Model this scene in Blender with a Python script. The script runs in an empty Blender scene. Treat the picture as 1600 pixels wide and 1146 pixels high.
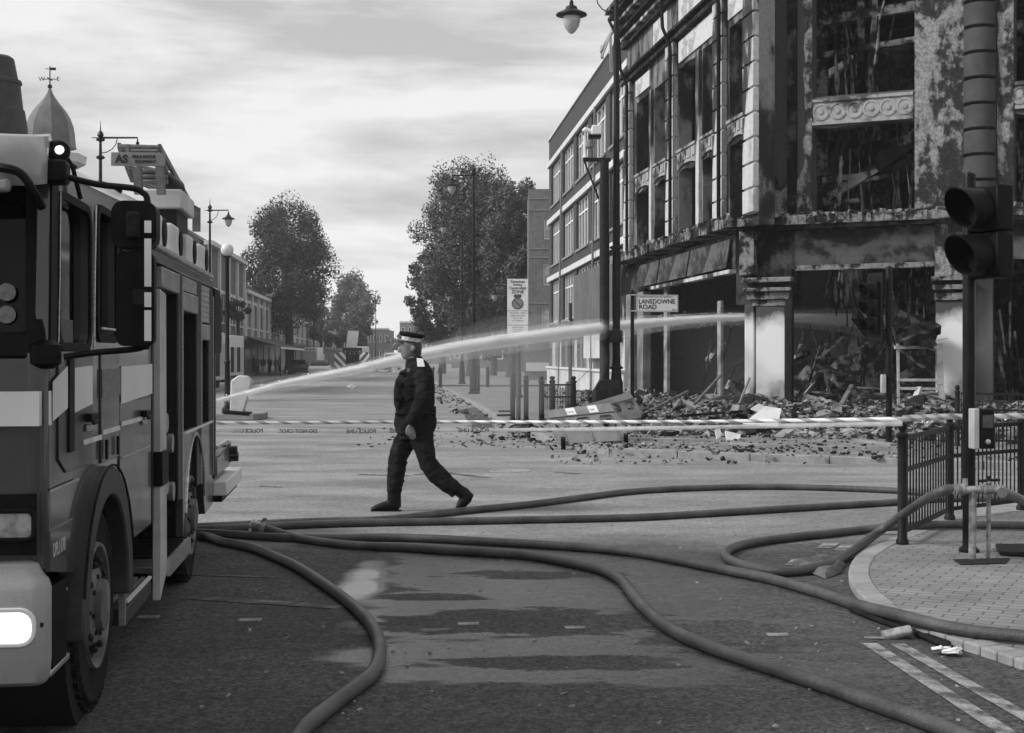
import bpy, bmesh, math, random
from mathutils import Vector, Matrix
C = bpy.context.scene.collection
R = math.radians
random.seed(7)
F, CX, HY, CH = 2150.0, 800.0, 560.0, 1.6      # measured from the photograph: focal length (px), horizon, eye height

# ---------------------------------------------------------------- camera
cam_d = bpy.data.cameras.new('camera'); cam = bpy.data.objects.new('camera', cam_d); C.objects.link(cam)
cam.location = (0, 0, CH); cam.rotation_euler = (R(90), 0, 0)
cam_d.sensor_width = 36; cam_d.lens = 36*F/1600; cam_d.shift_y = (HY-573)/1600
bpy.context.scene.cycles.volume_bounces = 4
cam_d.clip_end = 5000; cam_d.clip_start = 0.05
bpy.context.scene.camera = cam
# ---------------------------------------------------------------- exposure
vs = bpy.context.scene.view_settings
vs.view_transform = 'Standard'; vs.look = 'None'; vs.gamma = 1; vs.exposure = 0.68; vs.use_curve_mapping = False
# ---------------------------------------------------------------- sky: overcast dusk, streaks of cloud
SUN_EL, SUN_AZ = R(36), R(257)
W = bpy.data.worlds.new('World'); bpy.context.scene.world = W; W.use_nodes = True
nt = W.node_tree; N = nt.nodes; L = nt.links; N.clear()
out = N.new('ShaderNodeOutputWorld'); bg = N.new('ShaderNodeBackground'); L.new(bg.outputs[0], out.inputs[0])
sky = N.new('ShaderNodeTexSky'); sky.sky_type = 'NISHITA'; sky.sun_disc = False
sky.sun_elevation = SUN_EL; sky.sun_rotation = SUN_AZ
bw = N.new('ShaderNodeRGBToBW'); L.new(sky.outputs[0], bw.inputs[0])
tc = N.new('ShaderNodeTexCoord'); mp = N.new('ShaderNodeMapping'); L.new(tc.outputs['Generated'], mp.inputs[0])
mp.inputs['Scale'].default_value = (2.3, 2.3, 11); mp.inputs['Location'].default_value = (3.1, 0.4, 1.7)
mp.inputs['Rotation'].default_value = (0, R(2), 0)
nz = N.new('ShaderNodeTexNoise'); nz.inputs['Scale'].default_value = 1.15; nz.inputs['Detail'].default_value = 6
nz.inputs['Roughness'].default_value = .58; nz.inputs['Distortion'].default_value = .15; L.new(mp.outputs[0], nz.inputs['Vector'])
cr = N.new('ShaderNodeValToRGB'); L.new(nz.outputs['Fac'], cr.inputs[0])
cr.color_ramp.elements[0].position = .39; cr.color_ramp.elements[0].color = (3.5, 3.5, 3.5, 1)
cr.color_ramp.elements[1].position = .555; cr.color_ramp.elements[1].color = (5.9, 5.9, 5.9, 1)
mx = N.new('ShaderNodeMix'); mx.data_type = 'FLOAT'; mx.inputs['Factor'].default_value = .88
L.new(bw.outputs[0], mx.inputs['A']); L.new(cr.outputs[0], mx.inputs['B'])
L.new(mx.outputs['Result'], bg.inputs['Color']); bg.inputs['Strength'].default_value = 0.1
# ---------------------------------------------------------------- sun: veiled, soft
sd = bpy.data.lights.new('sun', 'SUN'); sd.energy = 2.3; sd.angle = R(17); sd.color = (1, 1, 1)
so = bpy.data.objects.new('sun', sd); C.objects.link(so)
dv = Vector((math.sin(SUN_AZ)*math.cos(SUN_EL), math.cos(SUN_AZ)*math.cos(SUN_EL), math.sin(SUN_EL)))
so.rotation_euler = dv.to_track_quat('Z', 'Y').to_euler(); so.location = dv*60

# ---------------------------------------------------------------- helpers
def P(px, py, Y): return Vector(((px-CX)/F*Y, Y, CH-(py-HY)/F*Y))
def G(px, py, z=0.0):
    Y = (CH-z)*F/(py-HY); return Vector(((px-CX)/F*Y, Y, z))
WM = {}
class MB:
    def __init__(s): s.v = []; s.f = []
    def add(s, vs, fs):
        k = len(s.v); s.v += [Vector(p) for p in vs]; s.f += [tuple(i+k for i in f) for f in fs]; return s
    def hexa(s, p):   # 8 points: bottom 4, top 4
        return s.add(p, [(3,2,1,0),(4,5,6,7),(0,1,5,4),(1,2,6,5),(2,3,7,6),(3,0,4,7)])
    def box(s, x0, x1, y0, y1, z0, z1):
        return s.hexa([(x0,y0,z0),(x1,y0,z0),(x1,y1,z0),(x0,y1,z0),(x0,y0,z1),(x1,y0,z1),(x1,y1,z1),(x0,y1,z1)])
    def obox(s, c, sx, sy, sz, rot=None):
        c = Vector(c); M = rot or Matrix.Identity(3)
        pts = [(-sx,-sy,-sz),(sx,-sy,-sz),(sx,sy,-sz),(-sx,sy,-sz),(-sx,-sy,sz),(sx,-sy,sz),(sx,sy,sz),(-sx,sy,sz)]
        return s.hexa([c+M@(Vector(p)*.5) for p in pts])
    def beam(s, p, q, w, h, up=(0,0,1)):
        p = Vector(p); q = Vector(q); d = (q-p).normalized(); u = Vector(up)
        if abs(d.dot(u)) > .98: u = Vector((0,1,0))
        a = d.cross(u).normalized()*w/2; b = a.cross(d).normalized()*h/2
        return s.hexa([p-a-b,p+a-b,p+a+b,p-a+b,q-a-b,q+a-b,q+a+b,q-a+b])
    def tube(s, pts, r, n=10, sq=1.0):
        pts = [Vector(p) for p in pts]; m = len(pts)
        rs = r if isinstance(r, (list, tuple)) else [r]*m
        k = len(s.v); prev = None
        for i, p in enumerate(pts):
            d = (pts[min(i+1,m-1)]-pts[max(i-1,0)]).normalized()
            if prev is None:
                u = Vector((0,0,1)) if abs(d.z) < .9 else Vector((0,1,0))
                a = d.cross(u).normalized()
            else:
                a = (prev-d*prev.dot(d)).normalized()
            prev = a; b = d.cross(a)
            for j in range(n):
                t = 2*math.pi*j/n; s.v.append(p+(a*math.cos(t)+b*math.sin(t)*sq)*rs[i])
        for i in range(m-1):
            for j in range(n):
                j2 = (j+1) % n; s.f.append((k+i*n+j, k+i*n+j2, k+(i+1)*n+j2, k+(i+1)*n+j))
        s.f.append(tuple(k+j for j in range(n))[::-1]); s.f.append(tuple(k+(m-1)*n+j for j in range(n)))
        return s
    def lathe(s, base, prof, n=16, M=None, sx=1, sy=1, a0=0):
        base = Vector(base); M = M or Matrix.Identity(3); k = len(s.v)
        for (r, z) in prof:
            for j in range(n):
                t = 2*math.pi*j/n+a0; s.v.append(base+M@Vector((r*math.cos(t)*sx, r*math.sin(t)*sy, z)))
        for i in range(len(prof)-1):
            for j in range(n):
                j2 = (j+1) % n; s.f.append((k+i*n+j, k+i*n+j2, k+(i+1)*n+j2, k+(i+1)*n+j))
        s.f.append(tuple(k+j for j in range(n))[::-1]); e = k+(len(prof)-1)*n; s.f.append(tuple(e+j for j in range(n)))
        return s
    def prism(s, poly, vec):
        n = len(poly); vec = Vector(vec); k = len(s.v)
        s.v += [Vector(p) for p in poly]+[Vector(p)+vec for p in poly]
        s.f.append(tuple(k+i for i in range(n))[::-1]); s.f.append(tuple(k+n+i for i in range(n)))
        for i in range(n):
            j = (i+1) % n; s.f.append((k+i, k+j, k+n+j, k+n+i))
        return s
    def plate(s, outline, holes, fn, t):
        """polygon with holes in 2-D (a,b), mapped by fn(a,b,d); thickness from d=0 to d=-t"""
        bm = bmesh.new(); es = []
        loops = [outline]+list(holes); lv = []
        for lp in loops:
            vs = [bm.verts.new((a, b, 0)) for a, b in lp]; lv.append(vs)
            for i in range(len(vs)): es.append(bm.edges.new((vs[i], vs[(i+1) % len(vs)])))
        bmesh.ops.triangle_fill(bm, use_beauty=True, use_dissolve=False, edges=es)
        bm.verts.index_update(); bm.faces.ensure_lookup_table()
        V2 = [tuple(v.co)[:2] for v in bm.verts]; T = [tuple(v.index for v in f.verts) for f in bm.faces]
        k = len(s.v); n = len(V2)
        s.v += [Vector(fn(a, b, 0)) for a, b in V2]+[Vector(fn(a, b, -t)) for a, b in V2]
        s.f += [tuple(k+i for i in f) for f in T]+[tuple(k+n+i for i in f)[::-1] for f in T]
        for vs in lv:
            ids = [v.index for v in vs]
            for i in range(len(ids)):
                a, b = ids[i], ids[(i+1) % len(ids)]; s.f.append((k+a, k+b, k+n+b, k+n+a))
        bm.free(); return s
    def build(s, name, mat, parent=None, local=False, bevel=0, smooth=35, base=None, fix=True):
        me = bpy.data.meshes.new(name)
        if parent is not None:
            pw = WM[parent.name]; inv = Matrix.Identity(4) if local is True else pw.inverted()
            if isinstance(local, Matrix): inv = pw.inverted() @ local
            vs = [inv @ p for p in s.v]
        else:
            vs = [local @ p for p in s.v] if isinstance(local, Matrix) else s.v
        xs = [p.x for p in vs]; ys = [p.y for p in vs]; zs = [p.z for p in vs]
        c = Vector(((min(xs)+max(xs))/2, (min(ys)+max(ys))/2, min(zs) if parent is None else (min(zs)+max(zs))/2))
        if base is not None: c = Vector(base)
        me.from_pydata([p-c for p in vs], [], s.f); me.validate(verbose=False)
        if fix:
            bm = bmesh.new(); bm.from_mesh(me); bmesh.ops.recalc_face_normals(bm, faces=bm.faces); bm.to_mesh(me); bm.free()
        if smooth:
            me.polygons.foreach_set('use_smooth', [True]*len(me.polygons)); me.set_sharp_from_angle(angle=R(smooth))
        me.materials.append(mat)
        o = bpy.data.objects.new(name, me); C.objects.link(o); o.location = c
        if parent is not None:
            o.parent = parent; WM[o.name] = WM[parent.name] @ Matrix.Translation(c)
        else: WM[o.name] = Matrix.Translation(c)
        if bevel:
            b = o.modifiers.new('bevel', 'BEVEL'); b.width = bevel; b.segments = 2; b.limit_method = 'ANGLE'; b.angle_limit = R(40)
        return o
def tag(o, label=None, cat=None, group=None, kind=None):
    if label: o['label'] = label
    if cat: o['category'] = cat
    if group: o['group'] = group
    if kind: o['kind'] = kind
    return o
def thing(name, loc, label, cat, rz=0, group=None):
    o = bpy.data.objects.new(name, None); C.objects.link(o); o.location = loc; o.rotation_euler = (0, 0, rz)
    o.empty_display_size = .2
    WM[o.name] = Matrix.Translation(Vector(loc)) @ Matrix.Rotation(rz, 4, 'Z')
    return tag(o, label, cat, group)
def struct(o): o['kind'] = 'structure'; return o
def copy_tree(o, loc=None, rz=None, label=None, sc=None, parent=None):
    c = o.copy(); C.objects.link(c)
    if parent is not None: c.parent = parent
    if loc is not None: c.location = loc
    if rz is not None: c.rotation_euler = (0, 0, rz)
    if sc is not None: c.scale = (sc, sc, sc)
    if label: c['label'] = label
    for ch in KIDS(o): copy_tree(ch, parent=c)
    return c
def KIDS(o): return [x for x in bpy.data.objects if x.parent == o]
def smoothpts(pts, k=6):
    """Catmull-Rom"""
    pts = [Vector(p) for p in pts]; outp = []
    for i in range(len(pts)-1):
        p0 = pts[max(i-1,0)]; p1 = pts[i]; p2 = pts[i+1]; p3 = pts[min(i+2,len(pts)-1)]
        for j in range(k):
            t = j/k; outp.append(.5*((2*p1)+(p2-p0)*t+(2*p0-5*p1+4*p2-p3)*t*t+(3*p1-p0-3*p2+p3)*t**3))
    outp.append(pts[-1]); return outp

# ---------------------------------------------------------------- materials (black-and-white photograph: every colour is a grey)
MATS = {}
def g3(v): return (v, v, v, 1)
def mat(name, col, rough=.6, col2=None, scale=4, lo=.4, hi=.6, bump=0, bscale=30, metal=0, coat=0, spec=.3,
        stretch=(1,1,1), alpha=1, fine=0, fscale=60, emit=0, rough2=None, trans=0, ior=1.45, detail=5):
    if name in MATS: return MATS[name]
    m = bpy.data.materials.new(name); m.use_nodes = True; MATS[name] = m
    nt = m.node_tree; n = nt.nodes; l = nt.links; b = n['Principled BSDF']
    b.inputs['Base Color'].default_value = g3(col); b.inputs['Roughness'].default_value = rough
    b.inputs['Metallic'].default_value = metal; b.inputs['Specular IOR Level'].default_value = spec
    b.inputs['Coat Weight'].default_value = coat; b.inputs['Coat Roughness'].default_value = .08
    b.inputs['Alpha'].default_value = alpha
    if trans: b.inputs['Transmission Weight'].default_value = trans; b.inputs['IOR'].default_value = ior
    if emit: b.inputs['Emission Color'].default_value = g3(1); b.inputs['Emission Strength'].default_value = emit
    tcn = n.new('ShaderNodeTexCoord'); mpn = n.new('ShaderNodeMapping'); l.new(tcn.outputs['Object'], mpn.inputs[0])
    mpn.inputs['Scale'].default_value = stretch
    if col2 is not None:
        z = n.new('ShaderNodeTexNoise'); z.inputs['Scale'].default_value = scale; z.inputs['Detail'].default_value = detail
        z.inputs['Roughness'].default_value = .62; l.new(mpn.outputs[0], z.inputs['Vector'])
        r = n.new('ShaderNodeValToRGB'); l.new(z.outputs['Fac'], r.inputs[0])
        r.color_ramp.elements[0].position = lo; r.color_ramp.elements[0].color = g3(col)
        r.color_ramp.elements[1].position = hi; r.color_ramp.elements[1].color = g3(col2)
        last = r.outputs[0]
        if fine:
            z2 = n.new('ShaderNodeTexNoise'); z2.inputs['Scale'].default_value = fscale; z2.inputs['Detail'].default_value = 3
            l.new(tcn.outputs['Object'], z2.inputs['Vector'])
            mr = n.new('ShaderNodeMapRange'); l.new(z2.outputs['Fac'], mr.inputs[0])
            mr.inputs[1].default_value = .3; mr.inputs[2].default_value = .7; mr.inputs[3].default_value = 1-fine; mr.inputs[4].default_value = 1+fine
            mu = n.new('ShaderNodeMix'); mu.data_type = 'RGBA'; mu.blend_type = 'MULTIPLY'; mu.inputs['Factor'].default_value = 1
            l.new(last, mu.inputs['A']); l.new(mr.outputs[0], mu.inputs['B']); last = mu.outputs['Result']
        l.new(last, b.inputs['Base Color'])
        if rough2 is not None:
            rr = n.new('ShaderNodeMapRange'); l.new(z.outputs['Fac'], rr.inputs[0])
            rr.inputs[1].default_value = lo; rr.inputs[2].default_value = hi; rr.inputs[3].default_value = rough; rr.inputs[4].default_value = rough2
            l.new(rr.outputs[0], b.inputs['Roughness'])
    if bump:
        z3 = n.new('ShaderNodeTexNoise'); z3.inputs['Scale'].default_value = bscale; z3.inputs['Detail'].default_value = 4
        l.new(mpn.outputs[0], z3.inputs['Vector'])
        bp = n.new('ShaderNodeBump'); bp.inputs['Strength'].default_value = bump; bp.inputs['Distance'].default_value = .03 if name == 'dark_uniform_cloth' else .02
        l.new(z3.outputs['Fac'], bp.inputs['Height']); l.new(bp.outputs[0], b.inputs['Normal'])
    return m
M_ = dict(
 black=mat('black_paint', .005, .4, .009, scale=6, bump=.1, spec=.12),
 iron=mat('cast_iron_paint', .009, .45, .017, scale=5, bump=.15, bscale=50, spec=.14),
 rubber=mat('rubber', .008, .75, .016, scale=12, bump=.3, bscale=60, spec=.12),
 dark=mat('dark_interior', .008, .9),
 red=mat('engine_paint', .03, .25, .04, scale=1.5, coat=.7, bump=.01, bscale=3, spec=.3),
 redlow=mat('engine_paint_dusty', .032, .3, .06, scale=3, lo=.35, hi=.7, coat=.5, rough2=.5, spec=.3),
 lock=mat('locker_frame_paint', .012, .4, .022, scale=3, spec=.15),
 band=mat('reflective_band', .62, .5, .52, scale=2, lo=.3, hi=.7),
 silver=mat('aluminium', .55, .32, .4, scale=8, metal=.9, rough2=.5, bump=.05, stretch=(1,1,6)),
 white=mat('white_paint', .72, .45, .6, scale=3, lo=.3, hi=.7, fine=.06),
 bumper=mat('bumper_plastic', .29, .5, .24, scale=3, lo=.3, hi=.7, bump=.12, bscale=120, fine=.05, fscale=100),
 roofw=mat('engine_roof_paint', .5, .3, .42, scale=2, coat=.4),
 glass=mat('dark_glass', .002, .06, spec=.16),
 plast=mat('black_plastic', .004, .5, .008, scale=14, bump=.06, bscale=160, spec=.09),
 lens=mat('clear_lens', .16, .15, .3, scale=20, spec=.6),
 lit=mat('lit_lamp', .8, .3, emit=.75),
 globe=mat('opal_globe', .62, .3, .56, scale=3),
 hose=mat('fire_hose', .04, .42, .085, scale=3.5, lo=.35, hi=.65, bump=.35, bscale=140, fine=.2, fscale=45, spec=.35),
 hosel=mat('fire_hose_pale', .3, .6, .09, scale=6, lo=.4, hi=.7, bump=.35, bscale=140),
 brass=mat('worn_alloy', .42, .35, .2, scale=14, metal=.6, bump=.15),
 concrete=mat('concrete', .26, .85, .19, scale=3, bump=.3, bscale=25, fine=.1),
 kerb=mat('kerb_stone', .28, .8, .17, scale=2.2, lo=.35, hi=.65, bump=.3, bscale=30, fine=.12),
 brick=mat('brown_brick', .06, .85, .043, scale=6, fine=.2, fscale=25, bump=.3, bscale=20),
 brickl=mat('pale_brick', .17, .85, .13, scale=3, fine=.15, fscale=12, bump=.2, bscale=10),
 stone=mat('pale_stone', .62, .8, .48, scale=1.5, lo=.35, hi=.65, fine=.1, bump=.2),
 slate=mat('slate', .09, .7, .06, scale=4, fine=.15),
 fabric=mat('dark_uniform_cloth', .011, .9, .024, scale=9, lo=.4, hi=.7, bump=1, bscale=13, spec=.06),
 skin=mat('skin', .19, .5, .13, scale=14, bump=.1, bscale=60),
 leather=mat('boot_leather', .006, .4, .012, scale=10, bump=.2, spec=.12),
 mud=mat('mud', .12, .9, .07, scale=10),
)
def text_mb(mb, s, size, fn, bold=0.0, ext=0.002, align='LEFT'):
    """text geometry in 2-D, each vertex mapped by fn(a,b,d)"""
    cu = bpy.data.curves.new('t', 'FONT'); cu.body = s; cu.size = size; cu.extrude = ext; cu.offset = bold; cu.align_x = align
    cu.resolution_u = 3
    ob = bpy.data.objects.new('t', cu); C.objects.link(ob)
    me = bpy.data.meshes.new_from_object(ob); k = len(mb.v)
    mb.v += [Vector(fn(v.co.x, v.co.y, v.co.z)) for v in me.vertices]
    mb.f += [tuple(k+i for i in p.vertices) for p in me.polygons]
    bpy.data.objects.remove(ob); bpy.data.curves.remove(cu); bpy.data.meshes.remove(me)
    return mb
# ================================================================ GROUND
def asphalt():
    m = bpy.data.materials.new('asphalt'); m.use_nodes = True
    nt = m.node_tree; n = nt.nodes; l = nt.links; b = n['Principled BSDF']
    tcn = n.new('ShaderNodeTexCoord'); sep = n.new('ShaderNodeSeparateXYZ'); l.new(tcn.outputs['Object'], sep.inputs[0])
    def noise(scale, st=(1,1,1), det=4, rgh=.55, dist=0):
        mp = n.new('ShaderNodeMapping'); mp.inputs['Scale'].default_value = st; l.new(tcn.outputs['Object'], mp.inputs[0])
        z = n.new('ShaderNodeTexNoise'); z.inputs['Scale'].default_value = scale; z.inputs['Detail'].default_value = det
        z.inputs['Roughness'].default_value = rgh; z.inputs['Distortion'].default_value = dist; l.new(mp.outputs[0], z.inputs[0]); return z.outputs['Fac']
    def mr(x, a, c, d=0., e=1., smooth=True):
        q = n.new('ShaderNodeMapRange'); q.interpolation_type = 'SMOOTHSTEP' if smooth else 'LINEAR'
        l.new(x, q.inputs[0]); q.inputs[1].default_value = a; q.inputs[2].default_value = c; q.inputs[3].default_value = d; q.inputs[4].default_value = e
        return q.outputs[0]
    def ma(op, x, y):
        q = n.new('ShaderNodeMath'); q.operation = op
        for i, w in enumerate((x, y)):
            if hasattr(w, 'links'): l.new(w, q.inputs[i])
            else: q.inputs[i].default_value = w
        return q.outputs[0]
    def cells(sc):
        v = n.new('ShaderNodeTexVoronoi'); v.inputs['Scale'].default_value = sc; l.new(tcn.outputs['Object'], v.inputs['Vector'])
        s2_ = n.new('ShaderNodeSeparateColor'); l.new(v.outputs['Color'], s2_.inputs[0]); return s2_.outputs[0]
    agg = cells(62); agg2 = cells(24)
    X, Y = sep.outputs[0], sep.outputs[1]
    wob = noise(1.3, det=5)
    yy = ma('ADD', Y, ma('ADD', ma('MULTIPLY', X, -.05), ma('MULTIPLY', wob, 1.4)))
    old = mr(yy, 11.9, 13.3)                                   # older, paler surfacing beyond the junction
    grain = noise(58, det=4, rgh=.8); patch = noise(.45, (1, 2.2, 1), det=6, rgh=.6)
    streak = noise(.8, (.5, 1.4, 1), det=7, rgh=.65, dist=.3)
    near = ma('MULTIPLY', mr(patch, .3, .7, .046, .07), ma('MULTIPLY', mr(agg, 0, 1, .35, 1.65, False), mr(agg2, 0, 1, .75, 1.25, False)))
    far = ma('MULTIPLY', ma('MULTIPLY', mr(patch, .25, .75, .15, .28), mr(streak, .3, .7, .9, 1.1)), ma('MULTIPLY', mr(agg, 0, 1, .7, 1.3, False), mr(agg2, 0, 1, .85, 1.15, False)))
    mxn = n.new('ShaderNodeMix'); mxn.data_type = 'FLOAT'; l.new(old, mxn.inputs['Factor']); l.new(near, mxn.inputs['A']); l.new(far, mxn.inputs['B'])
    # wet film left by the leaking coupling
    e1 = noise(1.25, (.55, 2.0, 1), det=7, rgh=.6, dist=.4)
    e2 = ma('MULTIPLY', ma('SUBTRACT', e1, .5), 3.2)
    wx = ma('MULTIPLY', mr(ma('ADD', X, ma('MULTIPLY', e2, .35)), -1.02, -.78), mr(ma('ADD', X, e2), 2.6, .5))
    wy = ma('MULTIPLY', mr(ma('ADD', Y, ma('MULTIPLY', e2, .4)), 6.6, 6.9), mr(ma('ADD', Y, e2), 12.6, 10.6))
    band = mr(e1, .33, .40)
    jag = noise(2.6, (.8, 1.6, 1), det=6, rgh=.62)
    def dry(cx, cy, rx, ry):
        ax_ = ma('DIVIDE', ma('SUBTRACT', X, cx), rx); ay_ = ma('DIVIDE', ma('SUBTRACT', Y, cy), ry)
        d_ = ma('SQRT', ma('ADD', ma('MULTIPLY', ax_, ax_), ma('MULTIPLY', ay_, ay_)), 0)
        return mr(ma('ADD', d_, ma('MULTIPLY', ma('SUBTRACT', jag, .5), 2.4)), .88, 1.08)
    for q_ in [(-.52,9.2,.36,.17),(.12,8.35,.85,.42),(.3,7.22,.62,.17),(.15,10.15,.6,.2),(1.2,7.9,.5,.5),(-.1,6.2,2.2,.6)]: band = ma('MULTIPLY', band, dry(*q_))
    wet = ma('MULTIPLY', ma('MULTIPLY', wx, wy), band)
    # a brighter pool right below the coupling
    px = ma('SUBTRACT', X, -1.07); py = ma('MULTIPLY', ma('SUBTRACT', Y, 9.75), .16)
    d2 = ma('ADD', ma('MULTIPLY', px, px), ma('MULTIPLY', py, py))
    pool = mr(ma('ADD', d2, ma('MULTIPLY', e2, .02)), .045, .004)
    wet = ma('MAXIMUM', wet, pool)
    # fire-water spread thinly further away
    fw = ma('MULTIPLY', ma('MULTIPLY', mr(streak, .47, .62), old), .55)
    wet2 = ma('MAXIMUM', wet, fw)
    col = ma('MULTIPLY', mxn.outputs['Result'], mr(wet2, 0, 1, 1, .95, False))
    cb = n.new('ShaderNodeCombineColor')
    for i in range(3): l.new(col, cb.inputs[i])
    l.new(cb.outputs[0], b.inputs['Base Color'])
    rg = mr(wet, 0, 1, .8, .24, False); rg2 = ma('SUBTRACT', rg, ma('MULTIPLY', pool, .22)); rg3 = ma('SUBTRACT', rg2, ma('MULTIPLY', fw, .35))
    l.new(rg3, b.inputs['Roughness']); l.new(mr(wet, 0, 1, .35, .8, False), b.inputs['Specular IOR Level'])
    bp = n.new('ShaderNodeBump'); bp.inputs['Distance'].default_value = .016; l.new(grain, bp.inputs['Height'])
    l.new(ma('SUBTRACT', mr(wet2, 0, 1, .9, .38, False), ma('MULTIPLY', pool, .3)), bp.inputs['Strength']); l.new(bp.outputs[0], b.inputs['Normal'])
    return m
gm = mat('bare_ground', .1, .9, .07, scale=.2)
struct(MB().add([(-900,-30,-.03),(900,-30,-.03),(900,2500,-.03),(-900,2500,-.03)], [(0,1,2,3)]).build('ground', gm, base=(0,0,0)))
mb = MB(); ys = [-12, 0, 4, 8, 12, 16, 24, 40, 80, 160, 420]
for i in range(len(ys)-1): mb.add([(-42-ys[i]*.1,ys[i],0),(44,ys[i],0),(44,ys[i+1],0),(-42-ys[i+1]*.1,ys[i+1],0)], [(0,1,2,3)])
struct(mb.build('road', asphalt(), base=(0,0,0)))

def paving(name, a, c, bw, bh, rot, mort=.35):
    m = bpy.data.materials.new(name); m.use_nodes = True
    nt = m.node_tree; n = nt.nodes; l = nt.links; b = n['Principled BSDF']; b.inputs['Roughness'].default_value = .75
    tcn = n.new('ShaderNodeTexCoord'); mp = n.new('ShaderNodeMapping'); mp.inputs['Rotation'].default_value = (0, 0, rot); l.new(tcn.outputs['Object'], mp.inputs[0])
    br = n.new('ShaderNodeTexBrick'); l.new(mp.outputs[0], br.inputs[0]); br.inputs['Scale'].default_value = 1
    br.inputs['Brick Width'].default_value = bw; br.inputs['Row Height'].default_value = bh; br.inputs['Mortar Size'].default_value = bh*.06
    br.inputs['Color1'].default_value = g3(a); br.inputs['Color2'].default_value = g3(c); br.inputs['Mortar'].default_value = g3(a*mort); br.inputs['Mortar Smooth'].default_value = .3
    z = n.new('ShaderNodeTexNoise'); z.inputs['Scale'].default_value = 1.1; z.inputs['Detail'].default_value = 7; z.inputs['Roughness'].default_value = .65; l.new(tcn.outputs['Object'], z.inputs[0])
    r = n.new('ShaderNodeMapRange'); l.new(z.outputs['Fac'], r.inputs[0]); r.inputs[1].default_value = .3; r.inputs[2].default_value = .7; r.inputs[3].default_value = .65; r.inputs[4].default_value = 1.25
    mu = n.new('ShaderNodeMix'); mu.data_type = 'RGBA'; mu.blend_type = 'MULTIPLY'; mu.inputs['Factor'].default_value = 1
    l.new(br.outputs['Color'], mu.inputs['A']); l.new(r.outputs[0], mu.inputs['B']); l.new(mu.outputs['Result'], b.inputs['Base Color'])
    bp = n.new('ShaderNodeBump'); bp.inputs['Strength'].default_value = .6; bp.inputs['Distance'].default_value = .01; bp.invert = True
    l.new(br.outputs['Fac'], bp.inputs['Height']); l.new(bp.outputs[0], b.inputs['Normal'])
    return m
def inset(pts, d):
    """offset an open polyline to its left by d (2-D)"""
    o = []
    for i, p in enumerate(pts):
        a = pts[max(i-1,0)]; c = pts[min(i+1,len(pts)-1)]; t = (Vector(c)-Vector(a)); t.z = 0; t.normalize()
        o.append(Vector(p)+Vector((-t.y, t.x, 0))*d)
    return o
def pavement(name, edge, rest, m, h=.12, kw=.15, side=1):
    """edge = kerb line; rest = points that close the area behind it"""
    edge = [Vector((p[0], p[1], 0)) for p in edge]; inn = inset(edge, kw*side)
    k = MB()
    for i in range(len(edge)-1):
        a, b2, c2, d2 = edge[i], edge[i+1], inn[i+1], inn[i]
        nseg = max(1, int((b2-a).length/.9))
        for j in range(nseg):
            t0, t1 = j/nseg, (j+1)/nseg; g = .006/max((b2-a).length, .01)
            q = [a.lerp(b2, t0+g), a.lerp(b2, t1-g), d2.lerp(c2, t1-g), d2.lerp(c2, t0+g)]
            up = Vector((0,0,h+random.uniform(-.003,.004)))
            k.hexa([p-Vector((0,0,.05)) for p in q]+[p+up for p in q])
    struct(k.build(name+'_kerb', M_['kerb'], base=(0,0,0), bevel=.012))
    poly = [p for p in inn]+[Vector((p[0],p[1],0)) for p in rest]
    struct(MB().prism(poly, (0,0,h-.004)).build(name, m, base=(0,0,0)))
far_pave = paving('far_paving_slabs', .2, .15, .9, .6, .09, .6)
near_pave = paving('block_paving', .21, .165, .2, .1, R(28), .3)
def bez(a, b, c, k=6): return [Vector(a)*(1-t)**2+2*Vector(b)*t*(1-t)+Vector(c)*t*t for t in [i/k for i in range(k+1)]]
cor = bez((-.1,31.8,0), (.55,24.4,0), (1.6,22.7,0))
e = [Vector((-32.8,396,0)), Vector((-18,232,0)), Vector((-8.5,126,0)), Vector((-2.76,62.5,0)), Vector((-1.2,45,0))]+cor+[Vector((3.7,21.4,0)), Vector((5.9,20.2,0)), Vector((12,17,0)), Vector((30,8,0))]
pavement('pavement', e, [(60,8),(60,396)], far_pave, side=1)
ne = [G(x, y, .05) for x, y in [(1600,1033),(1530,1010),(1450,985),(1390,962),(1352,935),(1330,910),(1327,885),(1348,860),(1402,836),(1480,812),(1540,803),(1600,797)]]
ne = smoothpts([Vector((p.x,p.y,0)) for p in ne], 3)
ne = [Vector((4.6,-6,0)), Vector((3.6,3,0))]+ne+[Vector((10,14.3,0)), Vector((24,15,0))]
pavement('corner_pavement', ne, [(24,-6)], near_pave, side=-1, h=.05)
le = [Vector((-9,10,0)), Vector((-11.5,40,0)), Vector((-14.9,76,0)), Vector((-24,172,0)), Vector((-45,396,0))]
pavement('left_pavement', le, [(-90,396),(-60,10)], far_pave, side=1)
k = MB(); k.prism([(-11.2,35.4,0),(-6.65,35.4,0),(-6.5,35.9,0),(-6.55,36.9,0),(-6.8,37.3,0),(-11.4,37.3,0)], (0,0,.16))
struct(k.build('traffic_island', M_['kerb'], bevel=.02))

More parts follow.
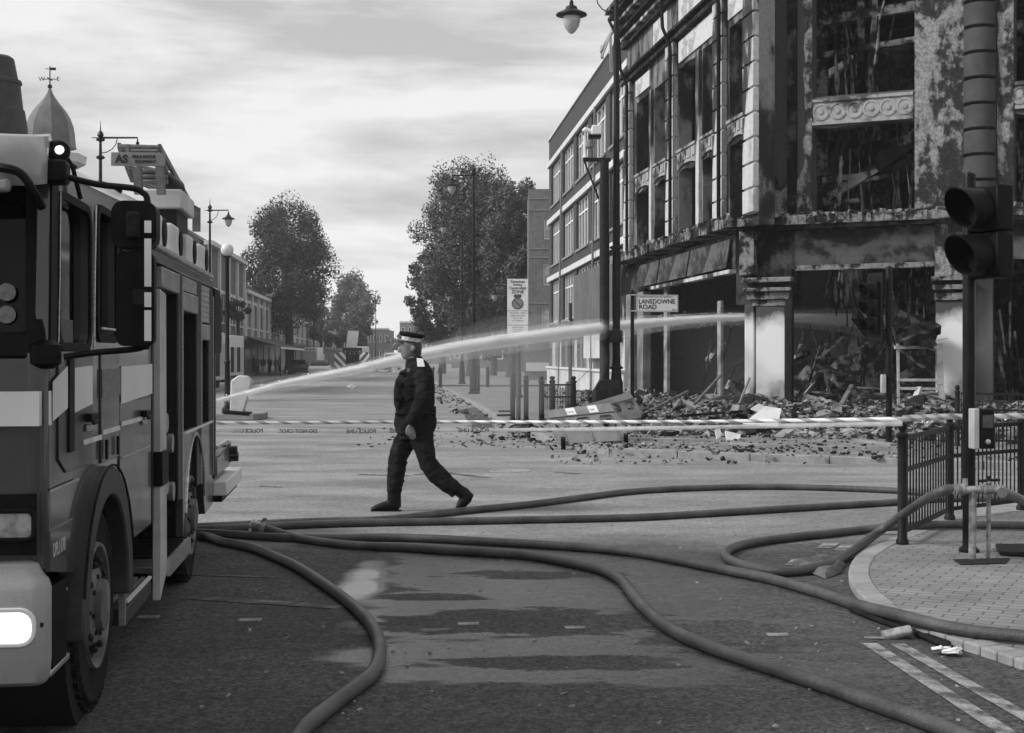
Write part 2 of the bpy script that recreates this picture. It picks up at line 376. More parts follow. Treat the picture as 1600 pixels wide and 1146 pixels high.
# ---- painted markings (worn)
worn = mat('worn_road_paint', .3, .7, .06, scale=5, lo=.40, hi=.60, fine=.35, fscale=70, detail=8)
wornl = mat('half_worn_road_paint', .17, .75, .045, scale=3.5, lo=.42, hi=.56, fine=.3, fscale=60, detail=9)
def sheet(pts, z=.004): return MB().add([(p[0],p[1],z) for p in pts], [tuple(range(len(pts)))])
def strip2(a, b, w):
    a = Vector(a); b = Vector(b); t = (b-a).normalized(); nn = Vector((-t.y,t.x,0))*w/2; return [a-nn, b-nn, b+nn, a+nn]
def marking(pts, m=worn, nm='road_marking'): return struct(sheet(pts).build(nm, m, smooth=0))
for x0, x1, y in [(215,248,965),(373,408,970),(715,748,976),(882,914,982),(1198,1232,993)]:
    a = G(x0, y); b = G(x1, y); c = (a+b)/2
    mb = MB().obox((c.x,c.y,.004), (b.x-a.x), .075, .008)
    mb.build('road_stud', mat('dull_road_stud', .3, .7, .16, scale=30), bevel=.002)
studs = [o for o in bpy.data.objects if o.name.startswith('road_stud')]
sl = ['white stud in the road nearest the fire engine step', 'white stud in the road inside the bend of the pale foreground hose', 'white stud on the wet patch right of the curling hose',
      'white stud on the wet road just left of the second long hose', 'white stud on dry dark asphalt between the two right hoses']
for o, s_ in zip(studs, sl): tag(o, s_, 'road stud', 'crossing studs set across the near lane')
marking(strip2(G(296,934), G(536,950), .13), wornl)
marking(strip2(G(300,899), G(440,903), .05), wornl)
marking(strip2(G(455,852), G(590,862), .12), wornl)
marking(strip2(G(1358,1006), G(1640,1190), .09)); marking(strip2(G(1402,1007), G(1680,1165), .085))
marking(strip2(G(1350,997), G(1392,999), .06))
for q in [(1275,1312,849,857),(1302,1335,852,861),(1226,1254,874,884),(1262,1292,870,880)]:
    marking([G(q[0],q[3]),G(q[1]-10,q[3]),G(q[1],q[2]),G(q[0]+12,q[2])])
for a, b, w in [((560,742),(640,744),.14),((650,743),(690,737),.14),((690,738),(760,747),.16),((868,738),(905,741),.1),((404,760),(440,762),.06),((1150,763),(1260,766),.08)]:
    marking(strip2(G(*a), G(*b), w), wornl)
# manhole covers
for i, (x, y, r, s_) in enumerate([(797,736,.3,'round manhole cover in the pale road right of the walking officer'),(560,702,.25,'small round cover in the road left of the walking officer')]):
    c = G(x, y); mb = MB(); mb.lathe((c.x,c.y,0), [(r,0),(r,.005),(r*.86,.006),(r*.84,.002),(.01,.002)], 24)
    tag(mb.build('manhole_cover', mat('worn_iron', .3, .5, .16, scale=9, lo=.35, hi=.65)), s_, 'manhole cover')
# ================================================================ BURNT BUILDING
def burnt(name, pale, dark, scale, lo, hi, st=(1,1,1), bump=.6, fine=.15, fs=10, rough=.9, mixw=.5):
    """broad soot stains with ragged smaller edges over pale masonry"""
    if name in MATS: return MATS[name]
    m = bpy.data.materials.new(name); m.use_nodes = True; MATS[name] = m
    n = m.node_tree.nodes; l = m.node_tree.links; b = n['Principled BSDF']; b.inputs['Roughness'].default_value = rough; b.inputs['Specular IOR Level'].default_value = .15
    tcn = n.new('ShaderNodeTexCoord'); mpn = n.new('ShaderNodeMapping'); mpn.inputs['Scale'].default_value = st; l.new(tcn.outputs['Object'], mpn.inputs[0])
    def nz_(sc, det, rg, src): 
        z = n.new('ShaderNodeTexNoise'); z.inputs['Scale'].default_value = sc; z.inputs['Detail'].default_value = det; z.inputs['Roughness'].default_value = rg; l.new(src, z.inputs[0]); return z.outputs['Fac']
    a = nz_(scale*.45, 2, .5, mpn.outputs[0]); c = nz_(scale*2.2, 7, .6, mpn.outputs[0]); g = nz_(fs, 5, .6, tcn.outputs['Object'])
    mx_ = n.new('ShaderNodeMix'); mx_.data_type = 'FLOAT'; mx_.inputs['Factor'].default_value = mixw; l.new(a, mx_.inputs['A']); l.new(c, mx_.inputs['B'])
    r = n.new('ShaderNodeValToRGB'); l.new(mx_.outputs['Result'], r.inputs[0]); mid = (lo+hi)/2
    e = r.color_ramp.elements; e[0].position = mid-.05; e[0].color = g3(dark); e[1].position = mid+.07; e[1].color = g3(pale)
    q = e.new(mid-.012); q.color = g3(dark*1.6+.01); q = e.new(mid+.012); q.color = g3(pale*.62)
    mr = n.new('ShaderNodeMapRange'); l.new(g, mr.inputs[0]); mr.inputs[1].default_value = .3; mr.inputs[2].default_value = .7; mr.inputs[3].default_value = 1-fine; mr.inputs[4].default_value = 1+fine
    mu = n.new('ShaderNodeMix'); mu.data_type = 'RGBA'; mu.blend_type = 'MULTIPLY'; mu.inputs['Factor'].default_value = 1; l.new(r.outputs[0], mu.inputs['A']); l.new(mr.outputs[0], mu.inputs['B']); l.new(mu.outputs['Result'], b.inputs['Base Color'])
    bp = n.new('ShaderNodeBump'); bp.inputs['Strength'].default_value = bump; bp.inputs['Distance'].default_value = .03; l.new(c, bp.inputs['Height']); l.new(bp.outputs[0], b.inputs['Normal'])
    return m
B = dict(
 wallA=burnt('scorched_stone', .18, .018, 1.1, .47, .54, (1,1,.45), mixw=.45),
 pil=burnt('scorched_pilaster', .45, .035, 1.1, .45, .52, (1,1,.3), mixw=.45),
 wallB=burnt('smoke_stained_render', .085, .018, .5, .46, .52, (1,1,.35), bump=.15, fine=.1, mixw=.3),
 rough=burnt('spalled_brickwork', .22, .025, 1.9, .46, .54, (1,1,.7), bump=1, fs=15, fine=.5, mixw=.62),
 panel=burnt('scorched_relief_panel', .3, .06, 1.6, .44, .50, bump=.8),
 soot=burnt('sooted_wall', .06, .006, 1.5, .5, .58, fine=.3),
 fascia=burnt('charred_fascia', .08, .01, .9, .48, .56, (1,1,1.4), bump=.3, fine=.2),
 plaster=burnt('white_plaster', .62, .5, 2, .3, .7, bump=.15, fine=.05),
 ledge=burnt('rubble_ledge', .2, .015, 2.6, .47, .54, bump=1, fs=20, fine=.35),
 char=burnt('charred_timber', .2, .01, 1.6, .47, .55, fine=.3),
 ash=burnt('ash_and_rubble', .26, .018, 2.4, .48, .56, bump=1, fs=22, fine=.4),
)
aN = Vector((-1, -.137, 0)).normalized(); aD = Vector((-.137, 1, 0)).normalized()
def YA(px): return 23951/(px-505.)
def FA(px, z, d=0):
    Y = YA(px); return Vector((6.132-.1372*(Y-36)+0, Y, z))+aN*d
bN = Vector((-.4234, -.906, 0)); bD = Vector((.906, -.4234, 0))
def YB(px): k = (px-800)/2150.; return 38.855/(1+k*.4673)
def FB(px, z, d=0):
    Y = YB(px); return Vector(((px-800)/2150.*Y, Y, z))+bN*d
bb = thing('burnt_building', (6.11,36,0), 'gutted burnt-out corner shop building with empty window openings and collapsed interior', 'building')
Z0, ZF0, ZF1, ZL, ZW0, ZP0, ZP1, ZW1, ZT = .12, 3.95, 4.95, 5.3, 5.3, 7.42, 8.05, 10.6, 14.6
rect = lambda a0, a1, b0, b1: [(a0,b0),(a1,b0),(a1,b1),(a0,b1)]
# side facade wall above the ledge, openings two rows
openA = [(998,1020.6),(1026,1050),(1064,1094),(1102,1125),(1144,1172)]
def rag(a0, a1, b0, b1, s=.12, top=True):
    """opening with a slightly ragged head"""
    n = 5; pts = [(a0,b0),(a1,b0)]
    for i in range(n+1):
        t = i/n; pts.append((a1+(a0-a1)*t, b1+(random.uniform(-s,s) if 0 < i < n else 0)))
    return pts
holes = []
for a0, a1 in openA:
    holes.append(rag(a0, a1, ZW0+.02, ZP0-.05, .08)); holes.append(rag(a0, a1, ZP1, ZW1, .05))
w = MB().plate([(983,ZL-.3),(1190,ZL-.3),(1190,ZT),(983,ZT)], holes, lambda a,b,d: FA(a,b,d), .42)
w.build('wall', B['wallA'], bb)
# spandrel panels with moulded rims and arched underside
for a0, a1 in openA:
    z1 = ZP1; z0 = ZP0; n = 8; poly = [(a0,z1),(a1,z1)]+[(a1+(a0-a1)*i/n, z0+.13*math.sin(math.pi*i/n)) for i in range(n+1)]
    m = MB().plate(poly, [], lambda a,b,d: FA(a,b,d+.06), .2)
    m.plate(rect(a0, a1, z1-.09, z1-.01), [], lambda a,b,d: FA(a,b,d+.11), .045)
    for k in range(4):
        t0 = a0+(a1-a0)*(k+.15)/4; t1 = a0+(a1-a0)*(k+.85)/4
        m.plate(rect(t0, t1, z0+.22, z1-.14), [], lambda a,b,d: FA(a,b,d+.085), .022)
    m.build('spandrel_panel', B['panel'], bb)
    # opening jamb posts between the panes: a burnt frame bar
# rusticated pilasters
for (a0, a1, nm) in [(983,992.5,0),(1050,1062.5,0),(1125,1140,0),(1173,1190,0)]:
    m = MB(); z = ZL
    while z < 11.5:
        h = min(.62, 11.5-z); m.plate(rect(a0, a1, z+.035, z+h), [], lambda a,b,d: FA(a,b,d+.16), .17); z += .64
    m.plate(rect(a0+.6, a1-.6, ZL, 11.5), [], lambda a,b,d: FA(a,b,d+.1), .1)
    m.build('pilaster', B['pil'], bb, bevel=.015)
for a in (993.5, 1063, 1141):      # rainwater pipes
    pts = [FA(a, ZL+.1, .26), FA(a, 11.3, .26), FA(a, 11.9, .5), FA(a, 12.9, .55), FA(a-3, 13.7, .85)]
    MB().tube(pts, .055, 8).build('drainpipe', M_['black'], bb)
for (x0, x1) in ((1021.5,1025),(1095.5,1100.5)):   # slender mullion mouldings
    MB().plate(rect(x0, x1, ZL, ZW1), [], lambda a,b,d: FA(a,b,d+.1), .12).build('mullion', B['pil'], bb)
# string course and cornice stack
def course(z0, z1, d, m=None, nm='string_course', a0=981, a1=1192):
    MB().plate(rect(a0, a1, z0, z1), [], lambda a,b,dd: FA(a,b,dd+d), d-.003).build(nm, m or B['wallA'], bb)
course(11.5, 11.62, .2, B['soot']); course(11.75, 11.83, .27, B['soot'])
for i, (z, d) in enumerate([(12.85,.18),(13.05,.3),(13.3,.42),(13.6,.55),(13.9,.68)]): course(z, z+.11, d, B['soot'] if i % 2 == 0 else B['pil'], 'cornice')
course(14.1, 14.25, .8, B['pil'], 'cornice')
# pale frieze panels
for a0, a1, z0, z1 in [(1026,1048,12.0,12.75),(1066,1122,11.95,12.8),(1066,1122,10.75,11.4),(1144,1171,10.8,11.4),(998,1020,10.8,11.35)]:
    MB().plate(rect(a0, a1, z0, z1), [], lambda a,b,d: FA(a,b,d+.05), .048).build('frieze_panel', burnt('pale_render', .5, .2, 1.0, .38, .46, bump=.2), bb)
# bare roof frame standing at the far end
m = MB()
def RP(px, py, Y): return P(px, py, Y)
rp = [(939,81,54),(954,54,53),(979,13,52),(1028,-2,49)]
for i in range(3): m.beam(RP(*rp[i]), RP(*rp[i+1]), .1, .12)
rq = [(952,84,54.5),(968,66,54),(992,30,52.5),(1040,12,50)]
for i in range(3): m.beam(RP(*rq[i]), RP(*rq[i+1]), .07, .07)
for (x, y, Y) in [(954,54,53),(979,13,52),(997,9,51),(1012,4,50)]: m.beam(RP(x,y,Y), RP(x+1,y+58,Y), .1, .1)
for (x, y, Y) in [(954,54,53),(979,13,52)]: m.beam(RP(x,y,Y), RP(x-14,y+36,Y-1.5), .06, .06)
m.beam(RP(941,72,54), RP(941,92,54), .12, .12)
m.build('roof_frame', M_['silver'], bb)

# front facade B (chamfered corner), walls above the ledge
HB = []
for x0, x1 in [(1270,1430),(1586,1680)]:
    HB.append(rag(x0, x1, ZW0+.02, 7.5, .07)); HB.append(rag(x0, x1, 8.28, 11.9, .1))
w = MB().plate([(1190,ZL-.3),(1760,ZL-.3),(1760,ZT),(1190,ZT)], HB, FB, .45); w.build('wall', B['wallB'], bb)
MB().plate(rect(1430,1507,ZL,ZT), [], lambda a,b,d: FB(a,b,d+.09), .088).build('pier', B['rough'], bb)
for x0, x1 in [(1256,1269.5),(1559,1584)]:
    n = 26; L0 = [(x0+random.uniform(-1.5,3), ZL+(ZT-ZL)*i/n) for i in range(n+1)]
    MB().plate(L0+[(x1,ZT),(x1,ZL)], [], lambda a,b,d: FB(a,b,d+.07), .068).build('pier', B['rough'], bb)
MB().plate(rect(1232,1246,ZL,ZT), [], lambda a,b,d: FB(a,b,d+.14), .138).build('pier', B['soot'], bb)
for x0, x1, z0, z1 in [(1270,1427,7.55,8.22),(1586,1680,7.6,8.25)]:
    m = MB().plate(rect(x0,x1,z0,z1), [], lambda a,b,d: FB(a,b,d+.02), .22)
    m.plate(rect(x0,x1,z0+.0,z0+.08), [], lambda a,b,d: FB(a,b,d+.08), .056); m.plate(rect(x0,x1,z1-.08,z1), [], lambda a,b,d: FB(a,b,d+.07), .046)
    for k in range(6):
        c = x0+(x1-x0)*(k+.5)/6; pa = FB(c, (z0+z1)/2, .02)
        m.lathe(pa, [(.2,0),(.22,.025),(.17,.03),(.15,.012),(.07,.012),(.06,.04),(.0,.045)], 14, Matrix((bD,(0,0,1),bN)).transposed())
    m.build('spandrel_panel', B['panel'], bb)
# pale spalled patch low on the corner face, and hanging plaster by the first window
low_ = [(1190,ZL),(1257,ZL)]+[(1257-(1257-1190)*i/9., ZL+.9+random.uniform(-.35,.35)-(.3 if i > 6 else 0)) for i in range(10)]
MB().plate(low_, [], lambda a,b,d: FB(a,b,d+.05), .048).build('spalled_patch', B['rough'], bb)
# rusticated round column
m = MB(); z = ZL; c0 = FB(1531, 0, .0)
while z < 11.6:
    m.lathe((c0.x,c0.y,z), [(.30,0),(.385,.035),(.385,.56),(.30,.59)], 20); z += .62
m.build('column', mat('grey_render_column', .065, .8, .035, scale=1.5, lo=.4, hi=.7, bump=.2), bb)
c0 = FB(1212, 0, 0)
# ledge over the shopfronts with rubble lying on it
def ledge(fn, a0, a1, z0, z1, d, n=40, m=None):
    mm = MB(); pts = []
    for i in range(n):
        t0 = a0+(a1-a0)*i/n; t1 = a0+(a1-a0)*(i+1)/n; e = random.uniform(-.05,.03); hh = random.uniform(-.02,.05)
        mm.hexa([fn(t0,z0,d+e),fn(t1,z0,d+e),fn(t1,z0,0),fn(t0,z0,0),fn(t0,z1+hh,d+e),fn(t1,z1+hh,d+e),fn(t1,z1+hh,0),fn(t0,z1+hh,0)])
    mm.build('ledge', m or B['ledge'], bb)
ledge(FA, 978, 1172, 5.02, 5.28, .55); ledge(FB, 1160, 1760, 5.0, 5.2, .5, 90); ledge(FB, 1160, 1760, 4.9, 4.996, .38, 30, B['soot'])
mm = MB()
for i in range(420):
    s_ = random.random(); r = random.uniform(.03,.13)
    if i < 260: p = FA(random.uniform(985,1165), 5.3+r*.3, random.uniform(.05,.55))
    else: p = FB(random.uniform(1165,1700), 5.22+r*.3, random.uniform(.05,.45))
    mm.obox(p, r*random.uniform(.8,2.4), r*random.uniform(.6,1.5), r*random.uniform(.5,1.1), Matrix.Rotation(random.uniform(0,3),3,'Z') @ Matrix.Rotation(random.uniform(-.5,.5),3,'X'))
tag(mm.build('rubble_on_ledge', B['ash'], bb, smooth=0), kind='stuff')
# fascias (signboards) under the ledge
MB().plate(rect(1008,1160,3.98,4.9), [], lambda a,b,d: FA(a,b,d+.12-(4.9-b)*0), .1).build('fascia', B['fascia'], bb)
for a0, a1 in [(1010,1042),(1044,1090),(1092,1155)]:
    MB().plate([(a0,4.02),(a1,4.02),(a1+1,4.78),(a0+1,4.78)], [], lambda a,b,d: FA(a,b,d+.30-(b-4.0)*.12), .03).build('fascia_panel', burnt('smoke_greyed_sign_panel', .085, .015, 2.2, .46, .54, bump=.1, fine=.2, rough=.5), bb)
MB().plate(rect(1030,1160,3.86,3.96), [], lambda a,b,d: FA(a,b,d+.28), .26).build('fascia_trim', B['pil'], bb)
MB().plate(rect(1244,1462,3.98,4.86), [], lambda a,b,d: FB(a,b,d+.14), .12).build('fascia', B['fascia'], bb)
MB().plate(rect(1244,1462,3.84,3.97), [], lambda a,b,d: FB(a,b,d+.26), .24).build('fascia_trim', B['ledge'], bb)
MB().plate(rect(1512,1760,3.98,4.86), [], lambda a,b,d: FB(a,b,d+.14), .12).build('fascia', B['fascia'], bb)
MB().plate(rect(983,1762,0,0) if False else rect(1150,1245,3.0,4.99), [], lambda a,b,d: FB(a,b,d-.02), .4).build('pier', B['soot'], bb)
MB().plate(rect(1462,1512,3.6,4.9), [], lambda a,b,d: FB(a,b,d+.17), .15).build('pier', B['rough'], bb)
# pilaster blocks at the corner (carved capital, scorched)
for a0, a1, z0, z1, d in [(1160,1183,3.75,4.9,.32),(1163,1242,3.55,3.68,.42),(1166,1240,3.32,3.42,.34),(1170,1236,3.12,3.3,.22),(1176,1232,2.95,3.1,.14)]:
    MB().plate(rect(a0,a1,z0,z1), [], lambda a,b,dd: FB(a,b,dd+d), d+.1).build('capital', B['ledge'], bb, bevel=.02)
for a0, a1, z0, z1, d in [(1458,1516,3.5,3.6,.38),(1460,1512,3.28,3.4,.3),(1462,1510,3.02,3.2,.2)]:
    MB().plate(rect(a0,a1,z0,z1), [], lambda a,b,dd: FB(a,b,dd+d), d+.1).build('capital', B['ledge'], bb, bevel=.02)
# ground-floor piers: washed plaster
def pier(fn, a0, a1, z1, d, m, t=.7):
    return MB().plate(rect(a0,a1,Z0,z1), [], lambda a,b,dd: fn(a,b,dd+d), t).build('pier', m, bb, bevel=.03)
washed = bpy.data.materials.new('washed_plaster'); washed.use_nodes = True
def wash():
    n = washed.node_tree.nodes; l = washed.node_tree.links; b = n['Principled BSDF']; b.inputs['Roughness'].default_value = .7
    tcn = n.new('ShaderNodeTexCoord'); z = n.new('ShaderNodeTexNoise'); z.inputs['Scale'].default_value = 1.7; z.inputs['Detail'].default_value = 8; l.new(tcn.outputs['Object'], z.inputs[0])
    sp = n.new('ShaderNodeSeparateXYZ'); l.new(tcn.outputs['Object'], sp.inputs[0])
    a = n.new('ShaderNodeMath'); a.operation = 'MULTIPLY_ADD'; l.new(z.outputs['Fac'], a.inputs[0]); a.inputs[1].default_value = 1.5; l.new(sp.outputs[2], a.inputs[2])
    r = n.new('ShaderNodeValToRGB'); mrn = n.new('ShaderNodeMapRange'); l.new(a.outputs[0], mrn.inputs[0]); mrn.inputs[1].default_value = -.9; mrn.inputs[2].default_value = 2.2
    l.new(mrn.outputs[0], r.inputs[0]); e = r.color_ramp.elements; e[0].position = .20; e[0].color = g3(.02); e[1].position = .31; e[1].color = g3(.5)
    for p_, v in ((.42,.62),(.75,.64),(.86,.45),(.95,.04)): q = r.color_ramp.elements.new(p_); q.color = g3(v)
    l.new(r.outputs[0], b.inputs['Base Color'])
wash()
pier(FB, 1183, 1228, 2.95, .12, washed, .5); pier(FB, 1164, 1179, 3.0, .05, washed, .45); pier(FB, 1463, 1508, 3.02, .14, washed, .5)
pier(FB, 1229, 1241, 3.9, .2, M_['iron'], .2)
pier(FB, 1524, 1552, 3.9, .1, B['wallB'], .4)
for x in (1041.5, 1048.5): pass
for a in (1045, 1129): pier(FA, a-2.3, a+2.3, 3.2 if a > 1100 else 3.9, .05, mat('pale_frame_post', .3, .6, .12, scale=2), .12)
pier(FA, 976, 981, 3.9, .05, B['pil'], .3); pier(FA, 985, 992, 3.9, .1, mat('wet_grey_stone', .2, .6, .1, scale=1.5), .3); pier(FA, 1001, 1010, 3.9, .06, MATS['wet_grey_stone'], .3)
MB().plate(rect(974,1012,3.9,5.0), [], lambda a,b,d: FA(a,b,d+.02), .3).build('pier', B['soot'], bb)
# inside: rear walls, floors, burnt structure
inw = MB()
inA = [FA(985,0,-6.5), FA(1172,0,-6.5)]
def wallseg(m, a, b2, z0, z1, t=.3, up=None):
    a = Vector((a.x,a.y,0)); b2 = Vector((b2.x,b2.y,0)); d = (b2-a).normalized(); nn = Vector((-d.y,d.x,0))*t
    m.prism([a+Vector((0,0,z0)), b2+Vector((0,0,z0)), b2+nn+Vector((0,0,z0)), a+nn+Vector((0,0,z0))], (0,0,z1-z0))
q = [FA(983,0,-.5), FA(983,0,-7.5), FB(1230,0,-11.5), FB(1760,0,-9), FB(1760,0,-.5)]
for i in range(4): wallseg(inw, q[i], q[i+1], 0, 14.2)
inw.build('inner_wall', burnt('inner_burnt_wall', .11, .005, 1.3, .475, .545, fine=.4, fs=5), bb)
fl = MB().prism([Vector((p.x,p.y,0)) for p in [FA(985,0,-.3), *q[1:4], FB(1758,0,-.3), FB(1192,0,-.3)]], (0,0,.13)); fl.build('floor', B['ash'], bb)
Mf = lambda z, inset_: [Vector((p.x,p.y,z)) for p in [FA(986,0,-.5), FA(984,0,-7), FB(1232,0,-11), FB(1755,0,-8.6), FB(1755,0,-inset_), FB(1200,0,-inset_)]]
MB().prism(Mf(11.95,.5), (0,0,.3)).build('ceiling', B['soot'], bb)
MB().prism([Vector((p.x,p.y,4.6)) for p in [FA(1060,0,-2.6), FB(1232,0,-11), FB(1755,0,-8.6), FB(1755,0,-2.2), FB(1200,0,-2.2)]], (0,0,.3)).build('upper_floor', B['soot'], bb)
MB().prism([Vector((p.x,p.y,9.0)) for p in [FB(1232,0,-10.8), FB(1755,0,-8.6), FB(1755,0,-5.2), FB(1300,0,-6.0)]], (0,0,.3)).build('upper_floor', B['soot'], bb)
# blotchy inner piers seen through the side openings
for a0, a1, d in [(1028,1046,-1.9),(1066,1088,-2.2),(1102,1120,-1.8),(1146,1166,-2.0),(1000,1012,-2.4)]:
    MB().plate(rect(a0,a1,ZL,ZT-2.7), [], lambda a,b,dd: FA(a,b,dd+d), .3).build('inner_pier', burnt('blotched_inner_pier', .18, .012, 2.4, .47, .55, bump=.5, fs=9, fine=.3), bb)
random.seed(21); ch = MB()
def stick(fn, x0, x1, z0, z1, d0, d1, w=.07, mat_=None):
    ch.beam(fn(x0,z0,d0), fn(x1,z1,d1), w, w*random.uniform(.7,1.6))
def bent(fn, x, zb, zt, dd, r, sway):
    n_ = 6; p0 = [fn(x+sway*(t/n_)**1.5+random.uniform(-2.2,2.2), zb+(zt-zb)*t/n_, dd+random.uniform(-.12,.12)) for t in range(n_+1)]
    ch.tube(smoothpts(p0,2), [r*(1-.5*k/(2*n_)) for k in range(2*n_+1)], 6)
for i in range(34):
    x = random.uniform(1274,1426); row = i % 2; zb = 5.0 if row else 8.0; zt = 8.3 if row else 11.6
    bent(FB, x, zb, zb+(zt-zb)*random.uniform(.45,1), random.uniform(-.5,-3), random.uniform(.02,.06), random.uniform(-22,22))
for i in range(9):      # torn sheets hanging from the floor above
    x = random.uniform(1278,1415); zt = random.choice([8.0,11.7]); w_ = random.uniform(6,16); L_ = random.uniform(.5,1.5); dd = random.uniform(-.5,-2)
    ch.add([FB(x,zt,dd),FB(x+w_,zt,dd-.1),FB(x+w_*.7,zt-L_,dd-.3),FB(x+w_*.2,zt-L_*1.1,dd+.1),FB(x,zt,dd-.03),FB(x+w_,zt,dd-.13),FB(x+w_*.7,zt-L_,dd-.33),FB(x+w_*.2,zt-L_*1.1,dd+.07)], [(0,1,2,3),(7,6,5,4),(0,4,5,1),(1,5,6,2),(2,6,7,3),(3,7,4,0)])
for i in range(16):
    x = random.uniform(1586,1680); zb = random.choice([5.0, 8.1]); bent(FB, x, zb, zb+random.uniform(1.2,3), random.uniform(-.6,-3), random.uniform(.02,.05), random.uniform(-15,15))
for x0, z0, x1, z1, w_ in [(1272,5.75,1360,6.5,.2),(1362,6.62,1432,7.35,.32),(1300,6.15,1380,6.3,.1),(1272,5.65,1330,5.7,.16),(1270,6.3,1350,6.35,.1),(1330,9.3,1332,11.6,.16),(1345,8.2,1356,11,.12),(1272,9.6,1430,9.75,.14),(1272,10.5,1430,10.6,.2)]:
    stick(FB, x0, x1, z0, z1, -1.2, -1.0, w_)
tag(ch.build('charred_frame', B['char'], bb), kind='stuff')
random.seed(5); ch = MB()
for i in range(44):
    x = random.uniform(1250,1458); zt = random.uniform(3.4,4.6); bent(FB, x, zt-random.uniform(.5,1.9), zt, random.uniform(-.8,-4), random.uniform(.012,.035), random.uniform(-9,9))
for i in range(7):
    x = random.uniform(1255,1400); bent(FB, x, .3, random.uniform(1.6,3.6), random.uniform(-.8,-3), .03, random.uniform(-40,40))
for i in range(14):
    x = random.uniform(1015,1160); dd = random.uniform(-.8,-4); ch.beam(FA(x, .2, dd), FA(x+random.uniform(-25,25), random.uniform(.8,3.6), dd-random.uniform(0,1)), .04, .05)
for i in range(22):
    x = random.uniform(1000,1165); dd = random.uniform(-.8,-4); zb = random.choice([5.1,8.1]); ch.beam(FA(x, zb, dd), FA(x+random.uniform(-15,15), zb+random.uniform(.8,2.6), dd-random.uniform(0,1)), .05, .07)
for i in range(30):
    x = random.uniform(1556,1700); dd = random.uniform(-.8,-4); ch.beam(FB(x, .2, dd), FB(x+random.uniform(-25,25), random.uniform(1,4), dd), .05, .06)
tag(ch.build('charred_frame', B['char'], bb), kind='stuff')
# warped shelving and interior junk
random.seed(9); jk = MB()
for i in range(60):
    x = random.uniform(1246,1440); dd = random.uniform(-.2,-3.2); r = random.uniform(.15,.5)
    jk.obox(FB(x, .2+random.uniform(0,.35), dd), r*2, r, r*.4, Matrix.Rotation(random.uniform(0,3),3,'Z') @ Matrix.Rotation(random.uniform(-.6,.6),3,'X'))
for i in range(16):
    x = random.uniform(1250,1430); z = random.uniform(.4,2.4); dd = random.uniform(-1.5,-4.5)
    jk.obox(FB(x, z, dd), random.uniform(.8,2.2), random.uniform(.06,.3), random.uniform(.05,.6), Matrix.Rotation(random.uniform(0,3),3,'Z') @ Matrix.Rotation(random.uniform(-.9,.9),3,'Y'))
for i in range(24):
    x = random.uniform(1015,1155); z = random.uniform(.3,2.2); dd = random.uniform(-1.5,-4)
    jk.obox(FA(x, z, dd), random.uniform(.8,2.0), random.uniform(.06,.3), random.uniform(.05,.5), Matrix.Rotation(random.uniform(0,3),3,'Z') @ Matrix.Rotation(random.uniform(-.9,.9),3,'Y'))
tag(jk.build('collapsed_ceiling', B['ash'], bb, smooth=0), kind='stuff')

# ================================================================ BRICK OFFICE BLOCK next door
def YM(px): return 17802/(px-628.)
mN = Vector((-1,-.08,0)).normalized()
def FM(Y, z, d=0): return Vector((8.28-.08*Y, Y, z))+mN*d
ob = thing('office_block', tuple(FM(64,0)), 'three storey dark brick offices with white window frames beside the burnt shop', 'building')
WY = [(72,76.2),(66.5,70.7),(61.2,65.3),(55.9,60.1),(50.7,54.8)]
rows = [(9.95,12.2),(6.7,9.0),(3.55,5.8)]
holes = [rect(a,b,z0,z1) for a,b in WY for z0,z1 in rows]
MB().plate([(50.05,.1),(77.4,.1),(77.4,13.75),(50.05,13.75)], holes, FM, .35).build('wall', M_['brick'], ob)
MB().prism([FM(50.05,.12,-.36),FM(77.4,.12,-.36),FM(77.4,.12,-9),FM(50.05,.12,-9)], (0,0,13.3)).build('wall', M_['brick'], ob)
for z in (12.25, 9.05, 5.85):
    MB().plate(rect(50.0,77.5,z,z+.26), [], lambda a,b,d: FM(a,b,d+.12), .118).build('stone_band', M_['stone'], ob)
MB().plate(rect(50.0,77.5,13.76,13.86), [], lambda a,b,d: FM(a,b,d+.08), .5).build('coping', M_['stone'], ob)
wf = mat('white_window_frame', .8, .4, .7, scale=2); gl = mat('office_window_glass', .02, .08, .03, scale=1, spec=.8)
blind = mat('pale_blind', .6, .8, .35, scale=3)
random.seed(3)
for ri, (z0, z1) in enumerate(rows):
    for a, b in WY:
        m = MB(); zt = z1-.62
        m.plate(rect(a,b,z0,z1), [rect(a+.07+(b-a)*i/4, a-.05+(b-a)*(i+1)/4, q0, q1) for i in range(4) for q0, q1 in ((z0+.08,zt-.04),(zt+.04,z1-.07))], lambda x,y,d: FM(x,y,d-.12), .08)
        f = m.build('window', wf, ob)
        MB().plate(rect(a+.05,b-.05,z0+.05,z1-.05), [], lambda x,y,d: FM(x,y,d-.17), .02).build('pane', gl, f)
        for i in range(4):
            if random.random() < .6:
                MB().plate(rect(a+.1+(b-a)*i/4, a-.1+(b-a)*(i+1)/4, z0+(random.random()*.9), z1-.1), [], lambda x,y,d: FM(x,y,d-.205), .01).build('blind', blind, f)
        MB().plate(rect(a-.05,b+.05,z0-.1,z0-.002), [], lambda x,y,d: FM(x,y,d+.08), .3).build('sill', M_['concrete'], ob)
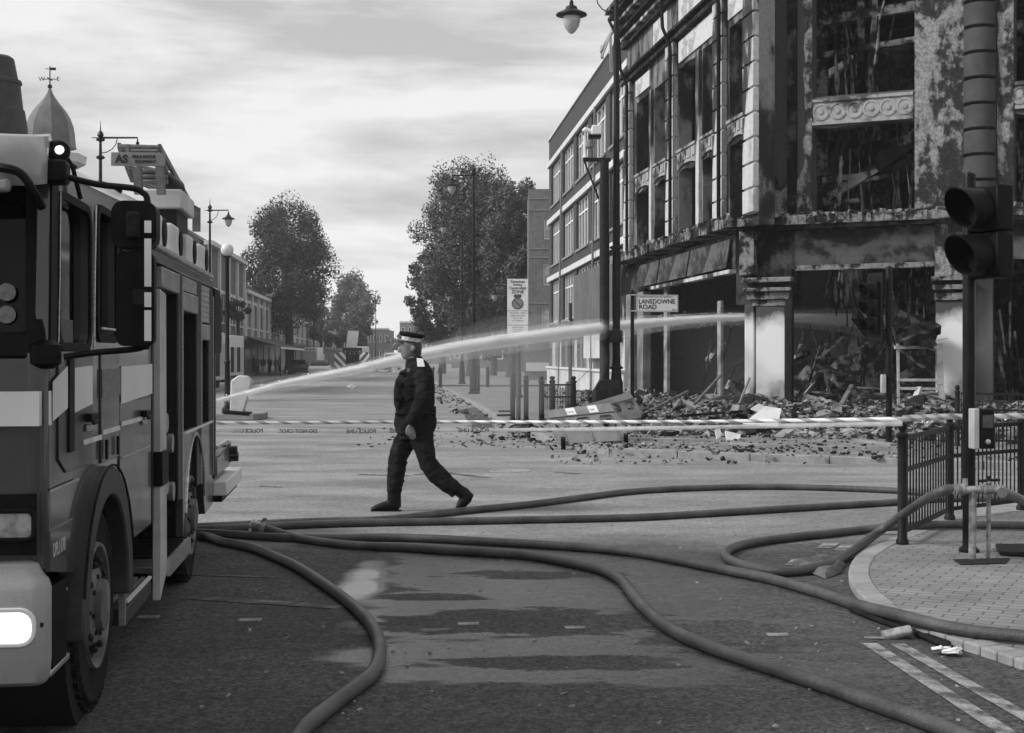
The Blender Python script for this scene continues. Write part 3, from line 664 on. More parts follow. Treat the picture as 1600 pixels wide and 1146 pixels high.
# ground floor: plinth, hoarding strips, fascia box
MB().plate(rect(50.1,76.5,.1,1.05), [], lambda a,b,d: FM(a,b,d+.22), .218).build('plinth', mat('white_render', .55, .7, .42, scale=.8, bump=.1), ob)
MB().plate(rect(50.1,76.5,1.055,1.16), [], lambda a,b,d: FM(a,b,d+.3), .298).build('plinth_coping', M_['stone'], ob)
random.seed(4); a = 50.3; i = 0
while a < 76:
    wd = random.uniform(.25,.9); nm = random.choice(['pale','dark','mid'])
    MB().plate(rect(a,min(a+wd-.03,76.3),1.17,2.45), [], lambda x,y,d: FM(x,y,d+.06), .058).build('shopfront_panel', mat(nm+'_shopfront_panel', {'pale':.5,'dark':.05,'mid':.18}[nm], .5, {'pale':.35,'dark':.09,'mid':.12}[nm], scale=2), ob)
    a += wd
MB().plate(rect(51,62.5,3.0,5.3), [], lambda a,b,d: FM(a,b,d+.5), .35).build('fascia_box', mat('grey_fascia_box', .12, .6, .09, scale=1.5), ob)
MB().plate(rect(50.8,62.8,2.86,2.995), [], lambda a,b,d: FM(a,b,d+.6), .45).build('fascia_trim', mat('dark_trim', .05, .6), ob)
MB().plate(rect(54.5,60.5,1.6,2.75), [], lambda a,b,d: FM(a,b,d+.3), .06).build('shop_sign', mat('blank_pale_board', .6, .5, .5, scale=1), ob)
for y in (58,70): MB().tube([FM(y,.1,.33), FM(y,12.2,.15)], .05, 6).build('drainpipe', mat('grey_pipe', .16, .5), ob)
MB().prism([FM(50.4,13.42,-2), FM(55,13.42,-2), FM(55,13.42,-5), FM(50.4,13.42,-5)], (0,0,1.2)).build('roof_plant_room', M_['brickl'], ob)

# pale block further down the same side, facing us
pbk = thing('flat_block', (2,97,0), 'pale grey block with strip windows seen between the big tree and the brick offices', 'building')
def FP(a, z, d=0): return Vector((a, 96-d, z))
wins = [(2.25,3.9,10.0-.1,11.3),(2.2,3.9,6.7,8.2),(2.1,3.9,3.6,5.1)]
MB().plate([(1.15,0),(8,0),(8,13.4),(1.15,13.4)], [rect(*w_) for w_ in wins], FP, .3).build('wall', M_['brickl'], pbk)
MB().box(1.15,8,96.3,104,0,13.3).build('wall', M_['brickl'], pbk)
for w_ in wins:
    m = MB().plate(rect(*w_), [rect(w_[0]+.06,w_[0]+.75,w_[2]+.08,w_[3]-.08), rect(w_[0]+.85,w_[1]-.06,w_[2]+.08,w_[3]-.08)], lambda a,b,d: FP(a,b,d-.1), .06); f = m.build('window', wf, pbk)
    MB().plate(rect(w_[0]+.03,w_[1]-.03,w_[2]+.03,w_[3]-.03), [], lambda a,b,d: FP(a,b,d-.14), .02).build('pane', gl, f)
    MB().plate(rect(w_[0]+.08,w_[0]+.74,w_[2]+.1,w_[3]-.1), [], lambda a,b,d: FP(a,b,d-.135), .003).build('blind', blind, f)
for z in (5.4, 8.6, 9.2, 11.9, 12.7): MB().plate(rect(1.12,8,z,z+.08), [], lambda a,b,d: FP(a,b,d+.04), .038).build('string_course', M_['concrete'], pbk)
MB().plate(rect(1.0,8,2.9,3.15), [], lambda a,b,d: FP(a,b,d+.5), .498).build('canopy', M_['concrete'], pbk)
# ================================================================ LEFT SIDE OF THE STREET
def FL(Y, z, d=0):    # facade line on the left, facing the road (+x)
    n_ = Vector((1,.08,0)).normalized(); return Vector((-13-.08*Y, Y, z))+n_*d
wcol = mat('dark_sash_glass', .03, .15, .05, scale=1)
def terrace(Y0, Y1, H, label, wallm, bays, shop=True, mansard=0, parapet=.4):
    t = thing('terrace_building', tuple(FL((Y0+Y1)/2,0)), label, 'building')
    n = bays; bw = (Y1-Y0)/n; holes = []; floors = max(1, int((H-3.6)/3.0))
    for i in range(n):
        for f in range(floors):
            for s_ in (.18, .56): holes.append((Y0+bw*(i+s_), Y0+bw*(i+s_+.24), 4.2+f*3.0, 6.2+f*3.0))
    MB().plate([(Y0,0),(Y1,0),(Y1,H),(Y0,H)], [rect(*h) for h in holes], FL, .3).build('wall', wallm, t)
    MB().prism([FL(Y0,0,-.31),FL(Y1,0,-.31),FL(Y1,0,-9),FL(Y0,0,-9)], (0,0,H-.2)).build('wall', wallm, t)
    for h in holes:
        m = MB().plate(rect(*h), [rect(h[0]+.08,h[1]-.08,h[2]+.08,(h[2]+h[3])/2-.04), rect(h[0]+.08,h[1]-.08,(h[2]+h[3])/2+.04,h[3]-.08)], lambda a,b,d: FL(a,b,d-.1), .06)
        f_ = m.build('window', wf, t); MB().plate(rect(h[0]+.03,h[1]-.03,h[2]+.03,h[3]-.03), [], lambda a,b,d: FL(a,b,d-.15), .02).build('pane', wcol, f_)
        MB().plate(rect(h[0]-.15,h[1]+.15,h[3]+.02,h[3]+.28), [], lambda a,b,d: FL(a,b,d+.08), .078).build('lintel', M_['stone'], t)
        MB().plate(rect(h[0]-.12,h[1]+.12,h[2]-.14,h[2]-.01), [], lambda a,b,d: FL(a,b,d+.12), .118).build('sill', M_['stone'], t)
    for i in range(n+1):
        y = min(max(Y0+bw*i,Y0+.3),Y1-.3); MB().plate(rect(y-.25,y+.25,3.4,H+parapet*.6), [], lambda a,b,d: FL(a,b,d+.2), .198).build('pilaster', M_['stone'], t)
    MB().plate(rect(Y0,Y1,H+.005,H+.3), [], lambda a,b,d: FL(a,b,d+.35), .6).build('cornice', M_['stone'], t)
    MB().plate(rect(Y0+.1,Y1-.1,3.05,3.4), [], lambda a,b,d: FL(a,b,d+.4), .39).build('shop_fascia', mat('shop_fascia_board', .09, .6, .04, scale=.7), t)
    for i in range(n):
        MB().plate(rect(Y0+bw*i+.5,Y0+bw*(i+1)-.5,.3,2.9), [], lambda a,b,d: FL(a,b,d+.03), .028).build('shop_window', wcol, t)
    if mansard:
        MB().prism([FL(Y0,H+.305,-.4),FL(Y1,H+.305,-.4),FL(Y1,H+mansard,-2.2),FL(Y0,H+mansard,-2.2)], Vector((-.2,0,-.1))).build('roof', M_['slate'], t)
        MB().prism([FL(Y0,H+.1,-.4),FL(Y0,H+mansard,-2.2),FL(Y0,H+mansard,-7),FL(Y0,H+.1,-9)], FL(Y1,0)-FL(Y0,0)).build('roof', M_['slate'], t)
    for y in (Y0+1,): MB().box(FL(y,0).x-4.5,FL(y,0).x-3.3,y,y+1.6,H,H+mansard+1.3).build('chimney', M_['brick'], t)
    return t
redb = mat('red_brick', .12, .85, .085, scale=3, fine=.15, fscale=10)
terrace(92,113,9.2,'brick terrace with stone pilasters and sash windows above the parked fire appliances',redb,4,mansard=1.6)
terrace(113.3,134,7.0,'lower pale terrace of shops behind the awning on the left',M_['brickl'],4,mansard=1.2)
terrace(134.3,165,7.6,'row of shops hidden mostly behind the large left tree',redb,5,mansard=1.2)
terrace(165.3,215,7.2,'distant row of shops left of the chevron lorry',M_['brickl'],6,mansard=1)
terrace(215.3,340,7.6,'farthest row of shops running to the end of the road on the left',redb,12,mansard=1)
def block(x0, x1, y0, y1, h, label, m, nw=4, nf=2, par=True):
    t = thing('building', ((x0+x1)/2,(y0+y1)/2,0), label, 'building')
    fn = lambda a,z,d=0: Vector((a, y0-d, z)); holes = []
    for i in range(nw):
        for f in range(nf):
            w_ = (x1-x0)/nw; holes.append((x0+w_*(i+.25), x0+w_*(i+.75), h*(f+.45)/(nf+.3), h*(f+.95)/(nf+.3)))
    MB().plate([(x0,0),(x1,0),(x1,h),(x0,h)], [rect(*q_) for q_ in holes], fn, .4).build('wall', m, t)
    MB().box(x0,x1,y0+.41,y1,0,h-.1).build('wall', m, t)
    for q_ in holes:
        f = MB().plate(rect(*q_), [rect(q_[0]+.12,q_[1]-.12,q_[2]+.12,q_[3]-.12)], lambda a,b,d: fn(a,b,d-.12), .1).build('window', wf, t)
        MB().plate(rect(q_[0]+.05,q_[1]-.05,q_[2]+.05,q_[3]-.05), [], lambda a,b,d: fn(a,b,d-.2), .05).build('pane', wcol, t)
    if par: MB().plate(rect(x0-.1,x1+.1,h+.01,h+.4), [], lambda a,b,d: fn(a,b,d+.2), .6).build('coping', M_['stone'], t)
    return t
block(-37,-31.3,350,365,8.9,'distant brown block closing the end of the road',redb,4,2)
block(-62,-37.3,345,360,10,'wide far block left of the brown one at the road end',M_['brickl'],8,2)
block(-21.8,-8,360,380,9.5,'broad far block nearest the officer cap at the road end',redb,6,2)
block(-31.0,-22,380,395,11.4,'distant pale block right of the brown one at the road end',M_['brickl'],5,3)
block(-9,-2.5,205,230,8,'low pale building under the right hand trees',M_['brickl'],4,2)
block(-2.2,6,150,170,7.5,'shop building behind the right hand tree trunk',redb,5,2)
# corner building with onion dome on the left, mostly hidden by the fire engine
cb_ = thing('corner_building', (-22,64,0), 'tall corner building with onion dome, weather vane and ringed turret rising behind the fire engine', 'building')
MB().box(-32,-18.9,62,76,0,9.2).build('wall', redb, cb_)
D = P(78,235,60); bx, by = D.x, D.y
MB().lathe((bx,by,0), [(1.15,0),(1.15,9.9),(1.5,10.1),(1.55,10.45),(1.2,10.5)], 8, a0=R(22.5)).build('tower', M_['stone'], cb_)
prof = [(1.55,10.5),(1.6,10.62),(1.25,10.7)]
z_ = lambda py: CH+(HY-py)/F*60
dp = [(1.12,z_(232)),(1.08,z_(225)),(1.05,z_(210)),(.98,z_(196)),(.86,z_(184)),(.66,z_(172)),(.42,z_(162)),(.22,z_(152)),(.1,z_(144)),(.05,z_(138))]
MB().lathe((bx,by,0), dp, 8, a0=R(22.5)).build('dome', mat('lead_roof', .13, .5, .09, scale=1.2), cb_, smooth=20)
v = MB(); v.lathe((bx,by,z_(139)), [(.04,0),(.1,.06),(.1,.14),(.03,.2),(.025,.95),(.01,1.0)], 8)
zc = z_(124)
v.beam((bx-.33,by,zc),(bx+.33,by,zc),.03,.03); v.beam((bx,by-.33,zc),(bx,by+.33,zc),.03,.03)
def txt_at(mb, s_, size, c, ext=.01, ax=(1,0,0)):
    ax = Vector(ax); nn = Vector((0,0,1)).cross(ax); text_mb(mb, s_, size, lambda a,b,d: Vector(c)+ax*a+Vector((0,0,b))-nn*d*-1, 0, ext, 'CENTER')
txt_at(v, 'W', .26, (bx-.36,by,zc-.08)); txt_at(v, 'E', .26, (bx+.36,by,zc-.08))
v.obox((bx+.12,by,z_(108)), .28, .02, .12); v.obox((bx-.1,by,z_(108)), .2, .02, .03)
v.build('weather_vane', M_['iron'], cb_)
# ringed turret / chimney at the left edge
D2 = P(-4,195,50); z5 = lambda py: CH+(HY-py)/F*50
tp = [(1.05,0),(1.05,z5(200)),(.95,z5(172)),(.9,z5(171)),(.8,z5(133)),(.86,z5(131)),(.84,z5(126)),(.72,z5(124)),(.58,z5(92)),(.45,z5(88)),(.3,z5(87))]
MB().lathe((D2.x,D2.y,0), tp, 16).build('turret', mat('dark_terracotta', .035, .7, .022, scale=2), cb_)
D3 = P(26,196,50)
MB().lathe((D3.x,D3.y,z5(200)), [(.1,-2),(.1,0),(.14,.1),(.14,.3),(.06,.42),(.12,.5),(.13,.62),(.02,.95)], 10).build('finial', M_['iron'], cb_)

# ================================================================ STREET LAMPS
def lantern(c, s=1.0, parent=None):
    """downward heritage lantern hanging at c (top)"""
    a = MB().lathe((c.x,c.y,c.z), [(.02,0),(.05,-.03*s),(.05,-.1*s),(.12*s,-.14*s),(.14*s,-.2*s),(.34*s,-.3*s),(.35*s,-.33*s),(.2*s,-.36*s),(.02,-.36*s)], 16)
    h = a.build('lamp_hood', M_['iron'], parent)
    MB().lathe((c.x,c.y,c.z-.362*s), [(.19*s,0),(.2*s,-.08*s),(.16*s,-.22*s),(.08*s,-.34*s),(.02*s,-.38*s)], 14).build('lamp_glass', mat('lamp_glass', .42, .2, .36, scale=4, spec=.8), parent)
def lamp(px, Y, ztop, lpx, lpy, label, size=1.0, base=0.12, r=.075, grp='heritage street lamps along the road'):
    b_ = Vector(((px-CX)/F*Y, Y, base)); t = thing('street_lamp', tuple(b_), label, 'street lamp', group=grp)
    MB().lathe(b_, [(.22,0),(.22,.08),(.17,.12),(.16,.9),(.13,1.0),(.11,1.25),(r*1.1,1.35)], 14).build('base', M_['iron'], t)
    MB().tube([b_+Vector((0,0,1.3)), b_+Vector((0,0,4.2)), Vector((b_.x,b_.y,ztop-.5)), Vector((b_.x,b_.y,ztop))], [r,r*.95,r*.6,r*.5], 10).build('column', M_['iron'], t)
    q = MB()
    for z in (1.32, 4.2, ztop-.62, ztop-.1): q.lathe((b_.x,b_.y,z), [(r*.8,0),(r*1.7,.03),(r*1.7,.07),(r*.7,.12)], 12)
    q.lathe((b_.x,b_.y,ztop), [(r*.5,0),(r*1.3,.07),(r*1.1,.14),(.02,.22),(.005,.5)], 8); q.build('collar', M_['iron'], t)
    c = P(lpx, lpy, Y); za = c.z+.12
    a = MB().tube([Vector((b_.x,b_.y,za)), Vector((c.x,c.y,za)), c], [.03,.025,.03], 8)
    s_ = 1 if c.x > b_.x else -1; L_ = abs(c.x-b_.x)
    a.tube([Vector((b_.x,b_.y,za-.45))]+[Vector((b_.x+s_*L_*.45*math.sin(k*math.pi/8), b_.y, za-.45+.42*(1-math.cos(k*math.pi/8)))) for k in range(1,5)], .014, 6)
    a.tube([Vector((b_.x-s_*.25,b_.y,za)), Vector((b_.x,b_.y,za))], .014, 6)
    a.build('arm', M_['iron'], t); lantern(c, size, t); return t
lamp(963, 33, 10.9, 893, 1, 'tall black lamp column beside the camera mast, its lantern high at the top', 1.08, r=.095)
lamp(740, 57, 9.3, 706, 279, 'black street lamp standing in front of the big right tree, taller of the two there', .9)
lamp(722, 79, 9.45, 693, 346, 'thin street lamp half lost in the big right tree', .95)
lamp(328, 62, 8.3, 357, 333, 'black street lamp above the parked fire appliances on the left', .85)
lamp(157, 40, 8.0, 215, 222, 'street lamp with pointed finial rising behind the roof ladder', .8)
lamp(808, 52, 4.2, 773, 452, 'lamp with a low lantern just left of the parking zone sign', .6)
lamp(490, 150, 9.5, 505, 470, 'faint distant lamp column between the left trees', .9, grp='heritage street lamps along the road')
lamp(587, 210, 9.5, 589, 500, 'smallest and farthest lamp at the right edge of the distant trees', .9)
# belisha-type globe on tall post
b_ = Vector(((355-CX)/F*36.2, 36.2, .16)); t = thing('globe_lamp', tuple(b_), 'tall black post with white globe standing on the traffic island', 'lamp post')
MB().lathe(b_, [(.14,0),(.14,.1),(.075,.2),(.07,1.3),(.09,1.34),(.06,1.4),(.055,4.05),(.1,4.12)], 12).build('post', M_['iron'], t)
MB().lathe(b_+Vector((0,0,4.12)), [(.05,0)]+[(.17*math.sin(math.pi*k/12), .17-.17*math.cos(math.pi*k/12)) for k in range(2,12)]+[(.01,.34)], 16).build('globe', M_['globe'], t)
# keep-left bollard, leaning
b_ = G(372,647,.16); t = thing('traffic_bollard', tuple(b_), 'leaning pale plastic bollard on the traffic island', 'bollard')
lean = Matrix.Translation(b_) @ Matrix.Rotation(R(5),4,'Y')
MB().prism([(-.2,-.12,0),(.14,-.12,0),(.3,-.12,.88),(.16,-.12,1.0),(-.06,-.12,1.0),(-.24,-.12,.84)], (0,.26,0)).build('body', mat('translucent_plastic', .5, .4, .4, scale=3), t, local=lean, bevel=.03)
MB().obox((-.02,0,.03), .7, .4, .1).build('base', M_['black'], t, local=lean, bevel=.02)

# pale hoarding and low kerb line in the distance on the right
x0 = 22/F*93; tag(MB().box(x0,x0+1.75,93,93.12,.72,1.3).build('hoarding', mat('pale_board', .55, .6, .48, scale=2), bevel=.01), 'pale blank board fixed low beside the brick offices entrance', 'board')
tag(MB().box(x0-.1,x0+1.9,93.2,93.5,.12,2.3).build('low_wall', M_['brickl']), 'pale low wall behind the blank board by the brick offices', 'wall')
struct(MB().box(-3.9,2.2,72,72.25,.1,.2).build('kerb_line', mat('dark_kerb', .08, .8)))
for i, (px, s_) in enumerate([(676,'leftmost of three slim bollards on the far right pavement'),(688,'middle of three slim bollards on the far right pavement'),(762,'rightmost of three slim bollards, right of the tall lamp column')]):
    tag(MB().lathe(((px-CX)/F*70,70,.12), [(.09,0),(.09,.9),(.11,.92),(.11,.97),(.05,1.05),(.01,1.07)], 10).build('bollard', M_['iron']), s_, 'bollard', 'bollards on the far right pavement')
# ================================================================ PERSON: officer walking to the left
def limb(mb, rings, n=16):
    """rings: (centre, ra in picture plane, rb across)"""
    k = len(mb.v); m = len(rings); cs = [Vector(r[0]) for r in rings]
    for i, (c, ra, rb) in enumerate(rings):
        c = Vector(c); d = (cs[min(i+1,m-1)]-cs[max(i-1,0)]).normalized()
        s = d.cross(Vector((0,1,0))); s.normalize(); t = s.cross(d).normalized()
        for j in range(n):
            a = 2*math.pi*j/n; mb.v.append(c+s*ra*math.cos(a)+t*rb*math.sin(a))
    for i in range(m-1):
        for j in range(n):
            j2 = (j+1) % n; mb.f.append((k+i*n+j,k+i*n+j2,k+(i+1)*n+j2,k+(i+1)*n+j))
    mb.f.append(tuple(k+j for j in range(n))[::-1]); e = k+(m-1)*n; mb.f.append(tuple(e+j for j in range(n)))
    return mb
def ell(mb, c, rx, ry, rz, n=14):
    prof = [(max(.001, math.sin(math.pi*i/10)), -math.cos(math.pi*i/10)*rz) for i in range(11)]
    return mb.lathe(c, prof, n, sx=rx, sy=ry)
from mathutils import noise as NZ
def fuse(mb, name, m, parent, vox=.009, smooth=4, fold=0):
    """union of the overlapping volumes into one continuous skin"""
    o = mb.build(name, m, parent, smooth=0)
    r = o.modifiers.new('r', 'REMESH'); r.mode = 'VOXEL'; r.voxel_size = vox
    s = o.modifiers.new('s', 'SMOOTH'); s.factor = .5; s.iterations = smooth
    bpy.context.view_layer.update()
    me = bpy.data.meshes.new_from_object(o.evaluated_get(bpy.context.evaluated_depsgraph_get()))
    o.modifiers.clear(); o.data = me; me.name = name
    if not me.materials: me.materials.append(m)
    if fold:
        for v in me.vertices:
            w_ = v.co+o.location; q_ = Vector((w_.x*9+w_.z*5, w_.y*6, w_.z*26-w_.x*9)); v.co += v.normal*(NZ.noise(q_)*fold+NZ.noise(q_*2.3)*fold*.45)
    me.polygons.foreach_set('use_smooth', [True]*len(me.polygons)); return o
PY = 14.3
def Q(zx, zy, dy=0): return P(550+zx/3.583, 500+zy/3.583, PY+dy)     # coordinates read off an enlargement of the photograph
off = thing('person', tuple(Q(350,1075).xy)+(0,), 'uniformed officer in peaked cap and dark jacket walking left across the empty road', 'person')
mm = lambda v: v*PY/F/3.583
mb = MB()
# head, neck, trunk, arms (body)
limb(mb, [(Q(352,290),mm(44),.07),(Q(350,235),mm(40),.062),(Q(345,210),mm(42),.062)])
hd = [(Q(322,222),mm(24),.035),(Q(322,208),mm(38),.055),(Q(325,188),mm(50),.068),(Q(326,166),mm(55),.075),(Q(328,145),mm(57),.078),(Q(330,125),mm(56),.078),(Q(331,105),mm(48),.068),(Q(332,92),mm(30),.04)]
limb(mb, hd)
limb(mb, [(Q(284,214),mm(11),.02),(Q(292,206),mm(18),.032),(Q(305,200),mm(26),.045)])            # chin and jaw
limb(mb, [(Q(276,150),mm(7),.012),(Q(269,163),mm(8),.013),(Q(267,172),mm(9),.017),(Q(276,178),mm(8),.015)])       # nose
ell(mb, Q(280,189), mm(8), .022, mm(4)); ell(mb, Q(281,196), mm(8), .02, mm(4))                 # lips
ell(mb, Q(276,138), mm(9), .045, mm(5))                                                          # brow
for sy in (-1, 1):
    limb(mb, [(Q(341,150,.078*sy),mm(9),.012),(Q(346,160,.086*sy),mm(12),.014),(Q(342,178,.08*sy),mm(7),.01)])
limb(mb, [(Q(345,560),mm(80),.14),(Q(345,470),mm(80),.13),(Q(350,380),mm(88),.15),(Q(355,300),mm(70),.17),(Q(352,270),mm(40),.08)])
limb(mb, [(Q(385,275,-.17),mm(34),.05),(Q(392,340,-.2),mm(30),.048),(Q(385,430,-.22),mm(24),.042),(Q(355,510,-.22),mm(20),.036),(Q(325,580,-.21),mm(13),.027)])
limb(mb, [(Q(370,275,.17),mm(34),.05),(Q(392,340,.2),mm(30),.048),(Q(410,430,.22),mm(24),.042),(Q(400,510,.22),mm(20),.036),(Q(385,570,.21),mm(13),.027)])
def hand(mb, w, sgn, dy):
    """palm, four fingers of unequal length, thumb; w = wrist point, pointing down"""
    w = Vector(w); u = Vector((.0+.25*sgn*-1, 0, -1)).normalized()
    f = Vector((-1,0,0))
    limb(mb, [(w,.026,.02),(w+u*.04,.036,.02),(w+u*.085,.04,.019),(w+u*.1,.036,.016)], 12)
    for i, L_ in enumerate((.068,.078,.072,.055)):
        b0 = w+u*.088+f*(.028-.019*i); e1 = b0+u*L_*.5; e2 = e1+(u+Vector((0,.5*dy,0))).normalized()*L_*.5
        mb.tube([b0-u*.02, b0, e1, e2], [.010,.0105,.0095,.007], 8)
    b0 = w+u*.03+f*.026; mb.tube([b0, b0+u*.03+f*.022, b0+u*.065+f*.026, b0+u*.082+f*.018], [.014,.0135,.011,.008], 8)
hand(mb, Q(322,588,-.21), -1, 1); hand(mb, Q(384,575,.21), 1, -1)
limb(mb, [(Q(372,560,-.08),mm(40),.09),(Q(400,700,-.1),mm(36),.07),(Q(430,830,-.1),mm(30),.055),(Q(520,905,-.1),mm(24),.05),(Q(605,975,-.1),mm(16),.04)])
limb(mb, [(Q(350,560,.08),mm(40),.09),(Q(290,690,.1),mm(36),.07),(Q(255,800,.1),mm(28),.055),(Q(245,900,.1),mm(22),.05),(Q(238,1000,.1),mm(16),.04)])
body = fuse(mb, 'body', M_['skin'], off, .0075, 3)
# jacket
mb = MB()
limb(mb, [(Q(352,640),mm(98),.185),(Q(352,600),mm(118),.2),(Q(356,560),mm(120),.2),(Q(352,520),mm(108),.19),(Q(352,470),mm(110),.19),(Q(352,400),mm(112),.2),(Q(356,340),mm(106),.21),(Q(362,290),mm(92),.215),(Q(358,255),mm(66),.17),(Q(345,235),mm(50),.09)], 22)
limb(mb, [(Q(280,520),mm(26),.14),(Q(278,440),mm(36),.17),(Q(282,360),mm(34),.16),(Q(300,290),mm(30),.12)])      # chest bulk with kit under the coat
limb(mb, [(Q(352,262),mm(56),.085),(Q(348,225),mm(50),.078),(Q(345,212),mm(46),.072)])
limb(mb, [(Q(385,262,-.14),mm(48),.07),(Q(402,310,-.2),mm(54),.08),(Q(408,380,-.23),mm(50),.075),(Q(398,440,-.24),mm(46),.07),(Q(368,510,-.24),mm(40),.062),(Q(340,560,-.23),mm(33),.052),(Q(326,585,-.22),mm(28),.045)])
limb(mb, [(Q(370,262,.14),mm(48),.07),(Q(396,310,.2),mm(54),.08),(Q(410,380,.23),mm(50),.075),(Q(412,440,.24),mm(42),.068),(Q(405,510,.24),mm(36),.06),(Q(388,570,.23),mm(28),.045)])
jk_ = fuse(mb, 'jacket', M_['fabric'], off, .010, 5, .006)
# body armour vest front + belt
mb = MB(); limb(mb, [(Q(275,515),mm(22),.13),(Q(268,470),mm(34),.17),(Q(270,400),mm(38),.175),(Q(276,345),mm(34),.16),(Q(292,300),mm(22),.12)]); fuse(mb, 'stab_vest', M_['fabric'], off, .011, 4)
mb = MB()
for x_, y_, w_, h_ in [(262,360,34,26),(280,300,26,16),(262,440,40,34)]: mb.obox(Q(x_,y_,-.175), mm(w_), .03, mm(h_))
mb.build('pouch', M_['fabric'], off, bevel=.008)
mb = MB()
mb.obox(Q(354,522,0), mm(214), .37, mm(10))
mb.lathe(Q(462,495,0), [(.018,-.02),(.018,.02)], 8); mb.obox(Q(455,520,-.05), mm(30), .1, mm(40))
mb.build('duty_belt', M_['leather'], off, bevel=.01)
# trousers
mb = MB()
limb(mb, [(Q(360,560),mm(96),.175),(Q(360,620),mm(102),.18),(Q(365,660),mm(92),.17)])
limb(mb, [(Q(385,640,-.08),mm(74),.105),(Q(405,720,-.09),mm(58),.095),(Q(425,800,-.1),mm(52),.085),(Q(470,862,-.1),mm(56),.088),(Q(530,915,-.1),mm(52),.082),(Q(590,962,-.1),mm(44),.07)])
limb(mb, [(Q(335,640,.08),mm(70),.105),(Q(285,700,.09),mm(62),.095),(Q(258,770,.1),mm(54),.085),(Q(248,850,.1),mm(52),.084),(Q(240,920,.1),mm(46),.076),(Q(236,970,.1),mm(42),.068)])
for x_, y_, d_ in [(262,800,.1),(250,905,.1),(440,835,-.1),(560,938,-.1),(395,700,-.09)]: ell(mb, Q(x_,y_,d_), mm(52), .088, mm(10))
fuse(mb, 'trousers', M_['fabric'], off, .010, 4, .007)
# boots
def boot(pts, nm):
    mb = MB(); limb(mb, pts[0], 14); limb(mb, pts[1], 14); o = fuse(mb, 'boot', M_['leather'], off, .007, 3); return o
boot(([(Q(236,940,.1),mm(38),.06),(Q(236,1005,.1),mm(40),.058),(Q(240,1052,.1),mm(36),.05)], [(Q(266,1050,.1),mm(20),.04),(Q(225,1038,.1),mm(34),.05),(Q(175,1046,.1),mm(28),.052),(Q(132,1056,.1),mm(20),.05),(Q(108,1061,.1),mm(11),.034)]), 0)
boot(([(Q(580,945,-.1),mm(34),.052),(Q(630,975,-.1),mm(36),.05),(Q(650,985,-.1),mm(28),.045)], [(Q(668,968,-.1),mm(20),.04),(Q(640,998,-.1),mm(34),.05),(Q(612,1034,-.1),mm(28),.052),(Q(592,1056,-.1),mm(16),.048),(Q(578,1064,-.1),mm(7),.03)]), 1)
mb = MB(); mb.prism([Q(104,1068,.055),Q(274,1068,.055),Q(274,1077,.055),Q(108,1077,.055)], (0,.09,0)); mb.build('sole', M_['rubber'], off)
for (x0,y0) in ((196,985),(188,1000),(180,1014)): pass
# cap: flat top, chequered band, peak
T = Matrix.Rotation(R(9), 3, 'Y')
cc = Q(330,118)
mb = MB(); mb.lathe(cc, [(.100,-.006),(.103,.036)], 24, T, sx=1.0, sy=.86); mb.build('cap_band', mat('cap_band_silver', .62, .5, .34, scale=40, lo=.45, hi=.55), off)
mb = MB(); mb.lathe(cc, [(.1,.0365),(.128,.056),(.132,.068),(.12,.082),(.06,.09),(.01,.092)], 24, T, sx=1.05, sy=.92); mb.build('cap_crown', M_['fabric'], off)
mb = MB(); mb.lathe(cc, [(.099,-.018),(.1035,-.014),(.1035,-.0065)], 24, T, sx=1.0, sy=.86); mb.build('cap_rim', M_['leather'], off)
mb = MB(); vis = [cc+T@Vector((-.09-.055*math.cos(a), .07*math.sin(a)*1.05, -.022-.015*math.cos(a))) for a in [R(-90+15*i) for i in range(13)]]; mb.prism(vis, T@Vector((0,0,.006))); mb.build('cap_peak', M_['leather'], off)
mb = MB(); limb(mb, [(Q(355,130),mm(34),.08),(Q(362,160),mm(30),.077),(Q(362,190),mm(26),.07),(Q(358,212),mm(22),.062)]); fuse(mb, 'hair', mat('short_dark_hair', .03, .7, .06, scale=60), off, .008, 3)
# epaulette, badge
mb = MB(); mb.prism([Q(362,216,-.225),Q(398,220,-.235),Q(407,262,-.285),Q(366,262,-.285)], (0,.012,.004)); mb.build('epaulette', mat('pale_epaulette', .6, .6, .25, scale=45, lo=.55, hi=.7), off)
mb = MB(); mb.prism([Q(308,272,-.19),Q(326,272,-.19),Q(324,292,-.2),Q(306,292,-.2)], (0,.02,0)); mb.build('radio', mat('grey_plastic', .1, .5), off)

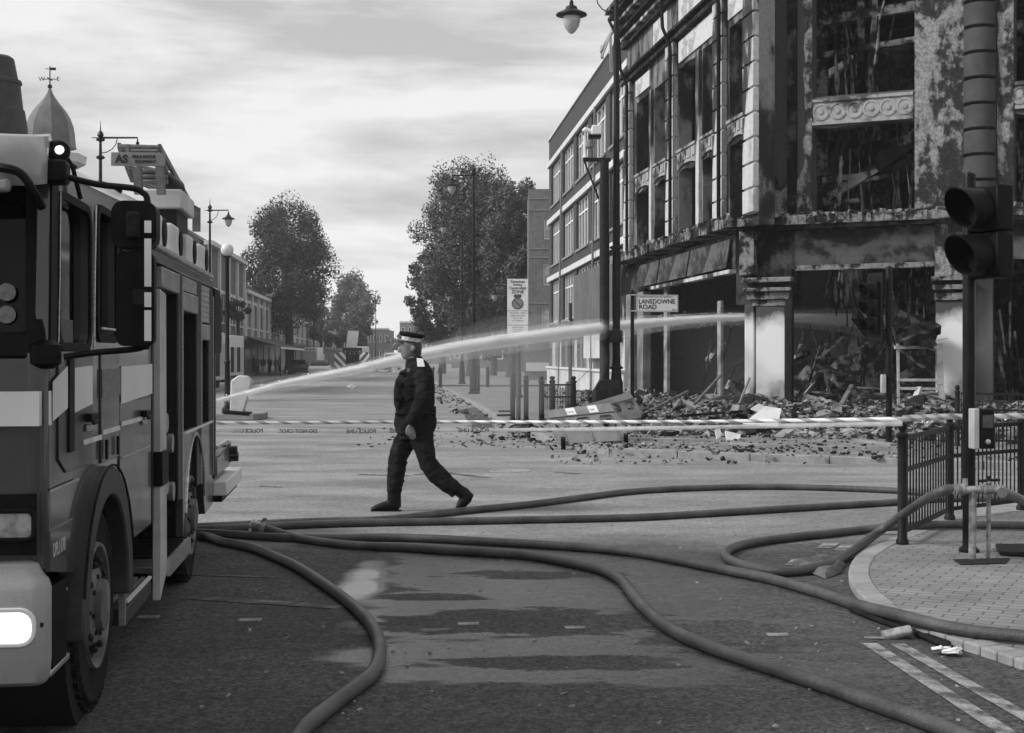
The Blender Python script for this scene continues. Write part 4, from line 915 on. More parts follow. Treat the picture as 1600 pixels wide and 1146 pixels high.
# ---- small onlookers far away
def figure(px, py, Y, h, label, top, legs, turn=0, zb=.12):
    b_ = Vector(((px-CX)/F*Y, Y, zb)); t = thing('person', tuple(b_), label, 'person', rz=turn, group='onlookers under the far awning')
    s = h/1.75; o = lambda x,y,z: b_+Matrix.Rotation(turn,3,'Z')@Vector((x*s,y*s,z*s))
    mb = MB()
    limb(mb, [(o(0,0,.85),.13*s,.12*s),(o(0,0,1.1),.14*s,.1*s),(o(0,0,1.38),.17*s,.11*s),(o(0,0,1.47),.08*s,.06*s),(o(0,0,1.55),.05*s,.05*s)], 10); ell(mb, o(0,0,1.64), .085*s, .1*s, .12*s, 10)
    for sx in (-1,1):
        limb(mb, [(o(.16*sx,0,1.4),.055*s,.055*s),(o(.21*sx,-.03,1.12),.045*s,.045*s),(o(.2*sx,-.12,.88),.035*s,.035*s),(o(.19*sx,-.14,.78),.03*s,.03*s)], 8)
        limb(mb, [(o(.08*sx,0,.88),.09*s,.09*s),(o(.09*sx,.02,.48),.065*s,.065*s),(o(.1*sx,0,.06),.04*s,.05*s),(o(.1*sx,-.12,.03),.03*s,.03*s)], 8)
    fuse(mb, 'body', M_['skin'], t, .035, 2)
    mb = MB(); limb(mb, [(o(0,0,.84),.15*s,.14*s),(o(0,0,1.1),.16*s,.125*s),(o(0,0,1.38),.19*s,.13*s),(o(0,0,1.48),.09*s,.07*s)], 10)
    for sx in (-1,1): limb(mb, [(o(.16*sx,0,1.41),.07*s,.07*s),(o(.22*sx,-.03,1.12),.06*s,.06*s),(o(.2*sx,-.1,.93),.05*s,.05*s)], 8)
    fuse(mb, 'top', top, t, .04, 2)
    mb = MB()
    for sx in (-1,1): limb(mb, [(o(.07*sx,0,.92),.11*s,.12*s),(o(.09*sx,.02,.48),.08*s,.08*s),(o(.1*sx,0,.1),.06*s,.07*s)], 8)
    fuse(mb, 'trousers', legs, t, .04, 2); return t
wt = mat('white_shirt', .6, .8); dk = mat('dark_clothes', .03, .85); md = mat('mid_clothes', .2, .85)
for a in [(437,0,128,1.72,'onlooker in white shirt and dark trousers, rightmost by the awning edge',wt,dk),(431,0,131,1.6,'onlooker in white shirt close behind the rightmost one',wt,md),(421,0,126,1.7,'dark-clothed onlooker under the awning left of the white shirts',dk,dk),
          (411,0,124,1.65,'onlooker with pale legs in the middle of the awning',dk,wt),(402,0,122,1.7,'grey-clothed onlooker under the left half of the awning',md,dk),(396,0,120,1.75,'leftmost dark onlooker beneath the awning',dk,dk),(466,0,135,1.6,'lone figure in pale top right of the left tree trunk',wt,dk)]:
    figure(a[0], 0, a[2], a[3], a[4], a[5], a[6], turn=random.uniform(-.6,.6))
# ================================================================ HOSES
HR = .037
def hose(pts, label, name='fire_hose', r=HR, m=None, grp='charged hoses across the junction'):
    o = MB().tube(smoothpts(pts, 8), r, 14).build(name, m or M_['hose'], smooth=60)
    return tag(o, label, 'hose', grp)
def gp(lst, z=HR): return [G(x, y, z) for x, y in lst]
hose([Vector((-3.1,11.9,HR))]+gp([(315,838),(349,847),(394,856),(427,869),(461,884),(495,905),(532,931),(562,956),(581,978),(592,1002),(592,1029),(581,1053),(562,1070),(532,1092),(502,1115),(480,1134),(467,1150),(450,1180),(420,1250)]), 'hose that curls round and leaves at the bottom left of the picture')
h2 = [G(401,821,.12), G(431,831,.07)]+gp([(469,842),(525,850),(581,854),(637,856),(694,860),(750,863),(825,868),(900,881),(945,893),(972,908),(990,931),(1012,955),(1045,982),(1100,1008),(1193,1040),(1287,1071),(1372,1102),(1450,1129),(1493,1147),(1580,1190)])
hose(h2, 'hose from the metal coupling sweeping to the bottom right corner')
hose(gp([(300,832),(318,833),(375,836),(440,840),(525,841),(600,840),(675,842),(750,846),(825,850),(900,855),(960,860),(1020,868),(1080,880),(1140,892),(1200,904),(1275,925),(1320,940)])+[G(1360,951,.06),G(1410,963,.09),G(1470,978,.09),G(1530,988,.09),G(1610,996,.09),G(1700,1003,.09)], 'hose that climbs the kerb and crosses the block paving at right')
hose(gp([(300,824),(318,823),(400,819),(469,816),(525,814),(600,812),(660,806),(710,800),(760,795),(830,788),(900,779),(980,769),(1050,764.5),(1120,762),(1200,761),(1300,763),(1400,767)])+[G(1450,771,.04),G(1520,774,.05),G(1620,777,.05)], 'farthest hose bowing away behind the others towards the railing')
hose(gp([(300,827),(318,827.5),(400,824),(480,820),(580,817),(700,815),(800,813),(900,811),(1000,808.5),(1100,803),(1200,797),(1300,791),(1400,785),(1450,781),(1530,779),(1640,779)]), 'straight hose just in front of the farthest one')
hose([G(1484,764,.62), G(1470,769,.6), G(1450,778,.5), G(1411,804,.3), G(1372,832,.12), G(1340,856,.06)]+gp([(1302,879),(1256,891),(1209,893),(1166,885),(1139,874),(1134,864),(1147,856),(1178,848),(1236,840),(1295,834),(1341,829)])+[G(1390,824,.07),G(1440,821,.09),G(1500,820,.09),G(1640,822,.09)], 'hose looping from the standpipe down over the kerb and back')
hose([G(1566,770,.64), G(1580,774,.6), G(1600,783,.5), G(1650,800,.3), G(1700,830,.09)], 'short dark hose leaving the standpipe to the right')
hose(gp([(1330,952),(1370,968),(1420,985),(1465,1004),(1500,1018)], .02), 'thin flat hose lying in the gutter below the pavement', r=.018, m=M_['rubber'])
hose(gp([(1380,962),(1430,984),(1480,1003),(1540,1010)], .02), 'thinner second gutter hose beside the kerb', r=.012, m=M_['rubber'])
# coupling
c = G(397,820,.13); cp = thing('hose_coupling', tuple(c), 'alloy hose coupling lying on the hoses beside the fire engine', 'coupling')
ax = (G(431,831,.07)-c).normalized(); Mx = ax.to_track_quat('Z','Y').to_matrix()
MB().lathe(c-ax*.03, [(.03,0),(.046,.01),(.05,.05),(.043,.055),(.043,.08),(.048,.085),(.048,.12),(.036,.13)], 16, Mx).build('coupling_body', M_['brass'], cp)
MB().tube([c+ax*.07+Vector((0,0,.04)), c+ax*.09+Vector((0,0,.075)), c+ax*.12+Vector((0,0,.085))], [.012,.014,.013], 8).build('lug', M_['brass'], cp)
MB().tube([c+Vector((-.03,-.02,-.03)), c+Vector((-.035,-.03,-.085)), c+Vector((-.01,-.03,-.1))], [.012,.012,.01], 8).build('lug', M_['brass'], cp)
# standpipe on the hydrant
sb = G(1520,874,.05); Ys = sb.y; sp_ = thing('standpipe', tuple(sb), 'pale twin outlet standpipe rising from an open hydrant pit', 'standpipe')
q = lambda px, py, d=0: P(px, py, Ys+d)
MB().tube([q(1519,880),q(1520,770)], [.029,.029], 14).build('pipe', M_['brass'], sp_)
MB().tube([q(1544,876,.05),q(1545,752,.05)], [.017,.019], 10).build('key_rod', M_['brass'], sp_)
MB().tube([q(1489,765,.02),q(1500,764,.02),q(1506,766),q(1560,765),q(1570,766)], [.04,.042,.032,.032,.036], 14).build('outlet_head', M_['brass'], sp_)
m = MB()
for x in (1493,1502,1536,1556): m.tube([q(x,765),q(x+3,765)], [.045,.045], 14)
m.tube([q(1508,765),q(1508,748)], [.022,.02], 10); m.build('coupling_ring', M_['brass'], sp_)
m = MB().tube([q(1528,752,.05),q(1562,750,.05)], .011, 8); m.tube([q(1545,758,.05),q(1545,744,.05)], [.02,.014], 8); m.build('key_handle', M_['iron'], sp_)
# hydrant pit + lid
z = .125
pit = struct(MB().add([tuple(G(x,y,.0535)) for x,y in [(1488,874),(1578,872),(1572,880),(1500,882)]], [(0,1,2,3)]).build('hydrant_pit', M_['dark'], smooth=0))
lid = MB().prism([G(1555,856,.052),G(1625,856,.052),G(1640,872,.052),G(1562,868,.052)], (0,0,.035)); tag(lid.build('hydrant_lid', M_['iron'], bevel=.008), 'iron hydrant lid lying beside the open pit', 'hydrant lid')

# ================================================================ RAILINGS
def post(b_, label, h=1.03, r=.04, grp='ball-topped railing posts'):
    o = MB().lathe(b_, [(r*1.3,0),(r*1.3,.03),(r,.05),(r,h-.15),(r*1.25,h-.14),(r*1.25,h-.11),(r*.6,h-.09),(r*.9,h-.07),(r*1.05,h-.035),(r*.7,h-.008),(.003,h)], 16).build('railing_post', M_['iron'])
    return tag(o, label, 'post', grp)
def panel(a, b2, label, z0=.1, z1=.88, n=16, grp='railing panels', r=.008):
    m = MB(); a = Vector(a); b2 = Vector(b2); d = b2-a; a1 = a+d.normalized()*.06; d = d-d.normalized()*.12
    for z in (z0, (z0+z1)*.5+.12, z1): m.beam(a1+Vector((0,0,z)), a1+d+Vector((0,0,z)), .03, .035 if z != z1 else .04)
    for i in range(n+1): p = a1+d*i/n; m.tube([p+Vector((0,0,z0)), p+Vector((0,0,z1))], r, 6)
    return tag(m.build('railing', M_['iron']), label, 'railing', grp)
p1 = G(1410,850,.05); p2 = G(1484,812,.05); p3 = G(1596,797,.05); p4 = Vector((8.6,14.0,.05))
post(p1,'thick railing post nearest us with the loop hose passing in front'); post(p2,'railing post just left of the signal pole, second from us'); post(p3,'railing post at the right edge beyond the push button box'); 
panel(p1,p2,'railing panel between the nearest post and the second'); panel(p2,p3,'railing panel behind the signal pole and standpipe'); panel(p3,p4,'railing panel running out of the picture at right')
f1 = Vector(((1496-800)/F*23.3,23.3,.12)); f2 = f1+Vector((1.75,-.85,0)); 
post(f1,'slim post across the side road in front of the second white pier'); post(f2,'far post across the side road at the right edge'); panel(f1,f2,'far railing panel across the side road'); panel(f2,f2+Vector((1.75,-.85,0)),'last far railing panel at the right edge')
def rp_(px, Y): return Vector(((px-800)/F*Y, Y, .12))
for px, Y, s_ in [(801,32.6,'short rail post left of the parking sign pole'),(822,32.6,'short rail post right of the parking sign pole'),(846,31,'rail post just left of the fallen barriers'),(863,31,'second rail post behind the fallen barriers'),(896,31,'rail post between fallen barriers and thin grey pole')]: post(rp_(px,Y), s_, 1.08, .06)
panel(rp_(863,31),rp_(896,31),'short railing panel behind the fallen barriers',n=6); panel(rp_(846,31),rp_(863,31),'narrowest railing panel behind the fallen barriers',n=3)
for (y_, s_) in ((31.5,'upper loose rail bar'),): 
    m = MB().beam(rp_(777,32)+Vector((0,0,.15)), rp_(799,32.2)+Vector((0,0,.15)), .05,.05); tag(m.build('loose_rail', M_['iron']), 'bent loose rail lying left of the parking sign posts, nearer one', 'rail')
    m = MB().beam(rp_(779,34.5)+Vector((0,0,.15)), rp_(799,34.5)+Vector((0,0,.15)), .04,.04); tag(m.build('loose_rail', M_['iron']), 'bent loose rail left of the parking sign posts, farther one', 'rail')
post(Vector(((748-800)/F*57.5,57.5,.12)),'slim post right beside the tall lamp column at the big tree',1.15,.05)

# ================================================================ SIGNALS
def hoodtube(m, c, d, r, L_):
    """open hood: a thin walled tube, cut back underneath"""
    d = Vector(d).normalized(); s = d.cross(Vector((0,0,1))).normalized(); n = 20; k = len(m.v)
    for (rr, far) in ((r,0),(r,1),(r*.93,1),(r*.93,0)):
        for j in range(n):
            a = 2*math.pi*j/n; ex = L_*(.72+.28*math.sin(a)) if far else 0
            m.v.append(Vector(c)+d*ex+s*rr*math.cos(a)+Vector((0,0,rr*math.sin(a))))
    for i in range(3):
        for j in range(n):
            j2 = (j+1) % n; m.f.append((k+i*n+j,k+i*n+j2,k+(i+1)*n+j2,k+(i+1)*n+j))
def signal(base, zc, off, d, label, n=3, sp=.3, r=.12, pole_h=None, box=None, board=True, prad=.057):
    b_ = Vector(base); t = thing('traffic_light', tuple(b_), label, 'traffic light')
    ph = pole_h or zc+n*sp
    MB().lathe(b_, [(prad*1.6,0),(prad*1.6,.02),(prad,.05),(prad,ph-b_.z),(prad*.8,ph-b_.z+.03),(.01,ph-b_.z+.05)], 16).build('pole', M_['black'], t)
    d = Vector(d).normalized(); s = d.cross(Vector((0,0,1))).normalized(); rot = Matrix((s,d,Vector((0,0,1)))).transposed()
    for i in range(n):
        c = Vector((b_.x,b_.y,0))+Vector(off)+Vector((0,0,zc-sp*i))
        h = MB().obox(c-d*.09, r*2.35, .17, sp*.98, rot).build('signal_head', M_['plast'], t, bevel=.02)
        MB().lathe(c-d*.002, [(r*.9,0),(r*.8,.025),(r*.5,.04),(.01,.045)], 20, d.to_track_quat('Z','Y').to_matrix()).build('lens', mat('unlit_signal_lens', .01, .15, .014, scale=30), h)
        hm = MB(); hoodtube(hm, c, d, r, r*1.75); hm.build('hood', M_['plast'], h, fix=False)
    if board:
        c = Vector((b_.x,b_.y,0))+Vector(off)+Vector((0,0,zc-sp*(n-1)/2)); MB().obox(c-d*.1, r*3.3, .02, sp*n+.3, rot).build('backing_board', M_['black'], t, bevel=.01)
    m = MB(); 
    for zz in (zc+sp*.35, zc-sp*(n-.65)): m.beam(Vector((b_.x,b_.y,zz)), Vector((b_.x,b_.y,zz))+Vector(off)-d*.1, .04, .04)
    m.build('bracket', M_['black'], t)
    return t
s1 = G(1514,862,.05)
t1 = signal(s1, 2.78, (.03,-.17,0), (-.90,-.42,0), 'near traffic light with two big dark hoods facing left on a black pole', n=2, sp=.37, r=.16, pole_h=3.05, board=False, prad=.05)
cbx = P(1517,670,s1.y-.1)
MB().obox(cbx+Vector((.105,0,0)), .12, .14, .315).build('push_button_box', M_['black'], t1, bevel=.012)
MB().obox(cbx+Vector((.022,.0,0)), .045, .145, .32).build('push_button_side', mat('pale_yellow_box', .4, .5, .33, scale=3), t1, bevel=.006)
MB().obox(cbx+Vector((.11,-.073,.06)), .08, .01, .1).build('push_button_panel', mat('grey_panel', .08, .4, .05, scale=9), t1)
MB().lathe(cbx+Vector((.11,-.072,-.1)), [(.02,0),(.02,.012),(.01,.016)], 12, Vector((0,-1,0)).to_track_quat('Z','Y').to_matrix()).build('push_button', M_['silver'], t1)
MB().obox(P(1516,286,s1.y), .07, .07, .14).build('detector', M_['black'], t1, bevel=.01)
s2 = Vector(((1389-800)/F*23.9,23.9,.12))
t2 = signal(s2, 2.78, (-.32,.0,0), (-.9,-.42,0), 'smoke-blackened three-aspect traffic light on a pole before the burnt shopfront', n=3, sp=.3, r=.12, pole_h=3.15, board=True)
MB().obox(P(1380,600,23.85), .08, .1, .32).build('push_button_box', MATS['pale_yellow_box'], t2, bevel=.01)

# ================================================================ SIGNS
def plane_fn(c, right, up=(0,0,1)):
    c = Vector(c); r_ = Vector(right).normalized(); u = Vector(up); n_ = r_.cross(u).normalized()
    return lambda a,b,d=0: c+r_*a+u*b+n_*d
ink = mat('sign_ink', .02, .6)
sw = mat('sign_white', .68, .4, .58, scale=4)
# street name sign
sp0 = Vector(((988-800)/F*33,33,.12)); t = thing('street_sign', tuple(sp0), 'white LANSDOWNE ROAD nameplate on a black post in front of the burnt shop', 'street sign')
MB().tube([sp0, Vector((sp0.x,sp0.y,3.15))], .045, 10).build('post', M_['iron'], t)
MB().lathe((sp0.x,sp0.y,3.15), [(.045,0),(.06,.02),(.03,.08),(.005,.1)], 10).build('finial', M_['iron'], t)
tl = P(994.5,461,32.95); w_ = 65.5*32.95/F; h_ = 26.5*32.95/F
fn = plane_fn((tl.x,tl.y,tl.z-h_), (1,.04,0))
pl_ = MB().plate(rect(0,w_,0,h_), [], fn, .02).build('nameplate', sw, t)
MB().plate(rect(.015,w_-.015,.015,h_-.015), [rect(.023,w_-.023,.023,h_-.023)], lambda a,b,d: fn(a,b,d+.003), .002).build('border', ink, pl_)
def txt(s_, size, x, y, fn, par, m=ink, bold=.0, al='LEFT', name='lettering', e=.004, xs=1):
    mb = MB(); text_mb(mb, s_, size, lambda a,b,d: fn(x+a*xs, y+b, e if d > 0 else .0005), bold, .001, al); return mb.build(name, m, par, smooth=0, fix=False)
txt('LANSDOWNE', .15, .05, .198, fn, pl_, bold=.0035, xs=.93); txt('ROAD', .152, .055, .068, fn, pl_, bold=.0035)
txt('LONDON BOROUGH OF HARINGEY', .05, .055, .34, fn, pl_); txt('N17', .05, .86, .03, fn, pl_)
for y in (461,486): MB().beam(P(986,y,32.95), P(994.5,y,32.95), .03,.03).build('clamp', M_['silver'], t)
# parking zone sign
Yz = 31.9; b0 = Vector(((810-800)/F*32.05,32.05,.12)); t = thing('zone_sign', tuple(b0), 'tall white controlled parking zone sign plate on a grey pole', 'road sign')
MB().tube([b0, Vector((b0.x,b0.y,3.4))], .055, 10).build('pole', mat('grey_painted_pole', .06, .5, .04, scale=5), t)
tl = P(792.5,436,Yz); w_ = 32.5*Yz/F; h1 = 72*Yz/F; h2_ = 17.5*Yz/F
fz = plane_fn((tl.x,tl.y,tl.z-h1), (1,0,0)); s_a = MB().plate(rect(0,w_,0,h1), [], fz, .02).build('sign_plate', sw, t)
f2_ = plane_fn((tl.x,tl.y,tl.z-h1-.012-h2_), (1,0,0)); s_b = MB().plate(rect(0,w_,0,h2_), [], f2_, .02).build('sign_plate', sw, t)
mid = w_/2
for s_, sz, y in [('Tottenham',.075,h1-.09),('Parking',.07,h1-.16),('Controlled',.085,h1-.24),('ZONE',.105,h1-.335)]: txt(s_, sz, mid, y, fz, s_a, al='CENTER', bold=.0015)
MB().plate(rect(mid-.085,mid+.085,h1-.44,h1-.36), [], lambda a,b,d: fz(a,b,d+.003), .002).build('sign_box', mat('grey_ink', .07, .6), s_a)
cc = fz(mid, h1-.575, .003); cm = Vector((0,-1,0)).to_track_quat('Z','Y').to_matrix()
MB().lathe(cc, [(.135,0),(.135,.002),(.0,.002)], 28, cm).build('roundel_rim', mat('sign_red', .06, .5), s_a)
MB().lathe(cc, [(.112,.0025),(.112,.004),(.0,.004)], 28, cm).build('roundel', mat('sign_blue', .2, .5), s_a)
MB().beam(cc+Vector((-.085,-.006,.085)), cc+Vector((.085,-.006,-.085)), .004, .026, up=(1,0,1)).build('roundel_bar', MATS['sign_red'], s_a)
MB().plate(rect(0,w_,h1-.745,h1-.738), [], lambda a,b,d: fz(a,b,d+.002), .001).build('rule', ink, s_a)
for s_, y in [('Mon - Fri 8 am - 6.30 pm',h1-.80),('Match and event days',h1-.86),('Mon - Fri  Sat',h1-.92),('Sun  &  Bank hols',h1-.98)]: txt(s_, .036, mid, y, fz, s_a, al='CENTER')
for s_, y in [('You must display',h2_-.055),('a parking permit',h2_-.105),('or pay at meter',h2_-.155),('Pay at machine',h2_-.215)]: txt(s_, .04, mid, y, f2_, s_b, al='CENTER')
# cctv mast
mb0 = Vector(((944.5-800)/F*32.9,32.9,.12)); t = thing('camera_mast', tuple(mb0), 'thick black camera mast with bracket and white surveillance camera', 'camera mast')
zt = CH+(HY-250)/F*32.9
MB().lathe(mb0, [(.3,0),(.3,.65),(.2,.85),(.14,.95),(.12,1.0),(.118,4),(.105,zt-mb0.z)], 16).build('mast', M_['iron'], t)
c = P(950,0,32.9); MB().prism([Vector((P(929,0,32.6).x,32.6,.12)),Vector((P(971,0,32.6).x,32.6,.12)),Vector((P(971,0,32.6).x,33.2,.12)),Vector((P(929,0,32.6).x,33.2,.12))], (0,0,.72)).build('base_cabinet', M_['iron'], t, bevel=.04)
MB().hexa([P(929,610,32.62),P(969,610,32.62),P(969,610,33.18),P(929,610,33.18),P(938,594,32.7),P(968,594,32.7),P(968,594,33.1),P(938,594,33.1)]).build('base_shoulder', M_['iron'], t)
MB().beam(P(911,250,32.9),P(954,250,32.9),.09,.09).build('arm', M_['iron'], t)
MB().beam(P(913,252,32.9),P(936,312,32.9),.04,.04).build('strut', M_['iron'], t)
MB().lathe(P(914.5,247,32.9), [(.07,0),(.075,.03),(.05,.05),(.05,.5),(.06,.53)], 12).build('camera_stem', M_['white'], t)
MB().obox(P(932,205,32.8), .24, .42, .22).build('camera', M_['white'], t, bevel=.02)
MB().obox(P(929,214,32.8), .3, .3, .08).build('camera_shroud', M_['black'], t, bevel=.01)
MB().tube([P(912,206,32.9),P(914,203,32.9),P(924,206,32.9)], [.06,.07,.05], 10).build('camera_arm', M_['white'], t)
MB().lathe(P(921,232,32.8), [(.06,0),(.1,.03),(.1,.16),(.05,.2)], 12).build('floodlight', mat('grey_plastic'+'_housing', .2, .5), t)
MB().obox(P(961.5,526,32.8), .3, .25, .3).build('junction_box', M_['iron'], t, bevel=.02)
# grey thin pole right of the barriers
b_ = Vector(((891-800)/F*40,40,.12)); t = thing('sign_pole', tuple(b_), 'thin bare grey pole with a square foot in front of the brick offices', 'pole')
MB().tube([b_+Vector((0,0,.75)), Vector((b_.x,b_.y,3.2))], .055, 10).build('pole', MATS['grey_painted_pole'], t)
MB().obox(b_+Vector((0,0,.4)), .25, .25, .8).build('foot', MATS['grey_painted_pole'], t, bevel=.02)

# ================================================================ POLICE TAPE
def tape(pts, w, label, m, twist=0.0, sag=0, n=60, nm='barrier_tape'):
    pts = smoothpts(pts, n); k = []; mb = MB(); acc = 0
    for i, p in enumerate(pts):
        if i: acc += (p-pts[i-1]).length
        a = twist*acc+.35*math.sin(acc*1.7); dirv = Vector((0, math.sin(a), math.cos(a)))
        k += [p-dirv*w/2, p+dirv*w/2]
    f = [(2*i,2*i+2,2*i+3,2*i+1) for i in range(len(pts)-1)]
    mb.add(k, f); o = mb.build(nm, m, smooth=60, fix=False)
    sm = o.modifiers.new('thick', 'SOLIDIFY'); sm.thickness = .0006; sm.offset = 0
    return tag(o, label, 'tape', 'police tape across the road')
def stripe(name, a, c, period, duty=.5, ang=0):
    m = bpy.data.materials.new(name); m.use_nodes = True; n = m.node_tree.nodes; l = m.node_tree.links; b = n['Principled BSDF']; b.inputs['Roughness'].default_value = .35
    tcn = n.new('ShaderNodeTexCoord'); sp = n.new('ShaderNodeSeparateXYZ'); l.new(tcn.outputs['Object'], sp.inputs[0])
    q = n.new('ShaderNodeMath'); q.operation = 'MULTIPLY_ADD'; l.new(sp.outputs[2], q.inputs[0]); q.inputs[1].default_value = ang; l.new(sp.outputs[0], q.inputs[2])
    w = n.new('ShaderNodeMath'); w.operation = 'PINGPONG'; l.new(q.outputs[0], w.inputs[0]); w.inputs[1].default_value = period/2
    g = n.new('ShaderNodeMath'); g.operation = 'GREATER_THAN'; l.new(w.outputs[0], g.inputs[0]); g.inputs[1].default_value = period/2*duty
    x = n.new('ShaderNodeMix'); x.data_type = 'RGBA'; l.new(g.outputs[0], x.inputs['Factor']); x.inputs['A'].default_value = g3(a); x.inputs['B'].default_value = g3(c); l.new(x.outputs['Result'], b.inputs['Base Color'])
    return m
T1 = stripe('tape_stripes', .62, .24, .22, .6, 2.5)
Yt = 16.5
tape([P(300,661.5,15.4),P(335,661.5,15.5),P(600,660,Yt-.4),P(850,659.5,15.2),P(1100,659,13.4),P(1300,656.5,12),P(1410,655,10.95)], .036, 'blue and white striped upper tape running the whole width to the near post', T1)
tape([P(1410,655,10.93),P(1425,653.5,11.3),P(1484,651,12.55)], .055, 'short stretch of striped tape between the two near posts', T1)
tape([P(1484,651,12.6),P(1530,652,12.9),P(1590,650,13.35),P(1660,648,13.8)], .055, 'stretch of striped tape right of the signal pole', T1)
tape([P(300,674,15.4),P(335,673,15.5),P(600,674,Yt-.6),P(850,671.5,15.2),P(1100,668,13.4),P(1300,664,12),P(1410,662,10.95)], .042, 'lower tape carrying reversed dark lettering, sagging beneath the striped one', mat('tape_white', .6, .4, .45, scale=3, alpha=.45))
# reversed lettering on the lower tape (we see its back)
lt = None
def tape_pt(s_, py):   # position along the lower tape by picture column
    tab = [(335,15.5,673),(600,15.9,674),(850,15.2,671.5),(1100,13.4,668),(1300,12,664)]
    for (x0,y0,v0),(x1,y1,v1) in zip(tab,tab[1:]):
        if x0 <= s_ <= x1: t_ = (s_-x0)/(x1-x0); return P(s_, v0+(v1-v0)*t_, y0+(y1-y0)*t_)
mb = MB(); s0 = 412
for word in ['POLICE LINE', 'DO NOT CROSS', 'POLICE LINE', 'DO NOT CROSS', 'POLICE LINE']:
    c = tape_pt(s0, 0)
    text_mb(mb, word, .062, lambda a,b,d: c+Vector((-a, -.03-.002, b-.021+0))+Vector((0, a*.0, 0)), .001, .0005)
    s0 += 92 if 'NOT' in word else 84
tag(mb.build('tape_lettering', ink, bpy.data.objects['barrier_tape.003'] if 'barrier_tape.003' in bpy.data.objects else None, smooth=0, fix=False))

# ================================================================ FALLEN BARRIERS
grp_ = mat('faded_red_plastic', .17, .5, .12, scale=3, bump=.1)
def barrier(c4, label, stickers=True):
    """four corners BL BR TR TL"""
    BL, BR, TR, TL = [Vector(p) for p in c4]; nn = (BR-BL).cross(TL-BL).normalized()
    if nn.y > 0: nn = -nn
    fn = lambda a,b,d=0: BL*(1-a)*(1-b)+BR*a*(1-b)+TR*a*b+TL*(1-a)*b+nn*d
    t = thing('plastic_barrier', tuple(((BL+BR)/2).xy)+(.1,), label, 'barrier', group='fallen plastic road barriers')
    rr = lambda a0,a1,b0,b1,r=.03,q=.06: [(a0+r,b0),(a1-r,b0),(a1,b0+q),(a1,b1-q),(a1-r,b1),(a0+r,b1),(a0,b1-q),(a0,b0+q)]
    MB().plate(rr(0,1,0,1,.03,.06), [rr(.07,.27,.36,.70),rr(.40,.60,.36,.70),rr(.73,.93,.36,.70)], fn, .06).build('panel', grp_, t, bevel=.012)
    MB().plate(rect(.03,.97,.74,.97), [], lambda a,b,d: fn(a,b,d+.025), .02).build('top_board', mat('barrier_board', .2, .5, .14, scale=2), t, bevel=.006)
    m = MB()
    for a in (.12,.5,.88): m.plate(rect(a-.012,a+.012,.04,.3), [], lambda x,y,d: fn(x,y,d+.02), .019)
    m.build('rib', grp_, t)
    if stickers:
        for a in (.30,.62): MB().plate(rect(a,a+.13,.76,.95), [], lambda x,y,d: fn(x,y,d+.029), .003).build('label_patch', sw, t)
        for a in (.30,.62):
            mb = MB(); text_mb(mb, 'ROAD' if a < .5 else 'KEEP', .045, lambda x,y,d: fn(a+.015+x/1.5*1.1, .82+y*1.3, .031), .0, .0005); mb.build('lettering', MATS['grey_ink'], t, smooth=0, fix=False)
    m = MB()
    for a in (.06,.94): m.beam(fn(a,.02,-.25), fn(a,.02,.12), .08, .06)
    m.build('foot', M_['rubber'], t); return t
barrier([P(874,694,24.0),P(985,688,24.0),P(956,629,24.7),P(849,642,24.7)], 'slumped plastic barrier with two white stickers on its top board')
barrier([P(945,662,25.6),P(1010,652,25.9),P(984,612,26.1),P(918,632,25.7)], 'second plastic barrier tipped up behind the stickered one', False)

# ================================================================ RUBBLE and loose pieces
random.seed(31)
def chunk(m, p, r, flat=1.0):
    M3 = Matrix.Rotation(random.uniform(0,6.28),3,'Z') @ Matrix.Rotation(random.uniform(-.7,.7),3,'X') @ Matrix.Rotation(random.uniform(-.5,.5),3,'Y')
    sx, sy, sz = r*random.uniform(.7,1.8), r*random.uniform(.6,1.4), r*random.uniform(.4,1)*flat
    pts = [(-sx,-sy,-sz),(sx,-sy,-sz),(sx,sy,-sz),(-sx,sy,-sz),(-sx,-sy,sz),(sx,-sy,sz),(sx,sy,sz),(-sx,sy,sz)]
    m.hexa([Vector(p)+M3@(Vector([c*random.uniform(.65,1.1) for c in q])*.5) for q in pts])
# mounds against the shopfront
def mound(z_of, pts, label):
    pass
gx, gy = 120, 50; m = MB(); vs = []
def hh(u, v):
    return .14+.62*math.exp(-((v-.88)/.17)**2)*(.55+.45*math.sin(u*11)+.2*math.sin(u*31))+.05*random.random()
for j in range(gy):
    for i in range(gx):
        u = i/(gx-1); v = j/(gy-1); a = FB(1040+u*620, 0, 11.0*(1-v)-1.2+.5*math.sin(u*23)*(1-v)); edge = min(1, v*7, (1-v)*12, u*9, (1-u)*9)
        vs.append((a.x+random.uniform(-.03,.03), a.y, .09+max(0,hh(u,v)-.12)*edge*.9+random.uniform(0,.03)*edge))
m.add(vs, [(j*gx+i,j*gx+i+1,(j+1)*gx+i+1,(j+1)*gx+i) for j in range(gy-1) for i in range(gx-1)])
tag(m.build('ash_heap', B['ash']), 'low heap of ash and crushed plaster along the burnt shopfront', 'ash heap', kind='stuff')
m = MB(); m2 = MB()
for i in range(5600):
    u = random.random(); v = random.betavariate(2,2)
    if i % 5 == 0: p = FA(random.uniform(990,1165), .14, random.uniform(0,3.4))
    else: p = FB(1040+u*620, .14, -.4+10.5*random.random()**1.7); 
    r = random.uniform(.02,.09)*(1 if random.random() < .8 else random.uniform(1.6,4)); p.z = .13+(random.uniform(0,.4) if p.y > 29.5 else random.uniform(0,.05))
    chunk(m if random.random() < .8 else m2, p, r, .7)
